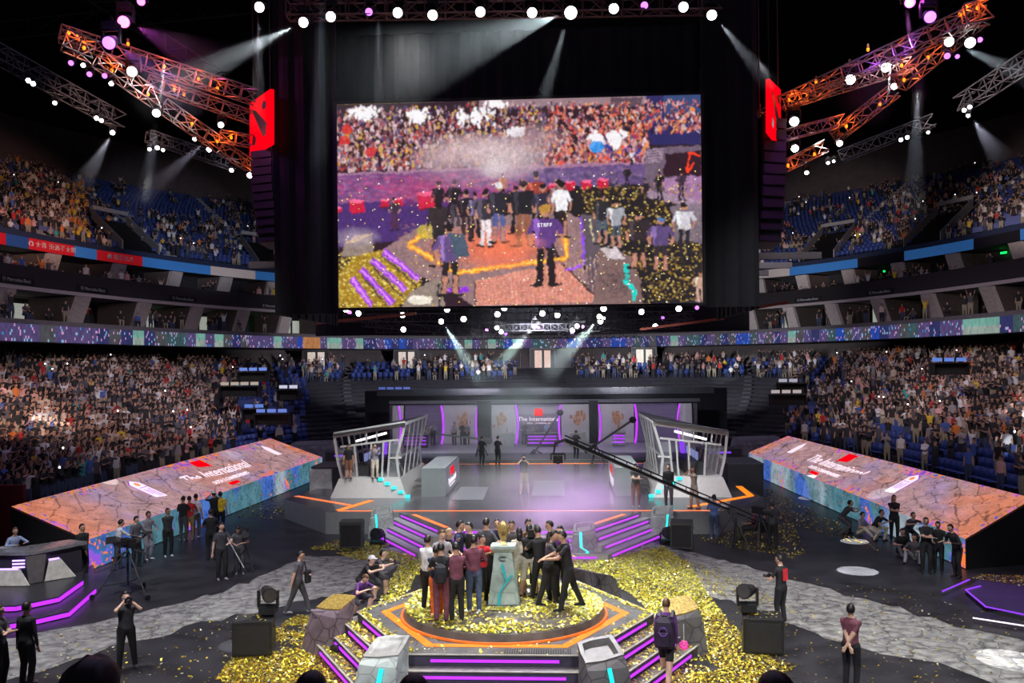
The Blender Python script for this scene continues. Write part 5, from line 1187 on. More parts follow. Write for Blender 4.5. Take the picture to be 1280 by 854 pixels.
# ------------------------------------------------------------------ moving lights
ml = {}
def moving_light(label, p, aim, lens, s=1.0, group='stage lamps', beam=None):
    key = lens.name
    if key not in ml:
        t = thing('moving_head_lamp', label, 'lamp', (0, 0, 0), 0, group)
        MB().box((0, 0, .38), (.36, .3, .16)).bar((0, 0, .44), (0, 0, .62), .07).build('base', BLACK, t)
        MB().bar((-.22, 0, .3), (-.22, 0, -.06), .05, .1).bar((.22, 0, .3), (.22, 0, -.06), .05, .1).bar((-.24, 0, .3), (.24, 0, .3), .06, .1).build('yoke', BLACK, t)
        hd = MB(); hd.cone((0, 0, .22), (0, 0, -.12), .12, .17, 14); hd.cone((0, 0, -.12), (0, 0, -.2), .17, .175, 14); h = hd.build('head', BLACK, t)
        MB().cone((0, 0, -.195), (0, 0, -.215), .15, .15, 18).build('lens', lens, h)
        ml[key] = t
    else: t = copy_tree(ml[key], None, None, label)
    t.name = 'moving_head_lamp'; t['group'] = group; p = Vector(p); t.location = p; aim = Vector(aim)-p; t.scale = (s,)*3
    # tilt the head toward the aim, never more than the yoke allows
    for ch in t.children:
        if ch.name.startswith('head'):
            v = aim.normalized(); ch.rotation_mode = 'QUATERNION'; ch.rotation_quaternion = Vector((0, 0, -1)).rotation_difference(v)
    return t
def spot(name, p, aim, energy, ang, col=(1, 1, 1), blend=.35, size=.12):
    l = bpy.data.lights.new(name, 'SPOT'); l.energy = energy; l.spot_size = R(ang); l.spot_blend = blend; l.color = col; l.shadow_soft_size = size
    o = bpy.data.objects.new(name, l); COL.objects.link(o); o.location = p; o.rotation_mode = 'QUATERNION'; o.rotation_quaternion = Vector((0, 0, -1)).rotation_difference((Vector(aim)-Vector(p)).normalized()); return o
def area(name, p, aim, energy, size, col=(1, 1, 1)):
    l = bpy.data.lights.new(name, 'AREA'); l.energy = energy; l.size = size; l.color = col; l.spread = R(150)
    o = bpy.data.objects.new(name, l); COL.objects.link(o); o.location = p; o.rotation_mode = 'QUATERNION'; o.rotation_quaternion = Vector((0, 0, -1)).rotation_difference((Vector(aim)-Vector(p)).normalized()); return o
def haze_mat(name, dens, col, L, r0, r1):
    """hall haze, thinning toward the rim and the far end of the shaft (object space, shaft along +Z)"""
    m = bpy.data.materials.new(name); m.use_nodes = True; nt = m.node_tree; nt.nodes.remove(nt.nodes['Principled BSDF']); N = nt.nodes.new; K = nt.links.new
    v = N('ShaderNodeVolumeScatter'); v.inputs['Color'].default_value = (*col, 1)
    tc = N('ShaderNodeTexCoord'); sp = N('ShaderNodeSeparateXYZ'); K(tc.outputs['Object'], sp.inputs[0])
    def mth(op, a, b=None, clamp=False):
        n = N('ShaderNodeMath'); n.operation = op; n.use_clamp = clamp
        for i_, q in enumerate((a, b)):
            if q is None: continue
            if isinstance(q, (int, float)): n.inputs[i_].default_value = q
            else: K(q, n.inputs[i_])
        return n.outputs[0]
    x2 = mth('MULTIPLY', sp.outputs[0], sp.outputs[0]); y2 = mth('MULTIPLY', sp.outputs[1], sp.outputs[1]); r2 = mth('ADD', x2, y2)
    rr = mth('ADD', mth('MULTIPLY', sp.outputs[2], (r1-r0)/L), r0); q = mth('DIVIDE', r2, mth('MULTIPLY', rr, rr))
    rad = mth('SUBTRACT', 1.0, q, True); t = mth('SUBTRACT', 1.0, mth('DIVIDE', sp.outputs[2], L), True)
    d = mth('MULTIPLY', mth('MULTIPLY', rad, mth('POWER', t, .8)), dens); K(d, v.inputs['Density'])
    K(v.outputs[0], nt.nodes['Material Output'].inputs['Volume']); return m
nb = [0]
def beam(p, q, r0, r1, energy, col=(1, 1, 1), mt=.06, label=None):
    """a shaft of hall haze with a real spot lamp shining along it"""
    p = Vector(p); q = Vector(q); L = (q-p).length*1.3; d = (q-p).normalized(); p0 = p+d*.35; L -= .35
    mb = MB(); mb.cone((0, 0, 0), (0, 0, L), r0, r1, 24); nb[0] += 1
    o = mb.build('haze_shaft', haze_mat('beam_haze_%d' % nb[0], mt, (.93, .96, 1.0), L, r0, r1)); o.location = p0; o.rotation_mode = 'QUATERNION'; o.rotation_quaternion = Vector((0, 0, 1)).rotation_difference(d)
    tag(o, label or 'hazy shaft of light', 'haze', None, 'stuff')
    a = math.degrees(math.atan(r1/L))*2*1.04
    spot('beam_lamp', p0, q, energy*BEAM, max(a, 1.2), col, .15, .03); return o
BEAM = 6.0
top = [(325, 7, 'w', 'lone white lamp left of the top truss, beaming straight down'), (380, 26, 'w', 'white lamp on the top truss throwing a beam to the lower left'), (414, 19, 'w', 'large white lamp above the left edge of the big screen'), (461, 13, 'p', 'small violet lamp on the top truss near its left end'),
       (498, 14, 'w', 'white lamp right of the left violet lamp on the top truss'), (541, 17, 'w', 'smaller white lamp above the left half of the big screen'), (601, 13, 'w', 'white lamp on the top truss left of screen centre'), (664, 14, 'w', 'small white lamp on the top truss just right of centre'),
       (712, 14, 'W', 'brightest white lamp on the top truss with a broad grey beam'), (767, 9, 'w', 'white lamp on the top truss left of the right violet lamp'), (806, 5, 'p', 'small violet lamp on the top truss near its right end'), (853, 7, 'w', 'white lamp on the top truss right of the right violet lamp'), (890, 17, 'w', 'last white lamp of the top truss, beaming to the lower right')]
lensof = dict(w=LENSW, W=LENSW, p=LENSV, m=LENSP, o=LENSO)
for px, py, k, lb in top:
    p = D(px, py-1, 25.2); moving_light(lb, p+Vector((0, .15, 0)), p+Vector((random.uniform(-1.5, 1.5), -9, -4)), lensof[k], 1.15 if k == 'W' else (.9 if k == 'w' else .7), 'lamps above the big screen')
lo = [(438, 390, 46, 'm'), (450, 391, 46, 'w'), (504, 393, 46, 'w'), (505, 411, 50, 'w'), (552, 401, 50, 'w'), (560, 386, 46, 'w'), (580, 398, 46, 'w'), (623, 392, 46, 'w'), (609, 412, 56, 'm'), (622, 409, 56, 'w'), (627, 414, 56, 'w'), (669, 407, 54, 'w'), (679, 391, 46, 'w'), (697, 393, 48, 'w'),
      (716, 412, 56, 'w'), (721, 407, 56, 'w'), (749, 395, 50, 'w'), (753, 397, 52, 'w'), (750, 401, 50, 'w'), (801, 389, 46, 'w'), (818, 407, 50, 'w'), (848, 385, 44, 'w'), (828, 397, 48, 'p'), (870, 384, 44, 'p'), (755, 385, 44, 'w'), (630, 384, 44, 'w'), (673, 409, 56, 'm'), (729, 408, 56, 'm'), (433, 386, 44, 'w'), (632, 417, 58, 'p'), (715, 416, 58, 'p')]
for i, (px, py, d, k) in enumerate(lo):
    p = D(px, py, d); cn = dict(w='white', m='magenta', p='violet')[k]
    moving_light('%s stage lamp under the big screen, %s from left of the %s ones' % (cn, ['first', 'second', 'third', 'fourth', 'fifth', 'sixth', 'seventh', 'eighth', 'ninth', 'tenth', 'eleventh', 'twelfth', 'thirteenth', 'fourteenth', 'fifteenth', 'sixteenth', 'seventeenth', 'eighteenth', 'nineteenth', 'twentieth', 'twenty-first', 'twenty-second', 'twenty-third'][sum(1 for q in lo if q[3] == k and q[0] < px)], cn),
                 p, p+Vector((random.uniform(-2, 2), -9, -2.5)), lensof[k], .95 if k == 'w' else .7, 'lamps under the big screen')
side = [(139, 52, 24, 'p', 1.3, 'violet glowing lamp on the upper left truss'), (157, 26, 26, 'm', 1.3, 'magenta lamp above the upper left truss'), (178, 1, 26, 'm', .9, 'magenta lamp at the top edge, left side'), (167, 88, 26, 'w', 1.1, 'white lamp under the upper left truss'), (197, 140, 27, 'w', .9, 'white lamp at the joint of the lower left truss'),
        (277, 155, 28, 'w', .7, 'small white lamp left of the left red logo panel'), (262, 186, 29, 'w', .6, 'white lamp below the lower left truss'), (244, 173, 29, 'w', .5, 'tiny white lamp under the middle of the lower left truss'), (313, 218, 29, 'w', .7, 'white lamp at the bottom end of the left truss'), (290, 212, 29, 'w', .5, 'tiny white lamp next to the bottom of the left truss'),
        (90, 78, 26, 'p', .6, 'small violet lamp under the left corner block'), (113, 92, 26, 'p', .6, 'small violet lamp below the left corner block'), (132, 94, 26, 'p', .6, 'small violet lamp under the lower left truss'), (105, 81, 26, 'w', .5, 'small warm lamp between two violet ones, left'), (140, 104, 26, 'w', .5, 'small warm lamp under the lower left truss'),
        (36, 100, 44, 'w', .9, 'left lamp of a white pair under the far left truss'), (42, 104, 44, 'w', .9, 'right lamp of a white pair under the far left truss'), (69, 128, 46, 'w', .8, 'single white lamp under the far left truss'), (121, 147, 48, 'w', .9, 'left lamp of the second white pair, far left truss'), (127, 150, 48, 'w', .8, 'right lamp of the second white pair, far left truss'), (141, 165, 50, 'w', 1.0, 'white lamp at the end of the far left truss'),
        (187, 186, 50, 'w', .7, 'leftmost lamp under the dim truss above the left stand'), (197, 184, 50, 'w', .9, 'middle lamp under the dim truss above the left stand'), (204, 187, 50, 'w', .7, 'right lamp under the dim truss above the left stand'),
        (1161, 20, 24.5, 'p', 1.2, 'violet glowing lamp on the upper right truss'), (1136, 2, 25, 'm', 1.1, 'magenta lamp at the top edge, right side'), (1106, 83, 26.5, 'w', 1.0, 'white lamp at the right end of the middle right truss'), (1062, 98, 27, 'w', 1.1, 'white lamp on the middle right truss'), (992, 150, 28, 'w', 1.1, 'white lamp right of the right red logo panel'),
        (1185, 51, 25.5, 'w', 1.0, 'white lamp on the lower right truss near the corner'), (1211, 52, 25.5, 'w', 1.1, 'bright white lamp below the right corner block'), (1224, 49, 26, 'p', .6, 'small violet lamp right of the bright corner lamp'), (1183, 69, 26, 'p', .7, 'small violet lamp below the lower right truss'), (1196, 70, 26, 'p', .5, 'tiny violet lamp below the lower right truss'),
        (1117, 107, 27, 'w', .7, 'small white lamp at the joint of the lower right truss'), (993, 184, 28.5, 'w', .9, 'tilted white lamp below the short right truss'), (1049, 178, 28, 'w', .7, 'small white lamp where the lower right truss bends'), (1008, 215, 29, 'w', .5, 'tiny white lamp under the lower right truss end'),
        (1205, 137, 46, 'w', .8, 'left lamp of the trio under the right edge truss'), (1212, 133, 46, 'w', .8, 'right lamp of the trio under the right edge truss'), (1210, 144, 46, 'w', .7, 'lowest lamp of the trio under the right edge truss'), (1126, 174, 48, 'w', .8, 'left lamp of the pair above the right upper stand'), (1134, 171, 48, 'w', .8, 'right lamp of the pair above the right upper stand'),
        (1160, 165, 48, 'w', .6, 'lone small lamp above the right upper stand'), (1035, 203, 50, 'w', .7, 'left lamp over the near end of the right upper stand'), (1042, 201, 50, 'w', .6, 'right lamp over the near end of the right upper stand')]
for px, py, d, k, s, lb in side:
    p = D(px, py, d); moving_light(lb, p, p+Vector((-.15*p.x, -9, -5)), lensof[k], s*.85, 'lamps on the side trusses')
# amber bulbs inside the side trusses with real light
ab = [(86, 41, 24.6), (96, 46, 24.8), (105, 60, 25), (160, 55, 26), (205, 83, 26.6), (248, 99, 27.2), (272, 111, 27.6), (218, 112, 27.6), (230, 118, 27.8), (185, 118, 26.8), (240, 155, 27.8), (271, 177, 28.2), (289, 172, 28.2), (316, 209, 29), (140, 88, 26.2),
      (1222, 10, 24.4), (1200, 18, 24.8), (1127, 82, 26.8), (1085, 62, 26.5), (1020, 102, 27.6), (1048, 155, 28), (1058, 158, 27.8), (1018, 193, 28.4), (985, 207, 28.6), (1100, 130, 27.3), (1160, 72, 26.2), (1130, 100, 27), (958, 175, 29), (1000, 125, 28), (986, 125, 28)]
_ab = None
for i, (px, py, d) in enumerate(ab):
    p = D(px, py, d)
    if _ab is None:
        t = thing('amber_lamp', 'small amber lamp glowing inside the orange lit side trusses', 'lamp', p, 0, 'amber lamps in the side trusses')
        MB().ell((0, 0, 0), (.045, .045, .06), 10, 8).build('bulb', LENSO, t); MB().cone((0, 0, .06), (0, 0, .16), .05, .04, 8).build('socket', BLACK, t); _ab = t
    else: t = copy_tree(_ab, p)
    sd_ = 'left' if px < 640 else 'right'; n_ = sum(1 for q in ab if (q[0] < 640) == (px < 640) and q[0] < px); t['label'] = 'small amber lamp glowing inside the %s side trusses, %s from the left' % (sd_, ['first', 'second', 'third', 'fourth', 'fifth', 'sixth', 'seventh', 'eighth', 'ninth', 'tenth', 'eleventh', 'twelfth', 'thirteenth', 'fourteenth', 'fifteenth', 'sixteenth'][n_])
    l = bpy.data.lights.new('amber_light', 'POINT'); l.energy = 16; l.color = (1, .12, .01); l.shadow_soft_size = .1; o = bpy.data.objects.new('amber_light', l); COL.objects.link(o); o.location = p+Vector((.1, -.25, .05))
for px, py, d, c, e in ((139, 52, 23.6, (.45, .1, 1), 16), (157, 26, 25.5, (1, .15, .9), 16), (1161, 20, 24.1, (.5, .1, 1), 16), (1136, 4, 24.8, (1, .15, .9), 16), (1090, 80, 26, (.4, .1, 1), 12), (210, 100, 26.5, (.4, .1, 1), 10)):
    l = bpy.data.lights.new('violet_light', 'POINT'); l.energy = e; l.color = c; l.shadow_soft_size = .12; o = bpy.data.objects.new('violet_light', l); COL.objects.link(o); o.location = D(px, py, d)
# beams
beam(D(325, 8, 25.2), D(322, 130, 25.2), .10, .32, 260, (.9, .95, 1), label='pale vertical shaft of light above the left logo panel')
beam(D(380, 27, 25.2), D(215, 108, 25.2), .12, .75, 700, (.9, .97, 1), label='pale shaft of light slanting left from the top truss')
beam(D(712, 15, 25.0), D(470, 96, 25.0), .12, 1.9, 2600, (.85, .97, 1), .014, 'broad grey fan of light spreading left above the big screen')
beam(D(712, 15, 25.0), D(676, 135, 24.6), .10, .34, 500, (.85, .95, 1), label='narrow pale shaft dropping from the brightest top lamp')
beam(D(473, 4, 25.0), D(473, 128, 25.0), .08, .22, 200, (.8, .95, 1), label='pale vertical shaft above the left half of the big screen')
beam(D(402, -14, 24.5), D(396, 392, 24.5), .16, .62, 500, (.55, .75, 1), .03, 'faint bluish shaft down the left black drape')
beam(D(890, 17, 25.2), D(950, 90, 25.2), .08, .36, 260, (.85, .9, 1), label='pale shaft slanting right from the last top lamp')
beam(D(552, 401, 50), D(592, 464, 52), .25, .6, 1500, (.7, .95, .95), .16, label='teal shaft slanting right under the big screen')
beam(D(669, 407, 54), D(622, 458, 55), .25, .7, 1500, (.75, .95, .95), .16, label='teal shaft slanting left under the big screen centre')
beam(D(752, 397, 50), D(695, 455, 52), .2, .9, 1500, (.75, .95, .95), .13, label='teal shaft slanting left from the lamp trio')
beam(D(197, 140, 27), D(184, 230, 27.5), .08, .4, 120, (.8, .8, 1), label='faint shaft below the lower left truss joint')
beam(D(141, 165, 50), D(108, 222, 50), .12, .8, 300, (.85, .85, 1), label='faint shaft from the far left truss end')
beam(D(262, 172, 30), D(180, 245, 31), .1, .6, 160, (.8, .75, 1), label='faint wide shaft crossing above the left upper stand')
beam(D(1190, 55, 26), D(1285, 95, 26), .1, .5, 300, (.8, .9, 1), label='pale shaft pointing right from the lower right truss')
beam(D(1148, 104, 40), D(1142, 240, 40), .25, .7, 500, (.75, .85, 1), label='faint vertical shaft above the right upper stand')
beam(D(1212, 144, 46), D(1245, 190, 46), .12, .8, 200, (.8, .8, 1), label='faint shaft under the right edge truss')
beam(D(1130, -4, 25), D(1146, 100, 25.2), .1, .30, 260, (1, .3, .95), label='magenta shaft crossing the upper right truss')
beam(D(157, 26, 26), D(250, 75, 26.5), .12, 1.0, 45, (.9, .12, .9), .06, label='magenta haze shaft behind the upper left truss')
beam(D(139, 52, 24.4), D(232, 118, 25.5), .12, 1.1, 45, (.4, .1, 1), .06, label='violet haze shaft through the left trusses')
beam(D(1161, 20, 24.9), D(1090, 120, 26.5), .12, 1.1, 45, (.4, .1, 1), .06, label='violet haze shaft through the right trusses')
# ------------------------------------------------------------------ crowd and seats
def walk_row(a, b, n, S, step, phi0=-8, phi1=188):
    N = 2400; ph = np.radians(np.linspace(phi0, phi1, N)); c, s = np.cos(ph), np.sin(ph)
    x = a*np.sign(c)*np.abs(c)**(2/n); y = CYR+b*np.sign(s)*np.abs(s)**(2/n); x = CX0+S*(x-CX0); y = y*S; L = np.r_[0, np.cumsum(np.hypot(np.diff(x), np.diff(y)))]
    t = np.arange(step/2, L[-1], step); return np.interp(t, L, x), np.interp(t, L, y), np.degrees(np.interp(t, L, ph))
cr = random.Random(21); spots = []; seats = []
def patch(ph, centres): return any(abs(ph-c) < w for c, w in centres)
def near_stuff(x, y, z):
    u, v, d = proj(x, y, z); return -190 < u < 1470 and d > 4, u, v, d
for k in range(NL):
    a, b, z, n = lower_row(k); S = 1+.25*k/(NL-1); z = EYE+S*(z-EYE); xs_, ys_, phs = walk_row(a+.4, b+.4, n, S, .58)
    for x, y, ph in zip(xs_, ys_, phs):
        vis, u, v, d = near_stuff(x, y, z)
        if not vis: continue
        end = abs(x) < 17+k*.5 and y > 60
        if end and z < 5.0: continue
        if abs(ph-90) < 2.0: continue                                   # end aisle
        aisle = any(abs(ph-q) < w for q, w in ((14, .8), (33, .8), (48, .9), (62, .8), (76, .6), (104, .6), (118, .8), (132, .9), (147, .8), (166, .8)))
        if aisle: continue
        if end: p = .66 if not (abs(x+2) < 2.5 or (-22 < x < -16)) else .15
        elif x < 0:
            p = .97 if u < 270 else (.6 if u < 300 else (.10 if k < 14 else .4))
            if 290 < u < 325 and 3 < k < 7: p = .85
        else:
            p = .97 if u > 1130 else (.85 if u > 1060 else (.62 if u > 985 else .10))
            if k >= 14 and u < 1060: p = .55
            if k < 4 and u > 1090: p = .35
        # patches of empty seats
        if patch(ph, ((160, 1.2), (22, 1.5))) and cr.random() < .5: p *= .3
        tgt = 'lower'; sd = 'end' if end else ('left' if x < 0 else 'right')
        if cr.random() < p: spots.append((d, x, y, z, ph, k, sd, tgt, u, v))
        else:
            if cr.random() < .9: seats.append((d, x, y, z, ph, k, sd, tgt))
for k in range(NU):
    a, b, z, n = upper_row(k); S = Sz(z); z = EYE+S*(z-EYE); xs_, ys_, phs = walk_row(a+.4, b+.4, n, S, .62)
    for x, y, ph in zip(xs_, ys_, phs):
        vis, u, v, d = near_stuff(x, y, z)
        if not vis or 352 < u < 942 or y > 150: continue
        if any(abs(ph-q) < .45 for q in (20, 34, 48, 62, 118, 132, 146, 160)): continue
        # vomitories
        if k < 6 and any(abs(ph-q) < 1.9 for q in (34, 48.5, 131.5, 150)): continue
        left = x < 0
        t = k/(NU-1)
        blk = vn = math.sin(ph*.9+k*.1)
        p = .55+.25*blk-(.62 if t > .6 else 0)*((t-.6)/.4)
        if left and u < 110: p = .85 if t < .75 else .3
        if left and 110 < u < 160 and t > .1: p = .12
        if left and 160 < u < 260: p = .36 if t < .5 else .05
        if left and u >= 260: p = .32
        if not left and u < 1100: p = .30-.1*t
        if not left and 1100 < u < 1160: p = .45
        if not left and u >= 1160: p = .5 if t < .7 else .2
        if cr.random() < p: spots.append((d, x, y, z, ph, k, 'left' if left else 'right', 'upper', u, v))
        else: seats.append((d, x, y, z, ph, k, 'left' if left else 'right', 'upper'))
# suites
for (a, b, n, z, pr, st) in ((27.3, 47.5, 2.35, 11.62, .42, 'upper suite'), (28.6, 48.8, 2.35, 11.62, .3, 'upper suite'), (26.2, 47.2, 2.4, 9.36, .36, 'lower suite'), (27.6, 48.6, 2.4, 9.36, .25, 'lower suite')):
    S = Sz(z); z = EYE+S*(z-EYE); xs_, ys_, phs = walk_row(a, b, n, S, .7)
    for x, y, ph in zip(xs_, ys_, phs):
        vis, u, v, d = near_stuff(x, y, z)
        if vis and not 350 < u < 945 and cr.random() < pr*(1.3 if math.sin(ph*1.7) > 0 else .45)*(1.5 if (u < 110) else 1): spots.append((d, x, y, z, ph, 0, 'left' if x < 0 else 'right', st, u, v))
spots.sort(key=lambda s: s[0]); seats.sort(key=lambda s: s[0])
print('CROWD', len(spots), 'SEATS', len(seats))
# the 300 spectators nearest the camera that nothing hides (the canopies hide the lowest rows near the frame edge)
def hidden(s):
    d, x, y, z, ph, k, sd, tg, u, v = s
    if tg == 'lower' and k < 2: return True
    return v > 640 or u < 3 or u > 1277
big = [s for s in spots if s[7] == 'lower' and not hidden(s)][:300]; bigset = set(id(s) for s in big)
ORD = ['first', 'second', 'third', 'fourth', 'fifth', 'sixth', 'seventh', 'eighth', 'ninth', 'tenth', 'eleventh', 'twelfth', 'thirteenth', 'fourteenth', 'fifteenth', 'sixteenth', 'seventeenth', 'eighteenth', 'nineteenth', 'twentieth', 'twenty-first', 'twenty-second', 'twenty-third', 'twenty-fourth', 'twenty-fifth', 'twenty-sixth', 'twenty-seventh', 'twenty-eighth', 'twenty-ninth', 'thirtieth']
cnt = {}
acc = {'crowd': [[], [], []]}
vo_ = 0
Cw = np.cumsum(CROWD_W)/sum(CROWD_W)
def heading(x, y, ph): return math.atan2(x-0, -(y-24))            # face the stage centre (0, 24)
def face_stage(x, y): # figure faces -Y at rz=0; need direction (0-x, 24-y)
    dx, dy = -x, 28-y; return math.atan2(dx, -dy)
big.sort(key=lambda s: (s[6], s[5], s[0]))
for s in spots:
    d, x, y, z, ph, k, sd, tg, u, v = s
    ci = int(np.searchsorted(Cw, cr.random())); li = cr.randrange(3); pz = cr.choice(['stand', 'clap', 'armsup', 'phone', 'stand', 'crossed', 'phone'] if tg == 'lower' and sd != 'end' else ['sit', 'stand', 'clap', 'sit', 'phone', 'armsup'])
    if tg == 'upper' and x < 0 and 85 < u < 112 and cr.random() < .6: ci = cr.choice([9, 10])
    rz = face_stage(x, y)+cr.uniform(-.35, .35); sc = cr.uniform(.93, 1.06)
    dz = -.07 if pz == 'sit' else 0
    if id(s) in bigset:
        key = (sd, k, CROWD_COLS[ci][0], pz); cnt[key] = cnt.get(key, 0)+1
        o = link('spectator', crowd_mesh(pz, ci, li), None, (x, y, z+dz), rz); o.scale = (sc,)*3
        lab = '%s topped spectator %s, %s lower stand row %s, %s such from camera' % (CROWD_COLS[ci][0], POSE_WORD[pz], sd, ORD[k], ORD[min(cnt[key]-1, 29)])
        o['label'] = lab; o['category'] = 'spectator'; o['group'] = 'spectators standing in the %s lower stand' % sd
    else:
        co, tri, tgs = protos_lo[pz]; c_, s_ = math.cos(rz), math.sin(rz); q = co*sc
        A = acc['crowd']; A[0].append(np.c_[q[:, 0]*c_-q[:, 1]*s_+x, q[:, 0]*s_+q[:, 1]*c_+y, q[:, 2]+z+dz]); A[1].append(tri+vo_); A[2].append(crowd_colors(tgs, ci, LEGC[li])); vo_ += len(co)
A = acc['crowd']
me = fast_mesh('crowd', np.concatenate(A[0]), np.concatenate(A[1]), CROWD_MAT, np.concatenate(A[2]))
tag(link('crowd', me), 'dense far crowd filling the stands and suites all round the hall', 'crowd', 'spectators', 'stuff')
# seats
seatm = mat('blue_stadium_seat', (.035, .065, .26), .45, vary=.1)
sm = MB(); sm.box((0, -.02, .42), (.44, .42, .06)); sm.box((0, .20, .66), (.44, .06, .46)); sm.box((0, .14, .2), (.08, .1, .4))
seat_me = None
sv = np.array([tuple(v) for v in sm.v]); sf = np.array(sm.f); SA = [[], []]; so = 0
vis_seats = [s for s in seats if s[7] == 'lower' and s[5] > 2][:170]+[s for s in seats if s[7] == 'upper'][:130]; vs_ids = set(id(s) for s in vis_seats); cnt2 = {}
proto = None
for s in seats:
    d, x, y, z, ph, k, sd, tg = s; rz = face_stage(x, y)
    if id(s) in vs_ids:
        key = (tg, sd, k); cnt2[key] = cnt2.get(key, 0)+1
        lab = 'empty blue seat, row %s, %s %s stand, %s empty one from near end' % (ORD[k], sd, tg, ORD[min(cnt2[key]-1, 29)])
        if proto is None:
            t = thing('stadium_seat', lab, 'seat', (x, y, z), rz, 'blue stadium seats')
            MB().box((0, -.02, .42), (.44, .42, .06)).build('seat', seatm, t); MB().box((0, .20, .66), (.44, .06, .46)).build('backrest', seatm, t); MB().box((0, .14, .2), (.08, .1, .4)).build('leg', DARK, t); proto = t
        else: copy_tree(proto, (x, y, z), rz, lab)
    else:
        c_, s_ = math.cos(rz), math.sin(rz); SA[0].append(np.c_[sv[:, 0]*c_-sv[:, 1]*s_+x, sv[:, 0]*s_+sv[:, 1]*c_+y, sv[:, 2]+z]); SA[1].append(sf+so); so += len(sv)
me = fast_mesh('stadium_seats', np.concatenate(SA[0]), np.concatenate(SA[1]), seatm)
tag(link('stadium_seats', me), 'far rows of empty blue seats in the stands', 'seats', 'stadium seats', 'stuff')
# phone lights in the crowd
pl = None; pc_ = 0
plm = mat('phone_light', (.9, .9, .95), .4, 0, (.9, .95, 1), 7)
cand = [s for s in spots if s[7] in ('lower', 'upper')]
cnt3 = {}
for s in sorted(cr.sample(cand, 70), key=lambda s: s[8]):
    d, x, y, z, ph, k, sd, tg, u, v = s; rz = face_stage(x, y); p = (x+.45*math.sin(rz), y-.45*math.cos(rz), z+1.55)
    if pl is None:
        t = thing('smartphone', 'smartphone with its bright torch on, held up in the crowd', 'phone', p, rz, 'lit smartphones in the crowd')
        MB().box((0, 0, 0), (.08, .012, .16)).build('phone_body', BLACK, t); MB().cone((.015, -.007, .05), (.015, -.012, .05), .045, .045, 10).build('torch', plm, t); pl = t
    else: t = copy_tree(pl, p, rz)
    kk_ = (tg, sd, k); cnt3[kk_] = cnt3.get(kk_, 0)+1; t['label'] = 'bright smartphone torch, row %s, %s %s stand, %s from left' % (ORD[k], sd, tg, ORD[cnt3[kk_]-1])
# stair strips in the aisles + vomitory boxes
stairm = mat('aisle_stair_grey', (.26, .26, .28), .8)
for i, ph in enumerate((20, 34, 48, 62, 118, 132, 146, 160)):
    mb = MB()
    for k in range(NU):
        a, b, z, n = upper_row(k); p = ring_pt(a+.4, b+.4, n, ph, z); mb.box((p.x, p.y, p.z+.05), (1.4, 1.1, .12), R(ph-90)); mb.box((p.x, p.y, p.z+.25), (1.4, .5, .25), R(ph-90))
    struct(mb.build('trim_aisle_stair_%d' % (i+1), stairm))
for i, (ph, rowf, ks) in enumerate([(33, lower_row, NL), (48, lower_row, NL), (132, lower_row, NL), (147, lower_row, NL), (62, lower_row, NL), (118, lower_row, NL)]):
    mb = MB()
    for k in range(ks): p = Vector(rowp(rowf, k, R(ph), .4)); mb.box((p.x, p.y, p.z+.05), (.8, .7, .1), R(ph-90))
    struct(mb.build('trim_lower_aisle_stair_%d' % (i+1), mat('lower_stair', (.07, .07, .08), .8)))
for i, ph in enumerate((34, 48.5, 131.5, 150)):
    a, b, z, n = upper_row(0); p0 = ring_pt(a-.2, b-.2, n, ph, 14.3); a2, b2, z2, n2 = upper_row(5); p1 = ring_pt(a2, b2, n2, ph, 16.8)
    tgv = (ring_pt(a, b, n, ph+1, 14)-ring_pt(a, b, n, ph-1, 14)).normalized(); mb = MB(); w = 2.3
    dk = MB(); dk.slab(p0-tgv*w+Vector((0, 0, .1)), p0+tgv*w+Vector((0, 0, .1)), p1+tgv*w, p1-tgv*w, .05); t = struct(dk.build('trim_vomitory_%d' % (i+1), BLACK))
    for s in (-1, 1):
        a_ = p0+tgv*w*s; b_ = p1+tgv*w*s; mb.add([a_, b_, b_+Vector((0, 0, 1.0)), a_+Vector((0, 0, 1.0)), a_+tgv*.12, b_+tgv*.12, b_+tgv*.12+Vector((0, 0, 1.0)), a_+tgv*.12+Vector((0, 0, 1.0))], [(0,1,2,3),(7,6,5,4),(3,2,6,7),(0,3,7,4),(1,5,6,2)])
    mb.slab(p1-tgv*w+Vector((0, 0, .9)), p1+tgv*w+Vector((0, 0, .9)), p1+tgv*w+Vector((0, 0, 1.3)), p1-tgv*w+Vector((0, 0, 1.3)), .2)
    struct(mb.build('vomitory_rail', mat('vomitory_rail_pale', (.34, .34, .36), .6), t))
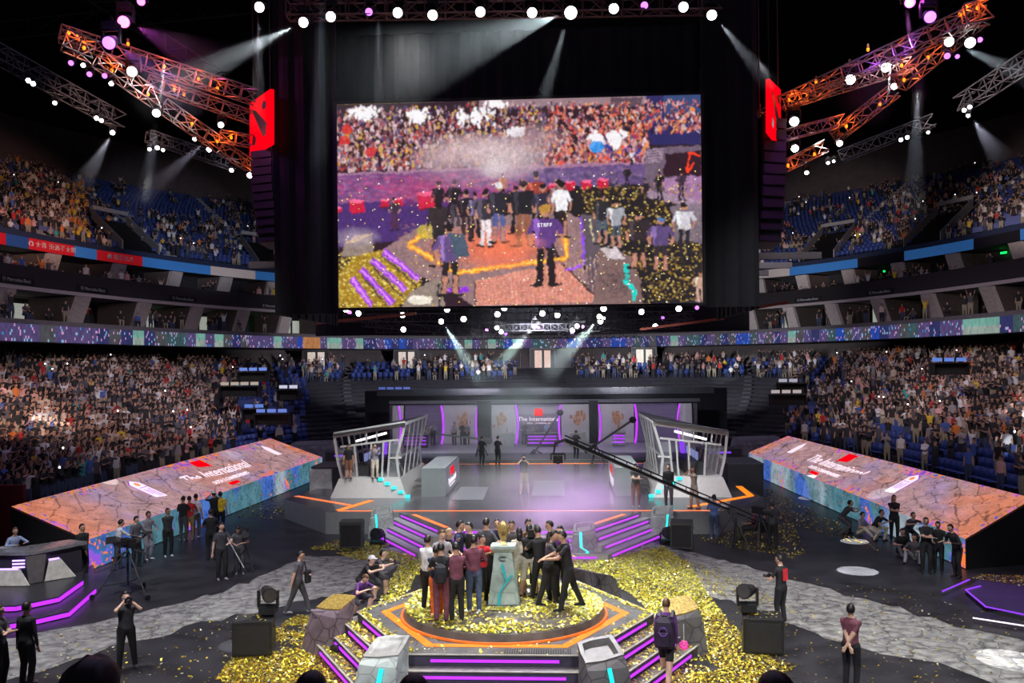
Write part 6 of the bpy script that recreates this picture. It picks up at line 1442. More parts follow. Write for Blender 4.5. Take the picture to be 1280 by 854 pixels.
# production desks with blue-lit screens in the left and right corners of the lower stand
for i, (px, py, d, w, cn, wh) in enumerate([(316, 462, 62, 2.2, (.2, .35, 1), 'topmost, left corner of the bowl'), (361, 484, 60, 1.6, (.8, .8, 1), 'behind the white figure, left corner'), (318, 508, 58, 1.6, (.15, .3, .9), 'third down, left corner'), (341, 514, 56, 2.4, (.2, .3, .9), 'lowest, left corner'), (495, 486, 74, 3.2, (.1, .16, .6), 'left part of the far end'),
        (1187, 450, 52, 2.2, (.15, .3, .9), 'high in the right stand'), (990, 476, 60, 2.0, (.5, .5, .6), 'upper right corner of the bowl'), (985, 490, 58, 2.4, (.6, .5, .5), 'lower right corner of the bowl'), (300, 480, 61, 3.0, (.6, .5, .4), 'second down, left corner'), (790, 486, 74, 3.5, (.6, .6, .4), 'right part of the far end')]):
    p = D(px, py, d); t = thing('production_desk', 'long dark production desk with glowing monitors, %s' % wh, 'desk', (p.x, p.y, p.z-.9), R(0), 'production desks in the stands')
    MB().box((0, 0, .72), (w, .7, .06)).box((0, .3, .36), (w, .05, .7)).build('desktop', BLACK, t)
    for s in (-1, 1): MB().box((s*w*.46, 0, .35), (.06, .6, .7)).build('leg', BLACK, t)
    for j in range(int(w/.7)):
        MB().box((-w/2+.4+j*.7, .05, .92), (.55, .05, .22)).build('monitor', mat('monitor_%d' % i, (.02, .02, .03), .4, 0, cn, .7), t)
# ------------------------------------------------------------------ people on the floor and stage
def at_px(px, py, z=0.0): p = G(px, py, z); return (p.x, p.y, z)
FRONT = 0.0
def cf(p, deg=0): return math.atan2(-(CX0-p[0])*-1, 1)*0+math.atan2(CX0-p[0], p[1])*1+R(deg)   # heading toward the camera plus a turn
near = .0135; mid = .017; far_ = .021
def who(label, px, py, z=0, turn=0, **kw):
    p = at_px(px, py, z); return person(label, p, math.atan2(CX0-p[0], p[1])+R(turn), **kw)
# turn: 0 faces the camera, 180 faces away, +90 faces photo right, -90 faces photo left
who_ph = who('person in black tee and black trousers photographing toward the stands, on the left stone path', 158, 838, turn=10, pose='photo', top='charcoal', legs='black', shoes='dgrey', sleeve=.7, voxel=near, h=1.8, skin=SKIN2)
a = who('person in dark suit standing with back half turned at the lower left corner', 33, 858, turn=135, pose='stand', top='black', legs='black', sleeve=2, voxel=near, h=1.82)
b = who('person in dark tee with crossed arms, cut by the left edge', 0, 862, turn=60, pose='crossed', top='charcoal', legs='black', voxel=near, h=1.82, skin=SKIN2)
wk = who('person in grey tee walking along the left stone path carrying a black bag', 373, 768, turn=75, pose='walk', top='dgrey', legs='charcoal', shoes='grey', voxel=near, h=1.76)
who('stocky person in dark tee holding a long pole, left of the tripod camera operator', 277, 725, turn=20, pose='hold', top='charcoal', legs='black', shoes='grey', voxel=near, h=1.86, skin=SKIN2, hair='short', RH=(-.28, -.02, .85), LH=(.1, -.34, 1.15))
op = who('camera operator in dark clothes bending over a tripod on the left floor', 300, 718, turn=-10, pose='hold', top='dgrey', legs='charcoal', shoes='grey', voxel=mid, h=1.68, head=(40, 0), lean=14)
gA = who('person in black tee with white cap half crouching left of the hexagonal platform', 459, 752, turn=60, pose='halfcrouch', top='black', legs='black', leg=.55, sleeve=.7, voxel=near, cap='white', skin=SKIN2)
gB = who('bearded person holding a camera behind the half crouching figures, left of the platform', 473, 745, turn=70, pose='halfcrouch', top='dgrey', legs='charcoal', leg=.55, voxel=near, skin=SKIN2, h=1.78)
gC = who('person in violet tee squatting with bent head beside the rock pylon', 452, 768, turn=40, pose='crouch', top='purple', legs='charcoal', leg=.5, voxel=near, hairm=HAIRB, h=1.7, skin=SKIN2, head=(35, 0))
redb = who('person in black tee with red back print holding a camera on the right path', 977, 780, turn=-125, pose='hold', top='black', legs='black', shoes='grey', voxel=near, h=1.8, skin=SKIN2)
mar = who('person in maroon tee with hands behind back at the lower right', 1064, 862, turn=160, pose='back', top='wine', legs='black', voxel=near, h=1.78, skin=SKIN2)
hat = who('person in violet shirt and black skirt climbing past the right rock pylon with backpack', 833, 853, turn=172, pose='walk', top='purple', legs='black', leg=.52, sleeve=2, voxel=near, h=1.78, hairm=HAIRB, skin=SKIN2)
blu = who('person in light blue shirt and jeans standing beside the crane base on the right', 893, 674, turn=170, pose='hold', top='blue', legs='denim', shoes='white', voxel=mid, h=1.72)
who('dim figure in dark clothes standing behind the tripods on the right floor', 966, 686, turn=180, pose='hold', top='charcoal', legs='black', voxel=mid, h=1.7)
who('dim figure sitting behind camera gear, right of the crane base', 942, 676, turn=-90, pose='sit', top='wine', legs='black', voxel=far_, h=1.7)
who('person in black tee with crossed arms standing on the right part of the main stage', 795, 634, SZ, turn=5, pose='crossed', top='black', legs='brown', shoes='grey', voxel=mid, h=1.8, skin=SKIN2, sleeve=.6)
who('person in black jacket with red pouch standing before the right booth', 836, 634, SZ, turn=-5, pose='stand', top='black', legs='dgrey', shoes='grey', sleeve=2, voxel=mid, h=1.78, skin=SKIN2, LH=(.08, -.2, .98), RH=(-.1, -.2, .98))
who('person in pale pink shirt taking a photo at the corner of the right booth', 868, 636, SZ, turn=-60, pose='photo', top='cream', legs='cream', shoes='brown', voxel=mid, h=1.7, hair='long', hairm=HAIRB, leg=.6)
who('person in black tee and khaki shorts taking a photo at main stage centre', 655, 617, SZ, turn=0, pose='photo', top='charcoal', legs='khaki', shoes='cream', leg=.5, voxel=mid, h=1.76, skin=SKIN2)
bz = SZ+.83
def booth_person(label, x, y, **kw): return person(label, (x, y, bz), math.atan2(CX0-x, y), voxel=far_, **kw)
booth_person('person in black tee and brown shorts standing on the left booth base', -8.35, 39.62, pose='stand', top='black', legs='brown', leg=.5, h=1.6, hair='long')
booth_person('person in grey tee raising both arms in the doorway of the left booth', -7.15, 39.7, pose='phone', top='grey', legs='cream', h=1.6, skin=SKIN2)
# left canopy group
who('person in white shirt and dark trousers operating the tall pedestal camera on the left', 147, 713, turn=110, pose='reach', top='white', legs='charcoal', voxel=mid, h=1.72, sleeve=1.2)
who('person in dark jacket sitting on a high stool beside the pedestal camera', 170, 709, turn=40, pose='hold', top='dgrey', legs='black', voxel=mid, h=1.76, skin=SKIN2, sleeve=2)
who('person in pale grey hoodie and grey trousers standing before the left canopy', 185, 700, turn=40, pose='hold', top='grey', legs='grey', shoes='white', voxel=mid, h=1.74, sleeve=2)
who('person in dark patterned shirt and black trousers between hoodie wearer and red shirt', 210, 696, turn=20, pose='back', top='charcoal', legs='black', shoes='white', voxel=mid, h=1.76)
who('person in black tee with back turned, left of the person in red', 229, 676, turn=150, pose='hold', top='black', legs='dgrey', shoes='white', voxel=mid, h=1.76)
who('person in red shirt standing before the left canopy', 237, 675, turn=170, pose='hold', top='red', legs='khaki', shoes='white', voxel=mid, h=1.74)
who('person in white tee and grey trousers right of the red shirt, left canopy', 245, 672, turn=160, pose='stand', top='white', legs='dgrey', shoes='white', voxel=mid, h=1.75)
who('tall dim person in black standing among the left canopy group', 264, 700, turn=175, pose='hold', top='black', legs='black', voxel=mid, h=1.8)
who('person in black with white cap at the right of the left canopy group', 268, 668, turn=-160, pose='photo', top='black', legs='black', voxel=mid, cap='white', h=1.78)
who('person in yellow and black shirt standing before the left canopy side screen', 276, 667, turn=-170, pose='stand', top='yellow', legs='black', voxel=mid, h=1.72)
who('person in black suit with hands folded beside the left analysis desk', 103, 724, turn=30, pose='back', top='black', legs='black', sleeve=2, voxel=mid, h=1.8, LH=(.03, -.2, .9), RH=(-.03, -.2, .92))
ds = person('person in light blue shirt leaning on the left analysis desk, cut by the frame edge', (D(4, 702, 27.5).x+.1, D(4, 702, 27.5).y+.35, .36), R(60), pose='desk', top='lblue', legs='charcoal', sleeve=2, voxel=mid, pel=(.05, .75), hairm=HAIRB, skin=SKIN2, LH=(.16, -.42, 1.06), RH=(-.16, -.42, 1.04))
# right canopy group
for args in [('standing person in black with folded arms before the bright part of the right side screen', 1118, 676, 10, dict(pose='crossed', top='black', legs='black', hair='long')),
             ('person in black crouching in profile left of the folded arms figure, right canopy', 1099, 676, 60, dict(pose='crouch', top='black', legs='cream')),
             ('person in black sitting on the floor, leftmost of the seated right canopy row', 1128, 694, 20, dict(pose='sitfloor', top='black', legs='dgrey')),
             ('person in dark shirt squatting behind the seated ones at the right canopy', 1139, 686, 30, dict(pose='halfcrouch', top='charcoal', legs='black')),
             ('person in dark grey sitting with a knee raised, right canopy', 1143, 702, -10, dict(pose='sitfloor', top='dgrey', legs='grey')),
             ('tall person in black with crossed forearms, right canopy', 1158, 717, 10, dict(pose='crossed', top='black', legs='black', h=1.8)),
             ('person in black with short hair right of the tall one, right canopy', 1173, 716, -5, dict(pose='hold', top='black', legs='black', h=1.66)),
             ('person in black suit leaning against the near end of the right side screen', 1197, 722, -50, dict(pose='hold', top='black', legs='black', lean=22, sleeve=2)),
             ('dim person bending before the blue part of the right side screen', 1058, 668, 100, dict(pose='halfcrouch', top='charcoal', legs='dgrey')),
             ('person in pale top sitting on the floor at the middle of the right canopy', 1078, 670, 60, dict(pose='sitfloor', top='grey', legs='cream'))]:
    lb, px, py, tn, kw = args; who(lb, px, py, turn=tn, voxel=mid, **kw)
# centre group around the trophy
DZ = PZ+.2
grp = [('person in white tee and black trousers at the left end of the trophy crowd', 535, 763, 150, dict(pose='clap', top='white', legs='black', shoes='black', h=1.74, leg=1.0), .0135),
       ('person in dark shirt with small backpack and orange trousers, left in the trophy crowd', 552, 777, 175, dict(pose='hold', top='black', legs='wine', h=1.74), .0135),
       ('person in orange trousers standing behind the backpack wearer', 546, 770, 165, dict(pose='crossed', top='navy', legs='orange', shoes='white', h=1.6), .0135),
       ('person in black long sleeve with back turned, second from front left', 571, 776, 190, dict(pose='hold', top='wine', legs='black', sleeve=2, h=1.74), .0135),
       ('person in maroon jacket and dark jeans with white shoes, back turned', 593, 765, 185, dict(pose='hold', top='wine', legs='denim', shoes='white', sleeve=2, h=1.76, hair='curly'), .0135),
       ('person in grey shirt with brown hair facing the camera behind the front left group', 553, 752, 10, dict(pose='hold', top='grey', legs='black', hairm=HAIRB, skin=SKIN2), .017),
       ('tall person in navy jacket in profile at the back left of the crowd', 574, 743, 80, dict(pose='shoulderarm', top='navy', legs='black', h=1.84, sleeve=2), .017),
       ('person in black with arm over a teammate at the back of the crowd', 589, 742, -60, dict(pose='shoulderarm', top='black', legs='black', h=1.78, skin=SKIN2), .017),
       ('tall broad person in black tee left of the trophy', 608, 741, 150, dict(pose='shoulderarm', top='charcoal', legs='black', h=1.86), .017),
       ('short person in red and black behind the maroon jacket', 603, 753, 30, dict(pose='clap', top='red', legs='black', h=1.62), .017),
       ('dim person in grey standing right behind the trophy', 641, 737, -20, dict(pose='hold', top='dgrey', legs='grey', h=1.76), .017),
       ('person in cream top and shorts half hidden right of the trophy', 650, 744, 190, dict(pose='stand', top='cream', legs='cream', leg=.5, h=1.66, hair='long'), .017),
       ('broadcast camera operator in black with cream shorts right of the trophy', 662, 745, 175, dict(pose='photo', top='black', legs='cream', leg=.6, h=1.74), .015),
       ('person in black tee turning back at the right of the camera operator', 676, 750, -150, dict(pose='reach', top='black', legs='black', h=1.78), .015),
       ('person in black with dark shoes reaching across, right part of the crowd', 686, 757, 80, dict(pose='reach', top='charcoal', legs='black', h=1.80), .0135),
       ('tall person in black striding away at the right end of the crowd', 711, 763, -80, dict(pose='reach', top='black', legs='black', h=1.86, LF=(.13, -.2, .07), RF=(-.13, .34, .07)), .0135),
       ('person in violet tee behind the striding figure', 702, 748, -30, dict(pose='hold', top='purple', legs='black', h=1.78, skin=SKIN2), .017),
       ('person in navy shirt at the far back centre of the crowd', 622, 731, 0, dict(pose='armsup', top='navy', legs='black', h=1.7, LH=(.3, -.2, 1.5), RH=(-.3, -.2, 1.5)), .019),
       ('person in dark grey at the far back right of the crowd', 660, 733, 30, dict(pose='hold', top='dgrey', legs='black', h=1.74), .019),
       ('person in black facing left at the back right of the crowd', 690, 738, -90, dict(pose='hold', top='black', legs='charcoal', h=1.76), .019),
       ('person with fair hair leaning in beside the white tee figure', 560, 747, 60, dict(pose='hold', top='black', legs='charcoal', h=1.7, hairm=HAIRL), .019)]
gp_objs = []
for lb, px, py, tn, kw, vx in grp:
    gp_objs.append(who(lb, px, py, DZ, turn=tn, voxel=vx, **kw))

def on_person(o, co, rot=0): # world position and heading for something carried by o (local co, metres)
    M = local_frame(o); p = M @ Vector(co); return (p.x, p.y, p.z), o.rotation_euler[2]+rot
def backpack(label, o, m, s=1.0):
    p, rz = on_person(o, (0, .20, 1.12)); t = thing('backpack', label, 'backpack', p, rz)
    mb = MB(); sec = [(-.26, .15, .10), (-.2, .18, .13), (.05, .18, .12), (.18, .15, .10), (.26, .08, .05)]
    mb.rings([[Vector((a*math.copysign(abs(math.cos(q))**.6, math.cos(q)), b*math.copysign(abs(math.sin(q))**.6, math.sin(q)), z)) for q in [2*PI*i/16 for i in range(16)]] for z, a, b in sec]); mb.build('main_bag', m, t)
    MB().rings([[Vector((.12*math.cos(q), .13+.05*math.sin(q), z)) for q in [2*PI*i/10 for i in range(10)]] for z in (-.2, .02)]).build('front_pocket', m, t)
    for sx in (-1, 1): MB().bar((sx*.11, -.08, .24), (sx*.12, -.20, .32), .05, .015).bar((sx*.12, -.20, .32), (sx*.12, -.32, .22), .05, .015).build('strap', BLACK, t)
    MB().bar((-.05, 0, .27), (.05, 0, .27), .02).build('handle', BLACK, t); t.scale = (s,)*3; return t
backpack('large black backpack with violet emblem worn by the figure in the violet shirt', hat, mat('bag_black_violet', (.025, .015, .04), .6), 1.25)
backpack('small black backpack worn by a figure in the trophy crowd', gp_objs[1], mat('bag_black', (.012, .014, .022), .6), .8)
p, rz = on_person(hat, (.0, .37, 1.15)); 
em = MB()
for i in range(16): q0, q1 = 2*PI*i/16, 2*PI*(i+1)/16; em.bar((.07*math.cos(q0), 0, .07*math.sin(q0)), (.07*math.cos(q1), 0, .07*math.sin(q1)), .018)
bpk = [o for o in bpy.data.objects if o.name.startswith('backpack')][0]; em.build('round_emblem', mat('violet_emblem', (.14, .06, .3), .5), bpk, (0, .185, .05))
p, rz = on_person(hat, (-.36, -.1, .78)); t = thing('pink_flower', 'small bright pink flower held by the backpack wearer at the right pylon', 'flower', p, 0)
m = MB()
for i in range(7): m.ell((.06*math.cos(i*.9), .06*math.sin(i*.9)*.4, .06*math.sin(i*.9)), (.045, .03, .045), 8, 6)
m.build('petals', mat('pink_petal', (.9, .06, .4), .5, 0, (.9, .05, .35), .35), t); MB().bar((0, 0, 0), (0, 0, .45), .02).build('stick', LIGHT, t)
# red print on the back of the tee
p, rz = on_person(redb, (0, .118, 1.27)); rp_ = MB().box((0, 0, 0), (.2, .012, .3)); o = rp_.build('back_print', cloth('red'), redb, (0, .125, 1.27)); o.rotation_euler = (R(2), 0, 0)
# cameras in hands
for lb, o, co, tn in [('black camera with long lens held to the eye by the photographer on the left path', who_ph, (0, -.27, 1.60), 0), ('white-lens camera held by the person with the red back print', redb, (0, -.36, 1.14), 0),
                      ('camera held by the bearded crouching figure left of the platform', gB, (0, -.52, 1.0), 0), ('camera lifted by the figure at the centre of the main stage', bpy.data.objects.get('person.012') or who_ph, (0, -.27, 1.6), 0)]:
    if 'centre of the main stage' in lb: o = [q for q in bpy.data.objects if q.get('label', '').endswith('taking a photo at main stage centre')][0]
    p, rz = on_person(o, co); photo_camera(lb, p, rz)
o = gp_objs[12]; p, rz = on_person(o, (-.05, -.2, 1.55)); t = thing('broadcast_camera', 'large shoulder broadcast camera carried in the trophy crowd', 'camera', p, rz)
MB().box((0, 0, 0), (.16, .42, .22)).box((0, .28, .02), (.14, .16, .18)).build('camera_body', BLACK, t); MB().cone((0, -.2, 0), (0, -.48, 0), .07, .09, 14).build('lens', DARK, t); MB().box((-.12, -.1, .12), (.1, .16, .1)).build('viewfinder', DARK, t); MB().bar((0, -.1, .16), (0, .14, .16), .03).build('handle', BLACK, t)
# shoulder bag of the walker, pole
p, rz = on_person(wk, (.12, -.24, 1.02)); t = thing('black_bag', 'small black bag carried by the person walking on the left path', 'bag', p, rz)
MB().rings([[Vector((.15*math.cos(q), .09*math.sin(q), z)) for q in [2*PI*i/12 for i in range(12)]] for z in (-.17, 0, .15)]).build('bag_body', BLACK, t); MB().bar((-.1, 0, .15), (0, .1, .42), .03).build('strap', BLACK, t)
p1 = G(277, 725, 0); t = thing('boom_pole', 'long pale pole held by the stocky figure on the left floor', 'pole', (p1.x+.1, p1.y-.35, 1.15)); a_ = D(284, 672, p1.y-.3)-Vector((p1.x+.1, p1.y-.35, 1.15)); b_ = D(305, 710, p1.y-.6)-Vector((p1.x+.1, p1.y-.35, 1.15))
MB().bar(a_, b_, .03, n=8).build('tube', LIGHT, t); MB().bar(b_, b_+(b_-a_).normalized()*.2, .05, n=8).build('grip', BLACK, t)

# ------------------------------------------------------------------ equipment
def tripod(label, p, h, rz=0, spread=.55, head=True, cam_=True, s=1.0):
    t = thing('camera_tripod', label, 'tripod', p, rz)
    for i in range(3): a = R(90+120*i); MB().bar((spread*math.cos(a), spread*math.sin(a), .02), (.05*math.cos(a), .05*math.sin(a), h), .045, n=8).build('leg', DARK, t)
    MB().bar((0, 0, h*.25), (0, 0, h+.1), .07, n=8).build('column', BLACK, t); sp = MB()
    for i in range(3): a = R(90+120*i); sp.bar((0, 0, h*.3), (spread*.7*math.cos(a), spread*.7*math.sin(a), h*.28), .02)
    sp.build('spreader', BLACK, t)
    if cam_:
        MB().box((0, .05, h+.26), (.2, .5, .26)).box((.16, .1, h+.3), (.1, .16, .12)).build('camera_body', BLACK, t); MB().cone((0, -.2, h+.27), (0, -.6, h+.27), .09, .12, 14).build('lens', DARK, t); MB().bar((-.05, .2, h+.1), (-.3, .6, h-.1), .03).build('pan_handle', DARK, t)
    t.scale = (s,)*3; return t
tripod('camera tripod in front of the bending operator on the left floor', at_px(303, 716), 1.1, R(30), .4)
tp = at_px(160, 745)
t = tripod('tall pedestal camera on wheeled base at the left stone path', tp, 1.35, R(-120), .95)
for i in range(3): a_ = R(90+120*i); MB().cone((.98*math.cos(a_), .98*math.sin(a_)-.03, .08), (.98*math.cos(a_), .98*math.sin(a_)+.03, .08), .08, .08, 12).build('wheel', BLACK, t)
MB().bar((.2, 0, 1.5), (.6, .1, 1.75), .05).box((.6, .1, 1.8), (.3, .04, .2)).build('monitor_arm', DARK, t); MB().bar((-.2, 0, 1.5), (-.5, .2, 1.8), .05).box((-.5, .2, 1.85), (.28, .2, .06)).build('side_arm', DARK, t); MB().bar((.1, .2, 1.4), (.7, .3, 1.3), .05).build('pan_handle', DARK, t)
tripod('empty dark tripod right of the crane base on the floor', at_px(920, 690), 1.15, 0, .55, cam_=False); tripod('dark tripod with camera beside the dim standing figure', at_px(950, 684), 1.1, R(40), .5)
# camera crane
base = Vector(at_px(915, 682)); tip = D(706, 550, 31.5); pivot = D(915, 640, base.y)
t = thing('camera_crane', 'long black camera crane whose boom reaches from the right floor to the stage centre', 'crane', base)
for i in range(3): a_ = R(30+120*i); MB().bar((.7*math.cos(a_), .7*math.sin(a_), .03), (0, 0, pivot.z-base.z-.1), .06, n=8).build('leg', DARK, t)
pv = pivot-base; tpv = tip-base; tail = pv+(pv-tpv).normalized()*1.6; bm = MB(); bm.bar(tail, tpv, .16, .12); bm.bar(tail+Vector((0, 0, .22)), tpv+Vector((0, 0, .16)), .05)
for i in range(14): q = pv.lerp(tpv, i/14); bm.bar(q+Vector((0, 0, -.02)), q+Vector((0, 0, .2)), .03)
bm.build('boom', mat('crane_black', (.03, .032, .034), .35, .3), t); MB().bar(tail-Vector((0, 0, .02)), tpv-Vector((0, 0, .08)), .17, .03).build('silver_rail', mat('crane_silver', (.3, .3, .3), .4, .5), t)
MB().box(tail, (.5, .5, .4)).build('counterweight', BLACK, t); MB().cone(pv-Vector((0, .2, 0)), pv+Vector((0, .2, 0)), .14, .14, 16).build('pivot', DARK, t)
hd = MB(); hd.bar(tpv, tpv+Vector((-.35, 0, -.12)), .1); hd.bar(tpv+Vector((-.35, 0, -.1)), tpv+Vector((-.4, 0, -.5)), .07); hd.bar(tpv+Vector((-.5, 0, -.5)), tpv+Vector((0, 0, -.5)), .07); hd.bar(tpv+Vector((-.5, 0, -.5)), tpv+Vector((-.5, 0, -.72)), .06); hd.bar(tpv+Vector((0, 0, -.5)), tpv+Vector((0, 0, -.72)), .06); hd.build('remote_head', DARK, t)
MB().box(tpv+Vector((-.25, -.05, -.68)), (.34, .5, .26)).cone(tpv+Vector((-.25, -.3, -.68)), tpv+Vector((-.25, -.6, -.68)), .1, .12, 14).build('crane_camera', BLACK, t)
for lb, b0, tp_, dd, hb in (('distant thin camera jib rising right before the red logo screen', (668, 566), (700, 516), 57, 1), ('distant thin camera jib rising right between the backdrop and right booth', (745, 556), (791, 525), 52, 1), ('distant camera jib lying low before the left backdrop screens', (600, 549), (541, 542), 56, 1)):
    p = G(b0[0], b0[1]+20, SZ) if False else D(b0[0], b0[1], dd); gz = 1.04 if p.y > 54 else SZ; t = thing('camera_jib', lb, 'crane', (p.x, p.y, gz)); q = D(*tp_, dd)-Vector((p.x, p.y, gz)); pz_ = p.z-gz
    MB().bar((0, 0, pz_), q, .12).build('boom', DARK, t); MB().bar((0, 0, pz_), (0, 0, pz_)+Vector((0, 0, 0)) if False else Vector((0, 0, pz_))-(q-Vector((0, 0, pz_))).normalized()*.8, .2).build('counterweight', BLACK, t)
    for i in range(3): a_ = R(120*i); MB().bar((.5*math.cos(a_), .5*math.sin(a_), .02), (0, 0, max(pz_, .3)), .06).build('leg', BLACK, t)
    MB().ell(q, (.22, .22, .2), 10, 8).build('camera_head', BLACK, t)
for lb, px, py, d in (('black figure of a camera operator standing left before the backdrop', 622, 568, 52), ('camera operator in black beside the right lectern below the backdrop', 720, 567, 54), ('technician in black near the small desk below the backdrop', 602, 566, 52)):
    p = D(px, py, d); gz = SZ if p.y < 54 else 1.04; person(lb, (p.x, p.y, gz), R(150), pose='hold', top='black', legs='black', voxel=.03)
# talent and guests standing before the backdrop
for i, (px, tp_, lb) in enumerate([(533, 'cream', 'figure in cream standing behind the leftmost broadcast desk'), (541, 'white', 'figure in white standing at the leftmost broadcast desk'), (568, 'white', 'white-clad figure before the left fiery screen'), (578, 'charcoal', 'dark-clad figure before the left fiery screen'), (584, 'grey', 'grey-clad figure before the left fiery screen'),
                                   (668, 'grey', 'figure in grey behind the central broadcast desk'), (684, 'lblue', 'figure in pale blue behind the central broadcast desk'), (655, 'charcoal', 'dark figure left of the central broadcast desk')]):
    p = D(px, 545, 63.6); person(lb, (p.x, p.y, 1.04), R(random.uniform(-30, 30)), pose='hold' if i % 2 else 'stand', top=tp_, legs='black', voxel=.032, h=1.7)

# speakers / monitors on the floor
def floor_box(label, p, rz, w, dp, h, lamp=True, name='subwoofer', m=None):
    t = thing(name, label, 'speaker', p, rz); m = m or BLACK
    sh = [(-w/2, -dp/2), (w/2, -dp/2), (w/2, dp/2), (-w/2, dp/2)]
    MB().prism(sh, .04, h).build('cabinet', m, t)
    g = MB(); g.box((0, -dp/2-.012, h*.5), (w*.88, .02, h*.8)); g.build('grille', mat('speaker_grille', (.02, .02, .024), .7, .2), t)
    [MB().box((x*w*.42, y*dp*.42, .02), (.08, .08, .04)).build('foot', BLACK, t) for x in (-1, 1) for y in (-1, 1)]
    [MB().bar((x*(w/2+.02), -.1, h*.75), (x*(w/2+.02), .1, h*.75), .03).build('handle', DARK, t) for x in (-1, 1)]
    return t
s1 = at_px(318, 816); s2 = at_px(953, 813)
floor_box('big black speaker cube strewn with confetti on the left floor', s1, R(12), .92, .8, .84); floor_box('big black speaker cube strewn with confetti on the right floor', s2, R(-8), .92, .8, .84)
def small_head(label, p, rz, aim, lens=DARK):
    q = Vector(p); t = moving_light(label, q+Vector((0, 0, .0)), q+Vector(aim), lens, 1.05, 'lamps standing on speakers'); t.rotation_euler = (PI, 0, rz)
    for ch in t.children:
        if ch.name.startswith('head'): ch.rotation_quaternion = Vector((0, 0, -1)).rotation_difference((Matrix.Rotation(PI, 3, 'X') @ Vector(aim).normalized()))
    return t
small_head('black moving lamp lying on the right corner of the left speaker cube', (s1[0]+.30, s1[1]+.15, 1.40), 0, (.6, -1, -.1)); small_head('black moving lamp on the left corner of the right speaker cube', (s2[0]-.32, s2[1]+.1, 1.40), 0, (-.7, -1, .1))
ps = at_px(441, 683); floor_box('tall grey black speaker before the left stage front', (ps[0], ps[1]-.1, 0), R(6), .85, .8, 1.0, m=mat('speaker_dusty', (.06, .065, .06), .6))
ps = at_px(852, 684); floor_box('tall dusty speaker before the right stage front', (ps[0], ps[1]-.1, 0), R(-10), .8, .8, 1.0, m=mat('speaker_dusty', (.06, .065, .06), .6))
par_lamp('small dark lamp with violet lens at the left end of the stage stairs', (-5.75, 33.6, .02), R(-10), None, 1.6); par_lamp('small dark lamp at the right end of the stage stairs', (5.35, 33.9, .02), R(10), DARK, 1.6)
# analysis desk on the left
AD = thing('analysis_desk', 'angular grey and white analysis desk with violet light strips at the left edge', 'desk', (-14.6, 26.4, 0))
def L_(px, py, z): v = G(px, py, z)-Vector((-14.6, 26.4, 0)); return (v.x, v.y)
st1 = [L_(-70, 760, .36), L_(20, 757, .36), L_(73, 746, .36), L_(103, 725, .36), L_(108, 700, .36), L_(-60, 690, .36)]
st2 = [L_(-70, 792, .18), L_(38, 775, .18), L_(86, 764, .18), L_(119, 735, .18), L_(116, 700, .18), L_(-60, 690, .18)]
MB().prism(st2, 0, .18, 0).build('lower_step', mat('desk_step_dark', (.035, .035, .04), .35), AD); MB().prism(st1, .18, .36, 0).build('upper_step', mat('desk_step_dark', (.035, .035, .04), .35), AD)
for st, z in ((st1, .27), (st2, .09)):
    for i in range(3):
        a_, b_ = Vector((*st[i], z)), Vector((*st[i+1], z)); n_ = Vector(((b_-a_).y, -(b_-a_).x, 0)).normalized()*.02; MB().bar(a_+n_, b_+n_, .02, .11).build('violet_strip', PURPLE, AD)
cg = G(30, 722, .5)-Vector((-14.6, 26.4, 0)); cx, cy = cg.x-.75, cg.y+.15
top_ = [(cx-2.4, cy-.55), (cx+1.1, cy-.35), (cx+1.95, cy+1.3), (cx+1.2, cy+1.6), (cx+.3, cy+.5), (cx-2.4, cy+.4)]
MB().prism(top_, 1.22, 1.32).build('desktop', mat('desk_glass_top', (.22, .22, .23), .12), AD)
bd_ = [(x*.93+cx*.07, y*.9+cy*.1+.05) for x, y in top_]; MB().prism(bd_, .36, 1.22).build('core', mat('desk_core', (.04, .035, .05), .4), AD)
pw = mat('desk_cream_panel', (.58, .56, .50), .5)
def tri_panel(pts, nm='cream_panel', m=pw): P_ = [Vector(p) for p in pts]; n_ = Vector((0, -.06, 0)); MB().rings([P_, [p+n_ for p in P_]]).build(nm, m, AD)
tri_panel([(cx-2.4, cy-.75, .38), (cx+1.23, cy-.62, .38), (cx+.82, cy-.45, .85), (cx-2.4, cy-.6, .85)]); tri_panel([(cx+1.4, cy-.1, .38), (cx+2.0, cy+.55, .38), (cx+1.62, cy+.35, .98), (cx+1.42, cy+.12, .98)])
tri_panel([(cx+1.1, cy-.42, .38), (cx+1.36, cy-.14, .38), (cx+1.38, cy+.02, 1.2), (cx+1.0, cy-.4, 1.2)], 'dark_emblem_panel', mat('desk_emblem_dark', (.12, .11, .11), .5))
for z in (.84,): MB().bar((cx-2.4, cy-.68, z), (cx+.8, cy-.52, z), .03, .05).build('violet_line', mat('pale_violet_led', (.5, .4, .8), .4, 0, (.55, .35, 1), 2), AD)
for k in range(3): MB().bar((cx+.65, cy-.56, .9+k*.1), (cx+1.0, cy-.5, .9+k*.1), .03, .045).build('violet_line', mat('pale_violet_led', (.5, .4, .8), .4, 0, (.55, .35, 1), 2), AD)
MB().bar((cx+1.42, cy+.05, 1.0), (cx+1.62, cy+.28, 1.0), .03, .05).build('violet_line', mat('pale_violet_led', (.5, .4, .8), .4, 0, (.55, .35, 1), 2), AD)
for x_, y_, a_ in ((cx-.9, cy, .3), (cx-.1, cy+.2, -.2), (cx-1.6, cy, .1)): MB().box((x_, y_, 1.335), (.42, .3, .02), a_).build('paper', LIGHT, AD)
q = MB().box((D(20, 690, 30.5).x-2.6, 31.6, 1.3), (3.2, .2, 2.6)); tag(q.build('red_panel_wall', mat('red_dark_panel', (.14, .012, .02), .5)), 'dark red panel standing behind the analysis desk', 'panel')
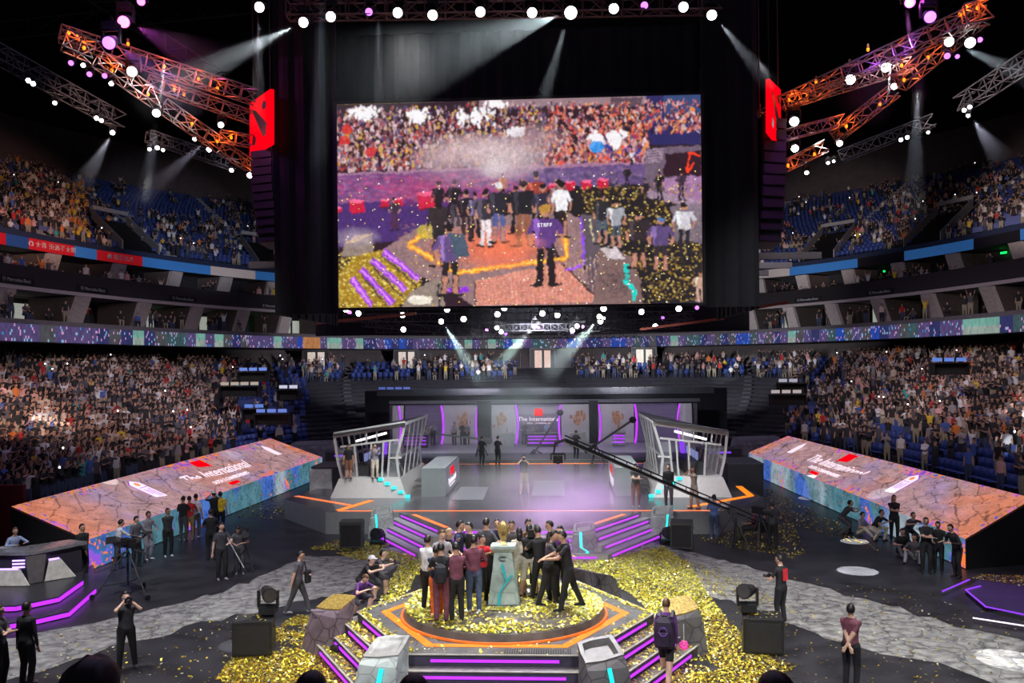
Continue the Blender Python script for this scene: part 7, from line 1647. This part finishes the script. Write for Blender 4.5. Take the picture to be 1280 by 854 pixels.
# violet lined platform lower right
hx_ = [(1183, 738), (1222, 722)]; 
VP = thing('violet_lined_platform', 'low dark platform with violet outline and scattered confetti at the right edge', 'platform', (15, 26, 0))
def V_(px, py, z): v = G(px, py, z)-Vector((15, 26, 0)); return (v.x, v.y)
pl_ = [V_(1207, 738, .12), V_(1232, 759, .12), V_(1300, 775, .12), V_(1400, 760, .12), V_(1360, 715, .12), V_(1225, 722, .12)]
MB().prism(pl_, 0, .12, 0, 1).build('deck', [DARK, mat('violet_deck', (.05, .03, .11), .4)], VP)
for a_, b_ in (((1178, 740), (1212, 725)), ((1207, 738), (1232, 759)), ((1232, 759), (1300, 773)), ((1216, 773), (1300, 786)), ((1207, 738), (1226, 733))):
    MB().bar((*V_(*a_, .13), .14), (*V_(*b_, .13), .14), .035, .03).build('violet_outline', PURPLE2 if a_[0] != 1216 else WLED, VP)
# dark equipment between canopy and booths
for lb, x, y, w, dp, h in (('dark flat equipment box between left canopy and left booth', -10.9, 46.5, 1.6, 2.5, 1.6), ('dark flat equipment box between right booth and right canopy', 10.6, 46.5, 1.8, 3, 1.7), ('low control desk with violet light right of the right booth', 10.4, 51.5, 2.4, 1.2, 1.9), ('low control desk with violet light left of the left booth', -11.4, 51.5, 2.2, 1.2, 1.8)):
    t = thing('equipment_box', lb, 'box', (x, y, 0)); MB().box((0, 0, h/2), (w, dp, h)).build('case', DARK, t); MB().box((0, 0, h+.02), (w*1.02, dp*1.02, .05)).build('lid', mat('case_lid', (.10, .10, .11), .4), t)
    if 'violet' in lb: MB().box((0, -dp/2-.03, h*.9), (w*.5, .04, .1)).build('violet_line', PURPLE2, t)
wb = D(401, 600, 43); t = thing('glowing_pale_banner', 'pale soft lit cloth panel between left canopy and left booth', 'banner', (wb.x, wb.y, 0)); MB().box((0, 0, 1.0), (1.1, .1, 1.7)).build('cloth', mat('pale_cloth', (.55, .55, .53), .8), t); MB().bar((-.6, 0, .06), (.6, 0, .06), .1).build('foot', BLACK, t)
# grey rock wall pieces by canopy ends
for lb, px, py, d in (('pale rock wall piece behind the far end of the left canopy', 392, 562, 60), ('pale rock wall piece behind the far end of the right canopy', 946, 556, 60)):
    p = D(px, py, d); pylon(lb, (p.x, p.y, 0), 0, 3.4, 1.5, 1.6, rock_mat('stage_corner_rock', (.34, .35, .34), (.6, .6, .6)), rimp, None, .2)

# heads of spectators right below the camera
st = MB()
for k in range(3): st.box((0, 2.0+k*1.0, 4.72-.42*k-.2), (14, 1.02, .4))
struct(st.build('trim_near_terrace', concrete))
def front_head(lb, px, py, d, hair='curly', sc=1.0):
    top_ = D(px, py, d); kk = min(2, max(0, round(d-2.0))); y_ = top_.y; gz = 4.72-.42*kk
    h_ = top_.z-gz; o = person(lb, (top_.x, y_+.1, gz-.03), PI, pose='sit', top='black', legs='black', hair=hair, voxel=.014, h=1.74*sc)
    dz_ = h_-1.33*sc; o.location.z += dz_
    s_ = thing('front_seat', 'dark seat under the spectator: '+lb[:0]+'seen only as a head at x%d' % px, 'seat', (top_.x, y_-.0, gz)); 
    bpy.data.objects.remove(s_)
    z0 = gz; t = thing('spectator_chair', 'dark blue chair carrying the %s' % lb.split(',')[0], 'seat', (top_.x, y_+.0, gz))
    zz_ = o.location.z+.52*sc-.11-gz
    MB().box((0, .1, zz_-.04), (.46, .44, .08)).build('seat', seatm, t); MB().box((0, -.18, zz_+.2), (.46, .05, .42)).build('backrest', seatm, t)
    for sx in (-1, 1): MB().bar((sx*.18, .1, 0), (sx*.18, .1, zz_-.06), .04).build('leg', DARK, t)
front_head('bushy-haired spectator at the lower left corner, seen from behind', 90, 838, 2.6, 'curly'); front_head('dark-haired spectator left of the platform at the bottom edge', 381, 846, 4.2, 'short'); front_head('dark-haired spectator below the pale rock pylon at the bottom edge', 512, 850, 4.2, 'short'); front_head('dark-haired spectator at the bottom edge below the right speaker', 978, 848, 3.4, 'short')

# ------------------------------------------------------------------ confetti
def in_poly(x, y, poly):
    ins = np.zeros(x.shape, bool); n = len(poly)
    for i in range(n):
        x1, y1 = poly[i]; x2, y2 = poly[(i+1) % n]
        if y1 == y2: continue
        ins ^= ((y1 > y) != (y2 > y)) & (x < (x2-x1)*(y-y1)/(y2-y1)+x1)
    return ins
GOLDM = [mat('gold_foil', (.85, .62, .06), .32, .75, vary=.3, scale=30), mat('yellow_foil', (.78, .74, .05), .4, .45, vary=.3, scale=30), mat('pale_foil', (.95, .92, .55), .3, .5), mat('dark_gold_foil', (.42, .26, .03), .4, .75)]
cf_r = np.random.default_rng(9); CV = []; CM = []
def scatter(poly, n, z, size=.05, clump=0.0, w=(.3, .34, .16, .2), zj=.02, ok=None):
    poly = np.array(poly); lo_, hi_ = poly.min(0), poly.max(0); got = 0; pts = []
    while got < n:
        p = cf_r.uniform(lo_, hi_, (n*2+50, 2)); m = in_poly(p[:, 0], p[:, 1], poly)
        if clump: m &= fbm(p[:, 0]*.9+40, p[:, 1]*.9+40, 77) > clump-cf_r.random(len(p))*.18
        p = p[m]; pts.append(p); got += len(p)
        if len(pts) > 60: break
    p = np.concatenate(pts)[:n]; N = len(p); ang = cf_r.uniform(0, 2*PI, N); tx = cf_r.normal(0, .28, N); ty = cf_r.normal(0, .28, N); s = size*cf_r.uniform(.6, 1.25, N)
    ux = np.c_[np.cos(ang), np.sin(ang), tx]*s[:, None]*.5; uy = np.c_[-np.sin(ang), np.cos(ang), ty]*s[:, None]*.32; c = np.c_[p, z+.012+s*.12+cf_r.uniform(0, zj, N)]
    CV.append(np.stack([c-ux-uy, c+ux-uy, c+ux+uy, c-ux+uy], 1)); CM.append(cf_r.choice(4, N, p=w))
def gpoly(*l, z=0): return [(lambda v: (v.x, v.y))(G(x, y, z)) for x, y in l]
hexo = hexpts(RH+1.15); 
# around the platform, behind it to the stage stairs
scatter(gpoly((475, 688), (420, 692), (445, 700), (500, 705), (480, 740), (470, 762), (520, 735), (560, 720), (745, 720), (790, 745), (850, 800), (850, 770), (905, 770), (880, 735), (860, 705), (830, 684), (750, 700), (520, 695)), 30000, 0, .055, .0, (.22, .46, .22, .10))
scatter(gpoly((848, 745), (905, 770), (935, 800), (1000, 830), (960, 860), (840, 880), (820, 860), (860, 810)), 6500, 0, .05, .42, (.42, .14, .1, .34))
scatter(gpoly((290, 822), (370, 770), (410, 772), (400, 800), (440, 870), (330, 880), (270, 850)), 8500, 0, .05, .38, (.42, .12, .08, .38))
scatter(gpoly((0, 800), (280, 770), (400, 850), (300, 870), (0, 870)), 500, 0, .05, 0, (.3, .1, .3, .3)); scatter(gpoly((860, 700), (1280, 760), (1280, 870), (880, 870)), 900, 0, .05, 0, (.4, .1, .2, .3))
scatter(gpoly((380, 688), (470, 690), (490, 680), (420, 676)), 900, 0, .05, .35, (.3, .5, .15, .05)); scatter(gpoly((380, 648), (300, 650), (290, 640), (330, 615), (400, 630)), 500, 0, .07, .45, (.3, .4, .1, .2))
scatter(gpoly((870, 675), (990, 700), (1010, 690), (990, 655), (880, 660)), 1400, 0, .055, .48, (.4, .4, .05, .15)); scatter(gpoly((940, 640), (1100, 690), (1060, 660), (960, 610)), 1500, 0, .06, .42, (.25, .05, .15, .55))
scatter([(x, y) for x, y in gpoly((1215, 724), (1290, 735), (1310, 722), (1225, 719), z=.12)], 700, .12, .05, 0, (.35, .0, .15, .5))
scatter(gpoly((740, 700), (900, 745), (1000, 765), (900, 715), (800, 680)), 2200, 0, .05, .35, (.3, .35, .2, .15))
# disc, platform deck, steps
dp_ = [(PC.x+2.34*math.cos(R(q)), PC.y+2.34*math.sin(R(q))) for q in range(0, 360, 10)]
scatter(dp_, 6500, DZ, .055, .40, (.22, .5, .2, .08))
for q0, q1, n in ((150, 205, 2600), (-28, 25, 2600), (40, 140, 2200)):
    ring_ = [(PC.x+2.34*math.cos(R(q)), PC.y+2.34*math.sin(R(q))) for q in range(q0, q1+1, 5)]+[(PC.x+1.75*math.cos(R(q)), PC.y+1.75*math.sin(R(q))) for q in range(q1, q0-1, -5)]
    scatter(ring_, n, DZ, .055, 0, (.1, .5, .36, .04), .05)
scatter([(pc.x-.55+PC.x*0, pc.y-.35), (pc.x+.55, pc.y-.35), (pc.x+.55, pc.y+.1), (pc.x-.55, pc.y+.1)], 500, DZ, .055, 0, (.1, .55, .33, .02))
scatter(hexpts(RH-.03), 700, PZ, .05, 0, (.3, .3, .3, .1))
for k in range(1, 4):
    o_, i_ = hexpts(RH+.36*k-.04), hexpts(RH+.36*(k-1)+.03)
    for e, n in ((3, 620), (5, 330), (0, 200), (2, 200)): scatter([o_[e], o_[(e+1) % 6], i_[(e+1) % 6], i_[e]], n, PZ-.235*k, .045, 0, (.4, .25, .1, .25))
for e, n in ((3, 500), (5, 300), (2, 300), (0, 300)):
    o_, i_ = hexpts(RH-.02), hexpts(RH-.2); scatter([o_[e], o_[(e+1) % 6], i_[(e+1) % 6], i_[e]], n, PZ, .045, 0, (.4, .35, .1, .15))
for sx_ in (s1, s2): scatter([(sx_[0]-.4, sx_[1]-.3), (sx_[0]+.4, sx_[1]-.3), (sx_[0]+.4, sx_[1]+.3), (sx_[0]-.4, sx_[1]+.3)], 40, .84, .05)
CVa = np.concatenate(CV); N = len(CVa); me = fast_mesh('gold_confetti', CVa.reshape(-1, 3), np.arange(N*4).reshape(N, 4), GOLDM)
me.polygons.foreach_set('material_index', np.concatenate(CM).astype(np.int32)); me.update()
tag(link('gold_confetti', me), 'gold and yellow foil confetti strewn over floor, steps and platform', 'confetti', 'confetti', 'stuff')
print('CONFETTI', N)

# ------------------------------------------------------------------ smoke
def smoke(label, c, r, dens, col, seed=0, sc=1.2):
    m = bpy.data.materials.new('smoke'); m.use_nodes = True; nt = m.node_tree; nt.nodes.remove(nt.nodes['Principled BSDF'])
    v = nt.nodes.new('ShaderNodeVolumeScatter'); v.inputs['Color'].default_value = (*col, 1)
    tc = nt.nodes.new('ShaderNodeTexCoord'); n = nt.nodes.new('ShaderNodeTexNoise'); n.inputs['Scale'].default_value = sc; n.inputs['Detail'].default_value = 3
    mp = nt.nodes.new('ShaderNodeMapping'); mp.inputs['Location'].default_value = (seed, seed*2, 0); nt.links.new(tc.outputs['Object'], mp.inputs[0]); nt.links.new(mp.outputs[0], n.inputs['Vector'])
    ln = nt.nodes.new('ShaderNodeVectorMath'); ln.operation = 'LENGTH'; nt.links.new(tc.outputs['Object'], ln.inputs[0])
    mr = nt.nodes.new('ShaderNodeMapRange'); mr.inputs['From Min'].default_value = 1; mr.inputs['From Max'].default_value = .2; mr.inputs['To Min'].default_value = 0; mr.inputs['To Max'].default_value = 1; nt.links.new(ln.outputs['Value'], mr.inputs['Value'])
    mr2 = nt.nodes.new('ShaderNodeMapRange'); mr2.inputs['From Min'].default_value = .38; mr2.inputs['From Max'].default_value = .7; nt.links.new(n.outputs['Fac'], mr2.inputs['Value'])
    mu = nt.nodes.new('ShaderNodeMath'); mu.operation = 'MULTIPLY'; nt.links.new(mr.outputs[0], mu.inputs[0]); nt.links.new(mr2.outputs[0], mu.inputs[1])
    m2 = nt.nodes.new('ShaderNodeMath'); m2.operation = 'MULTIPLY'; m2.inputs[1].default_value = dens; nt.links.new(mu.outputs[0], m2.inputs[0]); nt.links.new(m2.outputs[0], v.inputs['Density'])
    nt.links.new(v.outputs[0], nt.nodes['Material Output'].inputs['Volume'])
    o = MB().ell((0, 0, 0), (1, 1, 1), 20, 12).build('smoke', m, None, c); o.scale = r; tag(o, label, 'smoke', None, 'stuff'); return o
smoke('pale smoke drifting low over the front of the main stage', (0, 36.5, 1.5), (7.5, 4.6, 1.7), .16, (.95, .97, .9), 3)
smoke('brighter puff of pale smoke at the centre of the main stage front', (1.0, 35.4, 1.9), (4.2, 2.6, 1.4), .26, (.97, .99, .93), 13, 1.6)
smoke('violet tinted smoke above the trophy crowd', (1.3, 24.2, 2.7), (2.7, 2.0, 1.5), .6, (.78, .42, 1.0), 9, 1.5)
smoke('thin grey haze hanging before the backdrop screens', (-3.5, 52, 3.5), (7, 6, 3.2), .10, (.9, 1, .98), 5)

# ------------------------------------------------------------------ light of the hall
w = bpy.data.worlds.new('World'); scene.world = w; w.use_nodes = True; w.node_tree.nodes['Background'].inputs[0].default_value = (.10, .09, .14, 1); w.node_tree.nodes['Background'].inputs[1].default_value = .45

spot('stage_key', D(500, 14, 25), (0, 21, 0), 12000, 46, (1, .97, .92), .6, .4); spot('stage_key', D(767, 9, 25), (0, 22, 0), 10000, 46, (.97, .97, 1), .6, .4)
spot('stage_front', (-6, 4, 16), (-1, 20, 0), 10000, 50, (1, .97, .95), .7, .6); spot('stage_front', (8, 4, 16), (3, 20, 0), 9000, 50, (1, .97, .97), .7, .6)
spot('back_confetti', (0, 34, 15), (1, 26.5, 0), 11000, 42, (1, 1, .93), .6, .4)
spot('main_stage_wash', (-4, 30, 15), (-1, 40, 0), 9500, 62, (.95, 1, 1), .7, .5); spot('main_stage_wash', (5, 32, 15), (2, 44, 0), 8000, 62, (.9, .95, 1), .7, .5)
spot('path_left', (-10, 18, 15), (-11, 23, 0), 8500, 56, (.96, .97, 1), .7, .5); spot('path_right', (11, 18, 15), (10, 23, 0), 9500, 56, (.98, 1, .97), .7, .5)
spot('side_fill', (-8.5, 21, 14), (-13, 36, 0), 3500, 46, (.95, .95, 1), .8, .6); spot('side_fill', (5, 20, 14), (14, 36, 0), 2600, 46, (.95, .95, 1), .8, .6)
spot('violet_wash', (5, 19, 12), (1.4, 24.3, 2.8), 9000, 16, (.62, .22, 1), .7, .3); spot('backdrop_wash', (0, 50, 10.5), (0, 65, 2), 7000, 90, (.9, .92, 1), .7, .5); spot('booth_wash', (0, 29, 14), (-7.5, 40, 2.5), 3500, 22, (1, 1, 1), .6, .5); spot('booth_wash', (1, 29, 14), (7.5, 40, 2.5), 3500, 22, (1, .95, .93), .6, .5)
# audience lights
spot('audience_left', (-8, 24, 19), (-30, 47, 3.5), 34000, 19, (1, .72, .60), .9, .5); spot('audience_left', (-8, 24, 19), (-28, 54, 3.5), 11000, 36, (1, .76, .72), .9, .5); spot('audience_left', (-6, 34, 18), (-28, 64, 4.5), 15000, 34, (.95, .85, .95), .8, .5)
spot('audience_right', (9, 24, 19), (31, 49, 4.5), 32000, 18, (1, .80, .70), .9, .5); spot('audience_right', (9, 24, 19), (28, 56, 4.5), 11000, 36, (1, .80, .74), .9, .5); spot('audience_right', (6, 34, 18), (27, 66, 5), 11000, 34, (1, .85, .9), .8, .5)
def US(x, y, z, S=1.55): return (CX0+S*(x-CX0), S*y, EYE+S*(z-EYE))
spot('upper_left', (-8, 28, 19), US(-35, 56, 17), 60000, 17, (1, .60, .48), .6, .5); spot('upper_left', (-6, 34, 17), US(-28, 66, 17), 45000, 16, (.82, .86, 1), .6, .5); spot('upper_left', (-6, 30, 17), US(-22, 73, 17.5), 36000, 12, (.82, .85, 1), .6, .5)
spot('upper_right', (8, 30, 19), US(23, 71, 17.5), 62000, 15, (1, .84, .82), .6, .5); spot('upper_right', (10, 28, 19), US(34, 58, 17.5), 64000, 17, (1, .80, .74), .6, .5)
spot('end_crowd', (-2, 62, 8.4), (-14, 92, 6), 24000, 60, (.95, .9, 1), .8, .5); spot('end_crowd', (3, 62, 8.4), (15, 92, 6), 24000, 60, (.95, .92, 1), .8, .5); spot('end_crowd', (0, 62, 8.4), (0, 92, 6), 16000, 60, (.95, .92, 1), .8, .5)
spot('suites_left', (-7.5, 30, 15), US(-24, 52, 11.5, 1.4), 15000, 46, (1, .80, .76), .8, .5); spot('suites_right', (7.5, 30, 15), US(22, 55, 11, 1.4), 12000, 46, (1, .88, .86), .8, .5)
area('added_violet_fill', (0, 45, 41), (0, 45, 0), 5200, 60, (.55, .45, .8))  # wide dim violet fill lamp, added under the ceiling to lift the blacks
# tight round spots that show as bright discs
def gobo(px, py, z, frm, e, ang, col=(1, 1, 1)): spot('round_spot', frm, G(px, py, z), e, ang, col, .12, .02)
gobo(130, 622, 1.5, (-9.5, 24, 16), 60000, 3.0); gobo(1072, 714, 0, (11.0, 26, 16), 150000, 4.6); gobo(1068, 677, 0, (10, 30, 16), 120000, 3.6); gobo(1262, 826, 0, (12, 14, 15), 26000, 5.0); gobo(1012, 623, 0, (9, 36, 16), 120000, 3.4); gobo(300, 806, 0, (-6, 14, 15), 20000, 3.6); gobo(1100, 612, 1.5, (7, 24, 16), 40000, 3.2); gobo(290, 574, 1.8, (-9.5, 28, 16), 40000, 3.2); gobo(480, 800, 1.2, (-2.5, 12, 14), 9000, 3.5)
spot('round_spot', (-1, 57, 8.6), D(803, 450, 98), 30000, 3.6, (.8, 1, .9), .1, .02); spot('round_spot', (-1, 56, 8.6), D(909, 462, 90), 30000, 5.0, (.85, .95, .9), .1, .02); spot('round_spot', (1, 60, 8.6), D(598, 462, 94), 26000, 5.0, (.95, 1, .85), .4, .02)
spot('round_spot', (-10, 24, 16), (-27, 47, 3), 60000, 4, (1, .97, .9), .4, .02); spot('round_spot', (6, 24, 16), (27, 50, 3.5), 50000, 3.6, (1, .95, 1), .4, .02); spot('round_spot', (6, 24, 16), (23, 43, 2.4), 30000, 3.4, (.9, .97, 1), .4, .02)
vs_ = scene.view_settings; vs_.view_transform = 'Standard'; vs_.look = 'None'; vs_.gamma = 1.0; vs_.use_curve_mapping = False; vs_.exposure = 0.0
scene.cycles.volume_bounces = 0; scene.cycles.max_bounces = 6; scene.cycles.diffuse_bounces = 2; scene.cycles.glossy_bounces = 2; scene.cycles.transparent_max_bounces = 12
scene.cycles.use_denoising = True
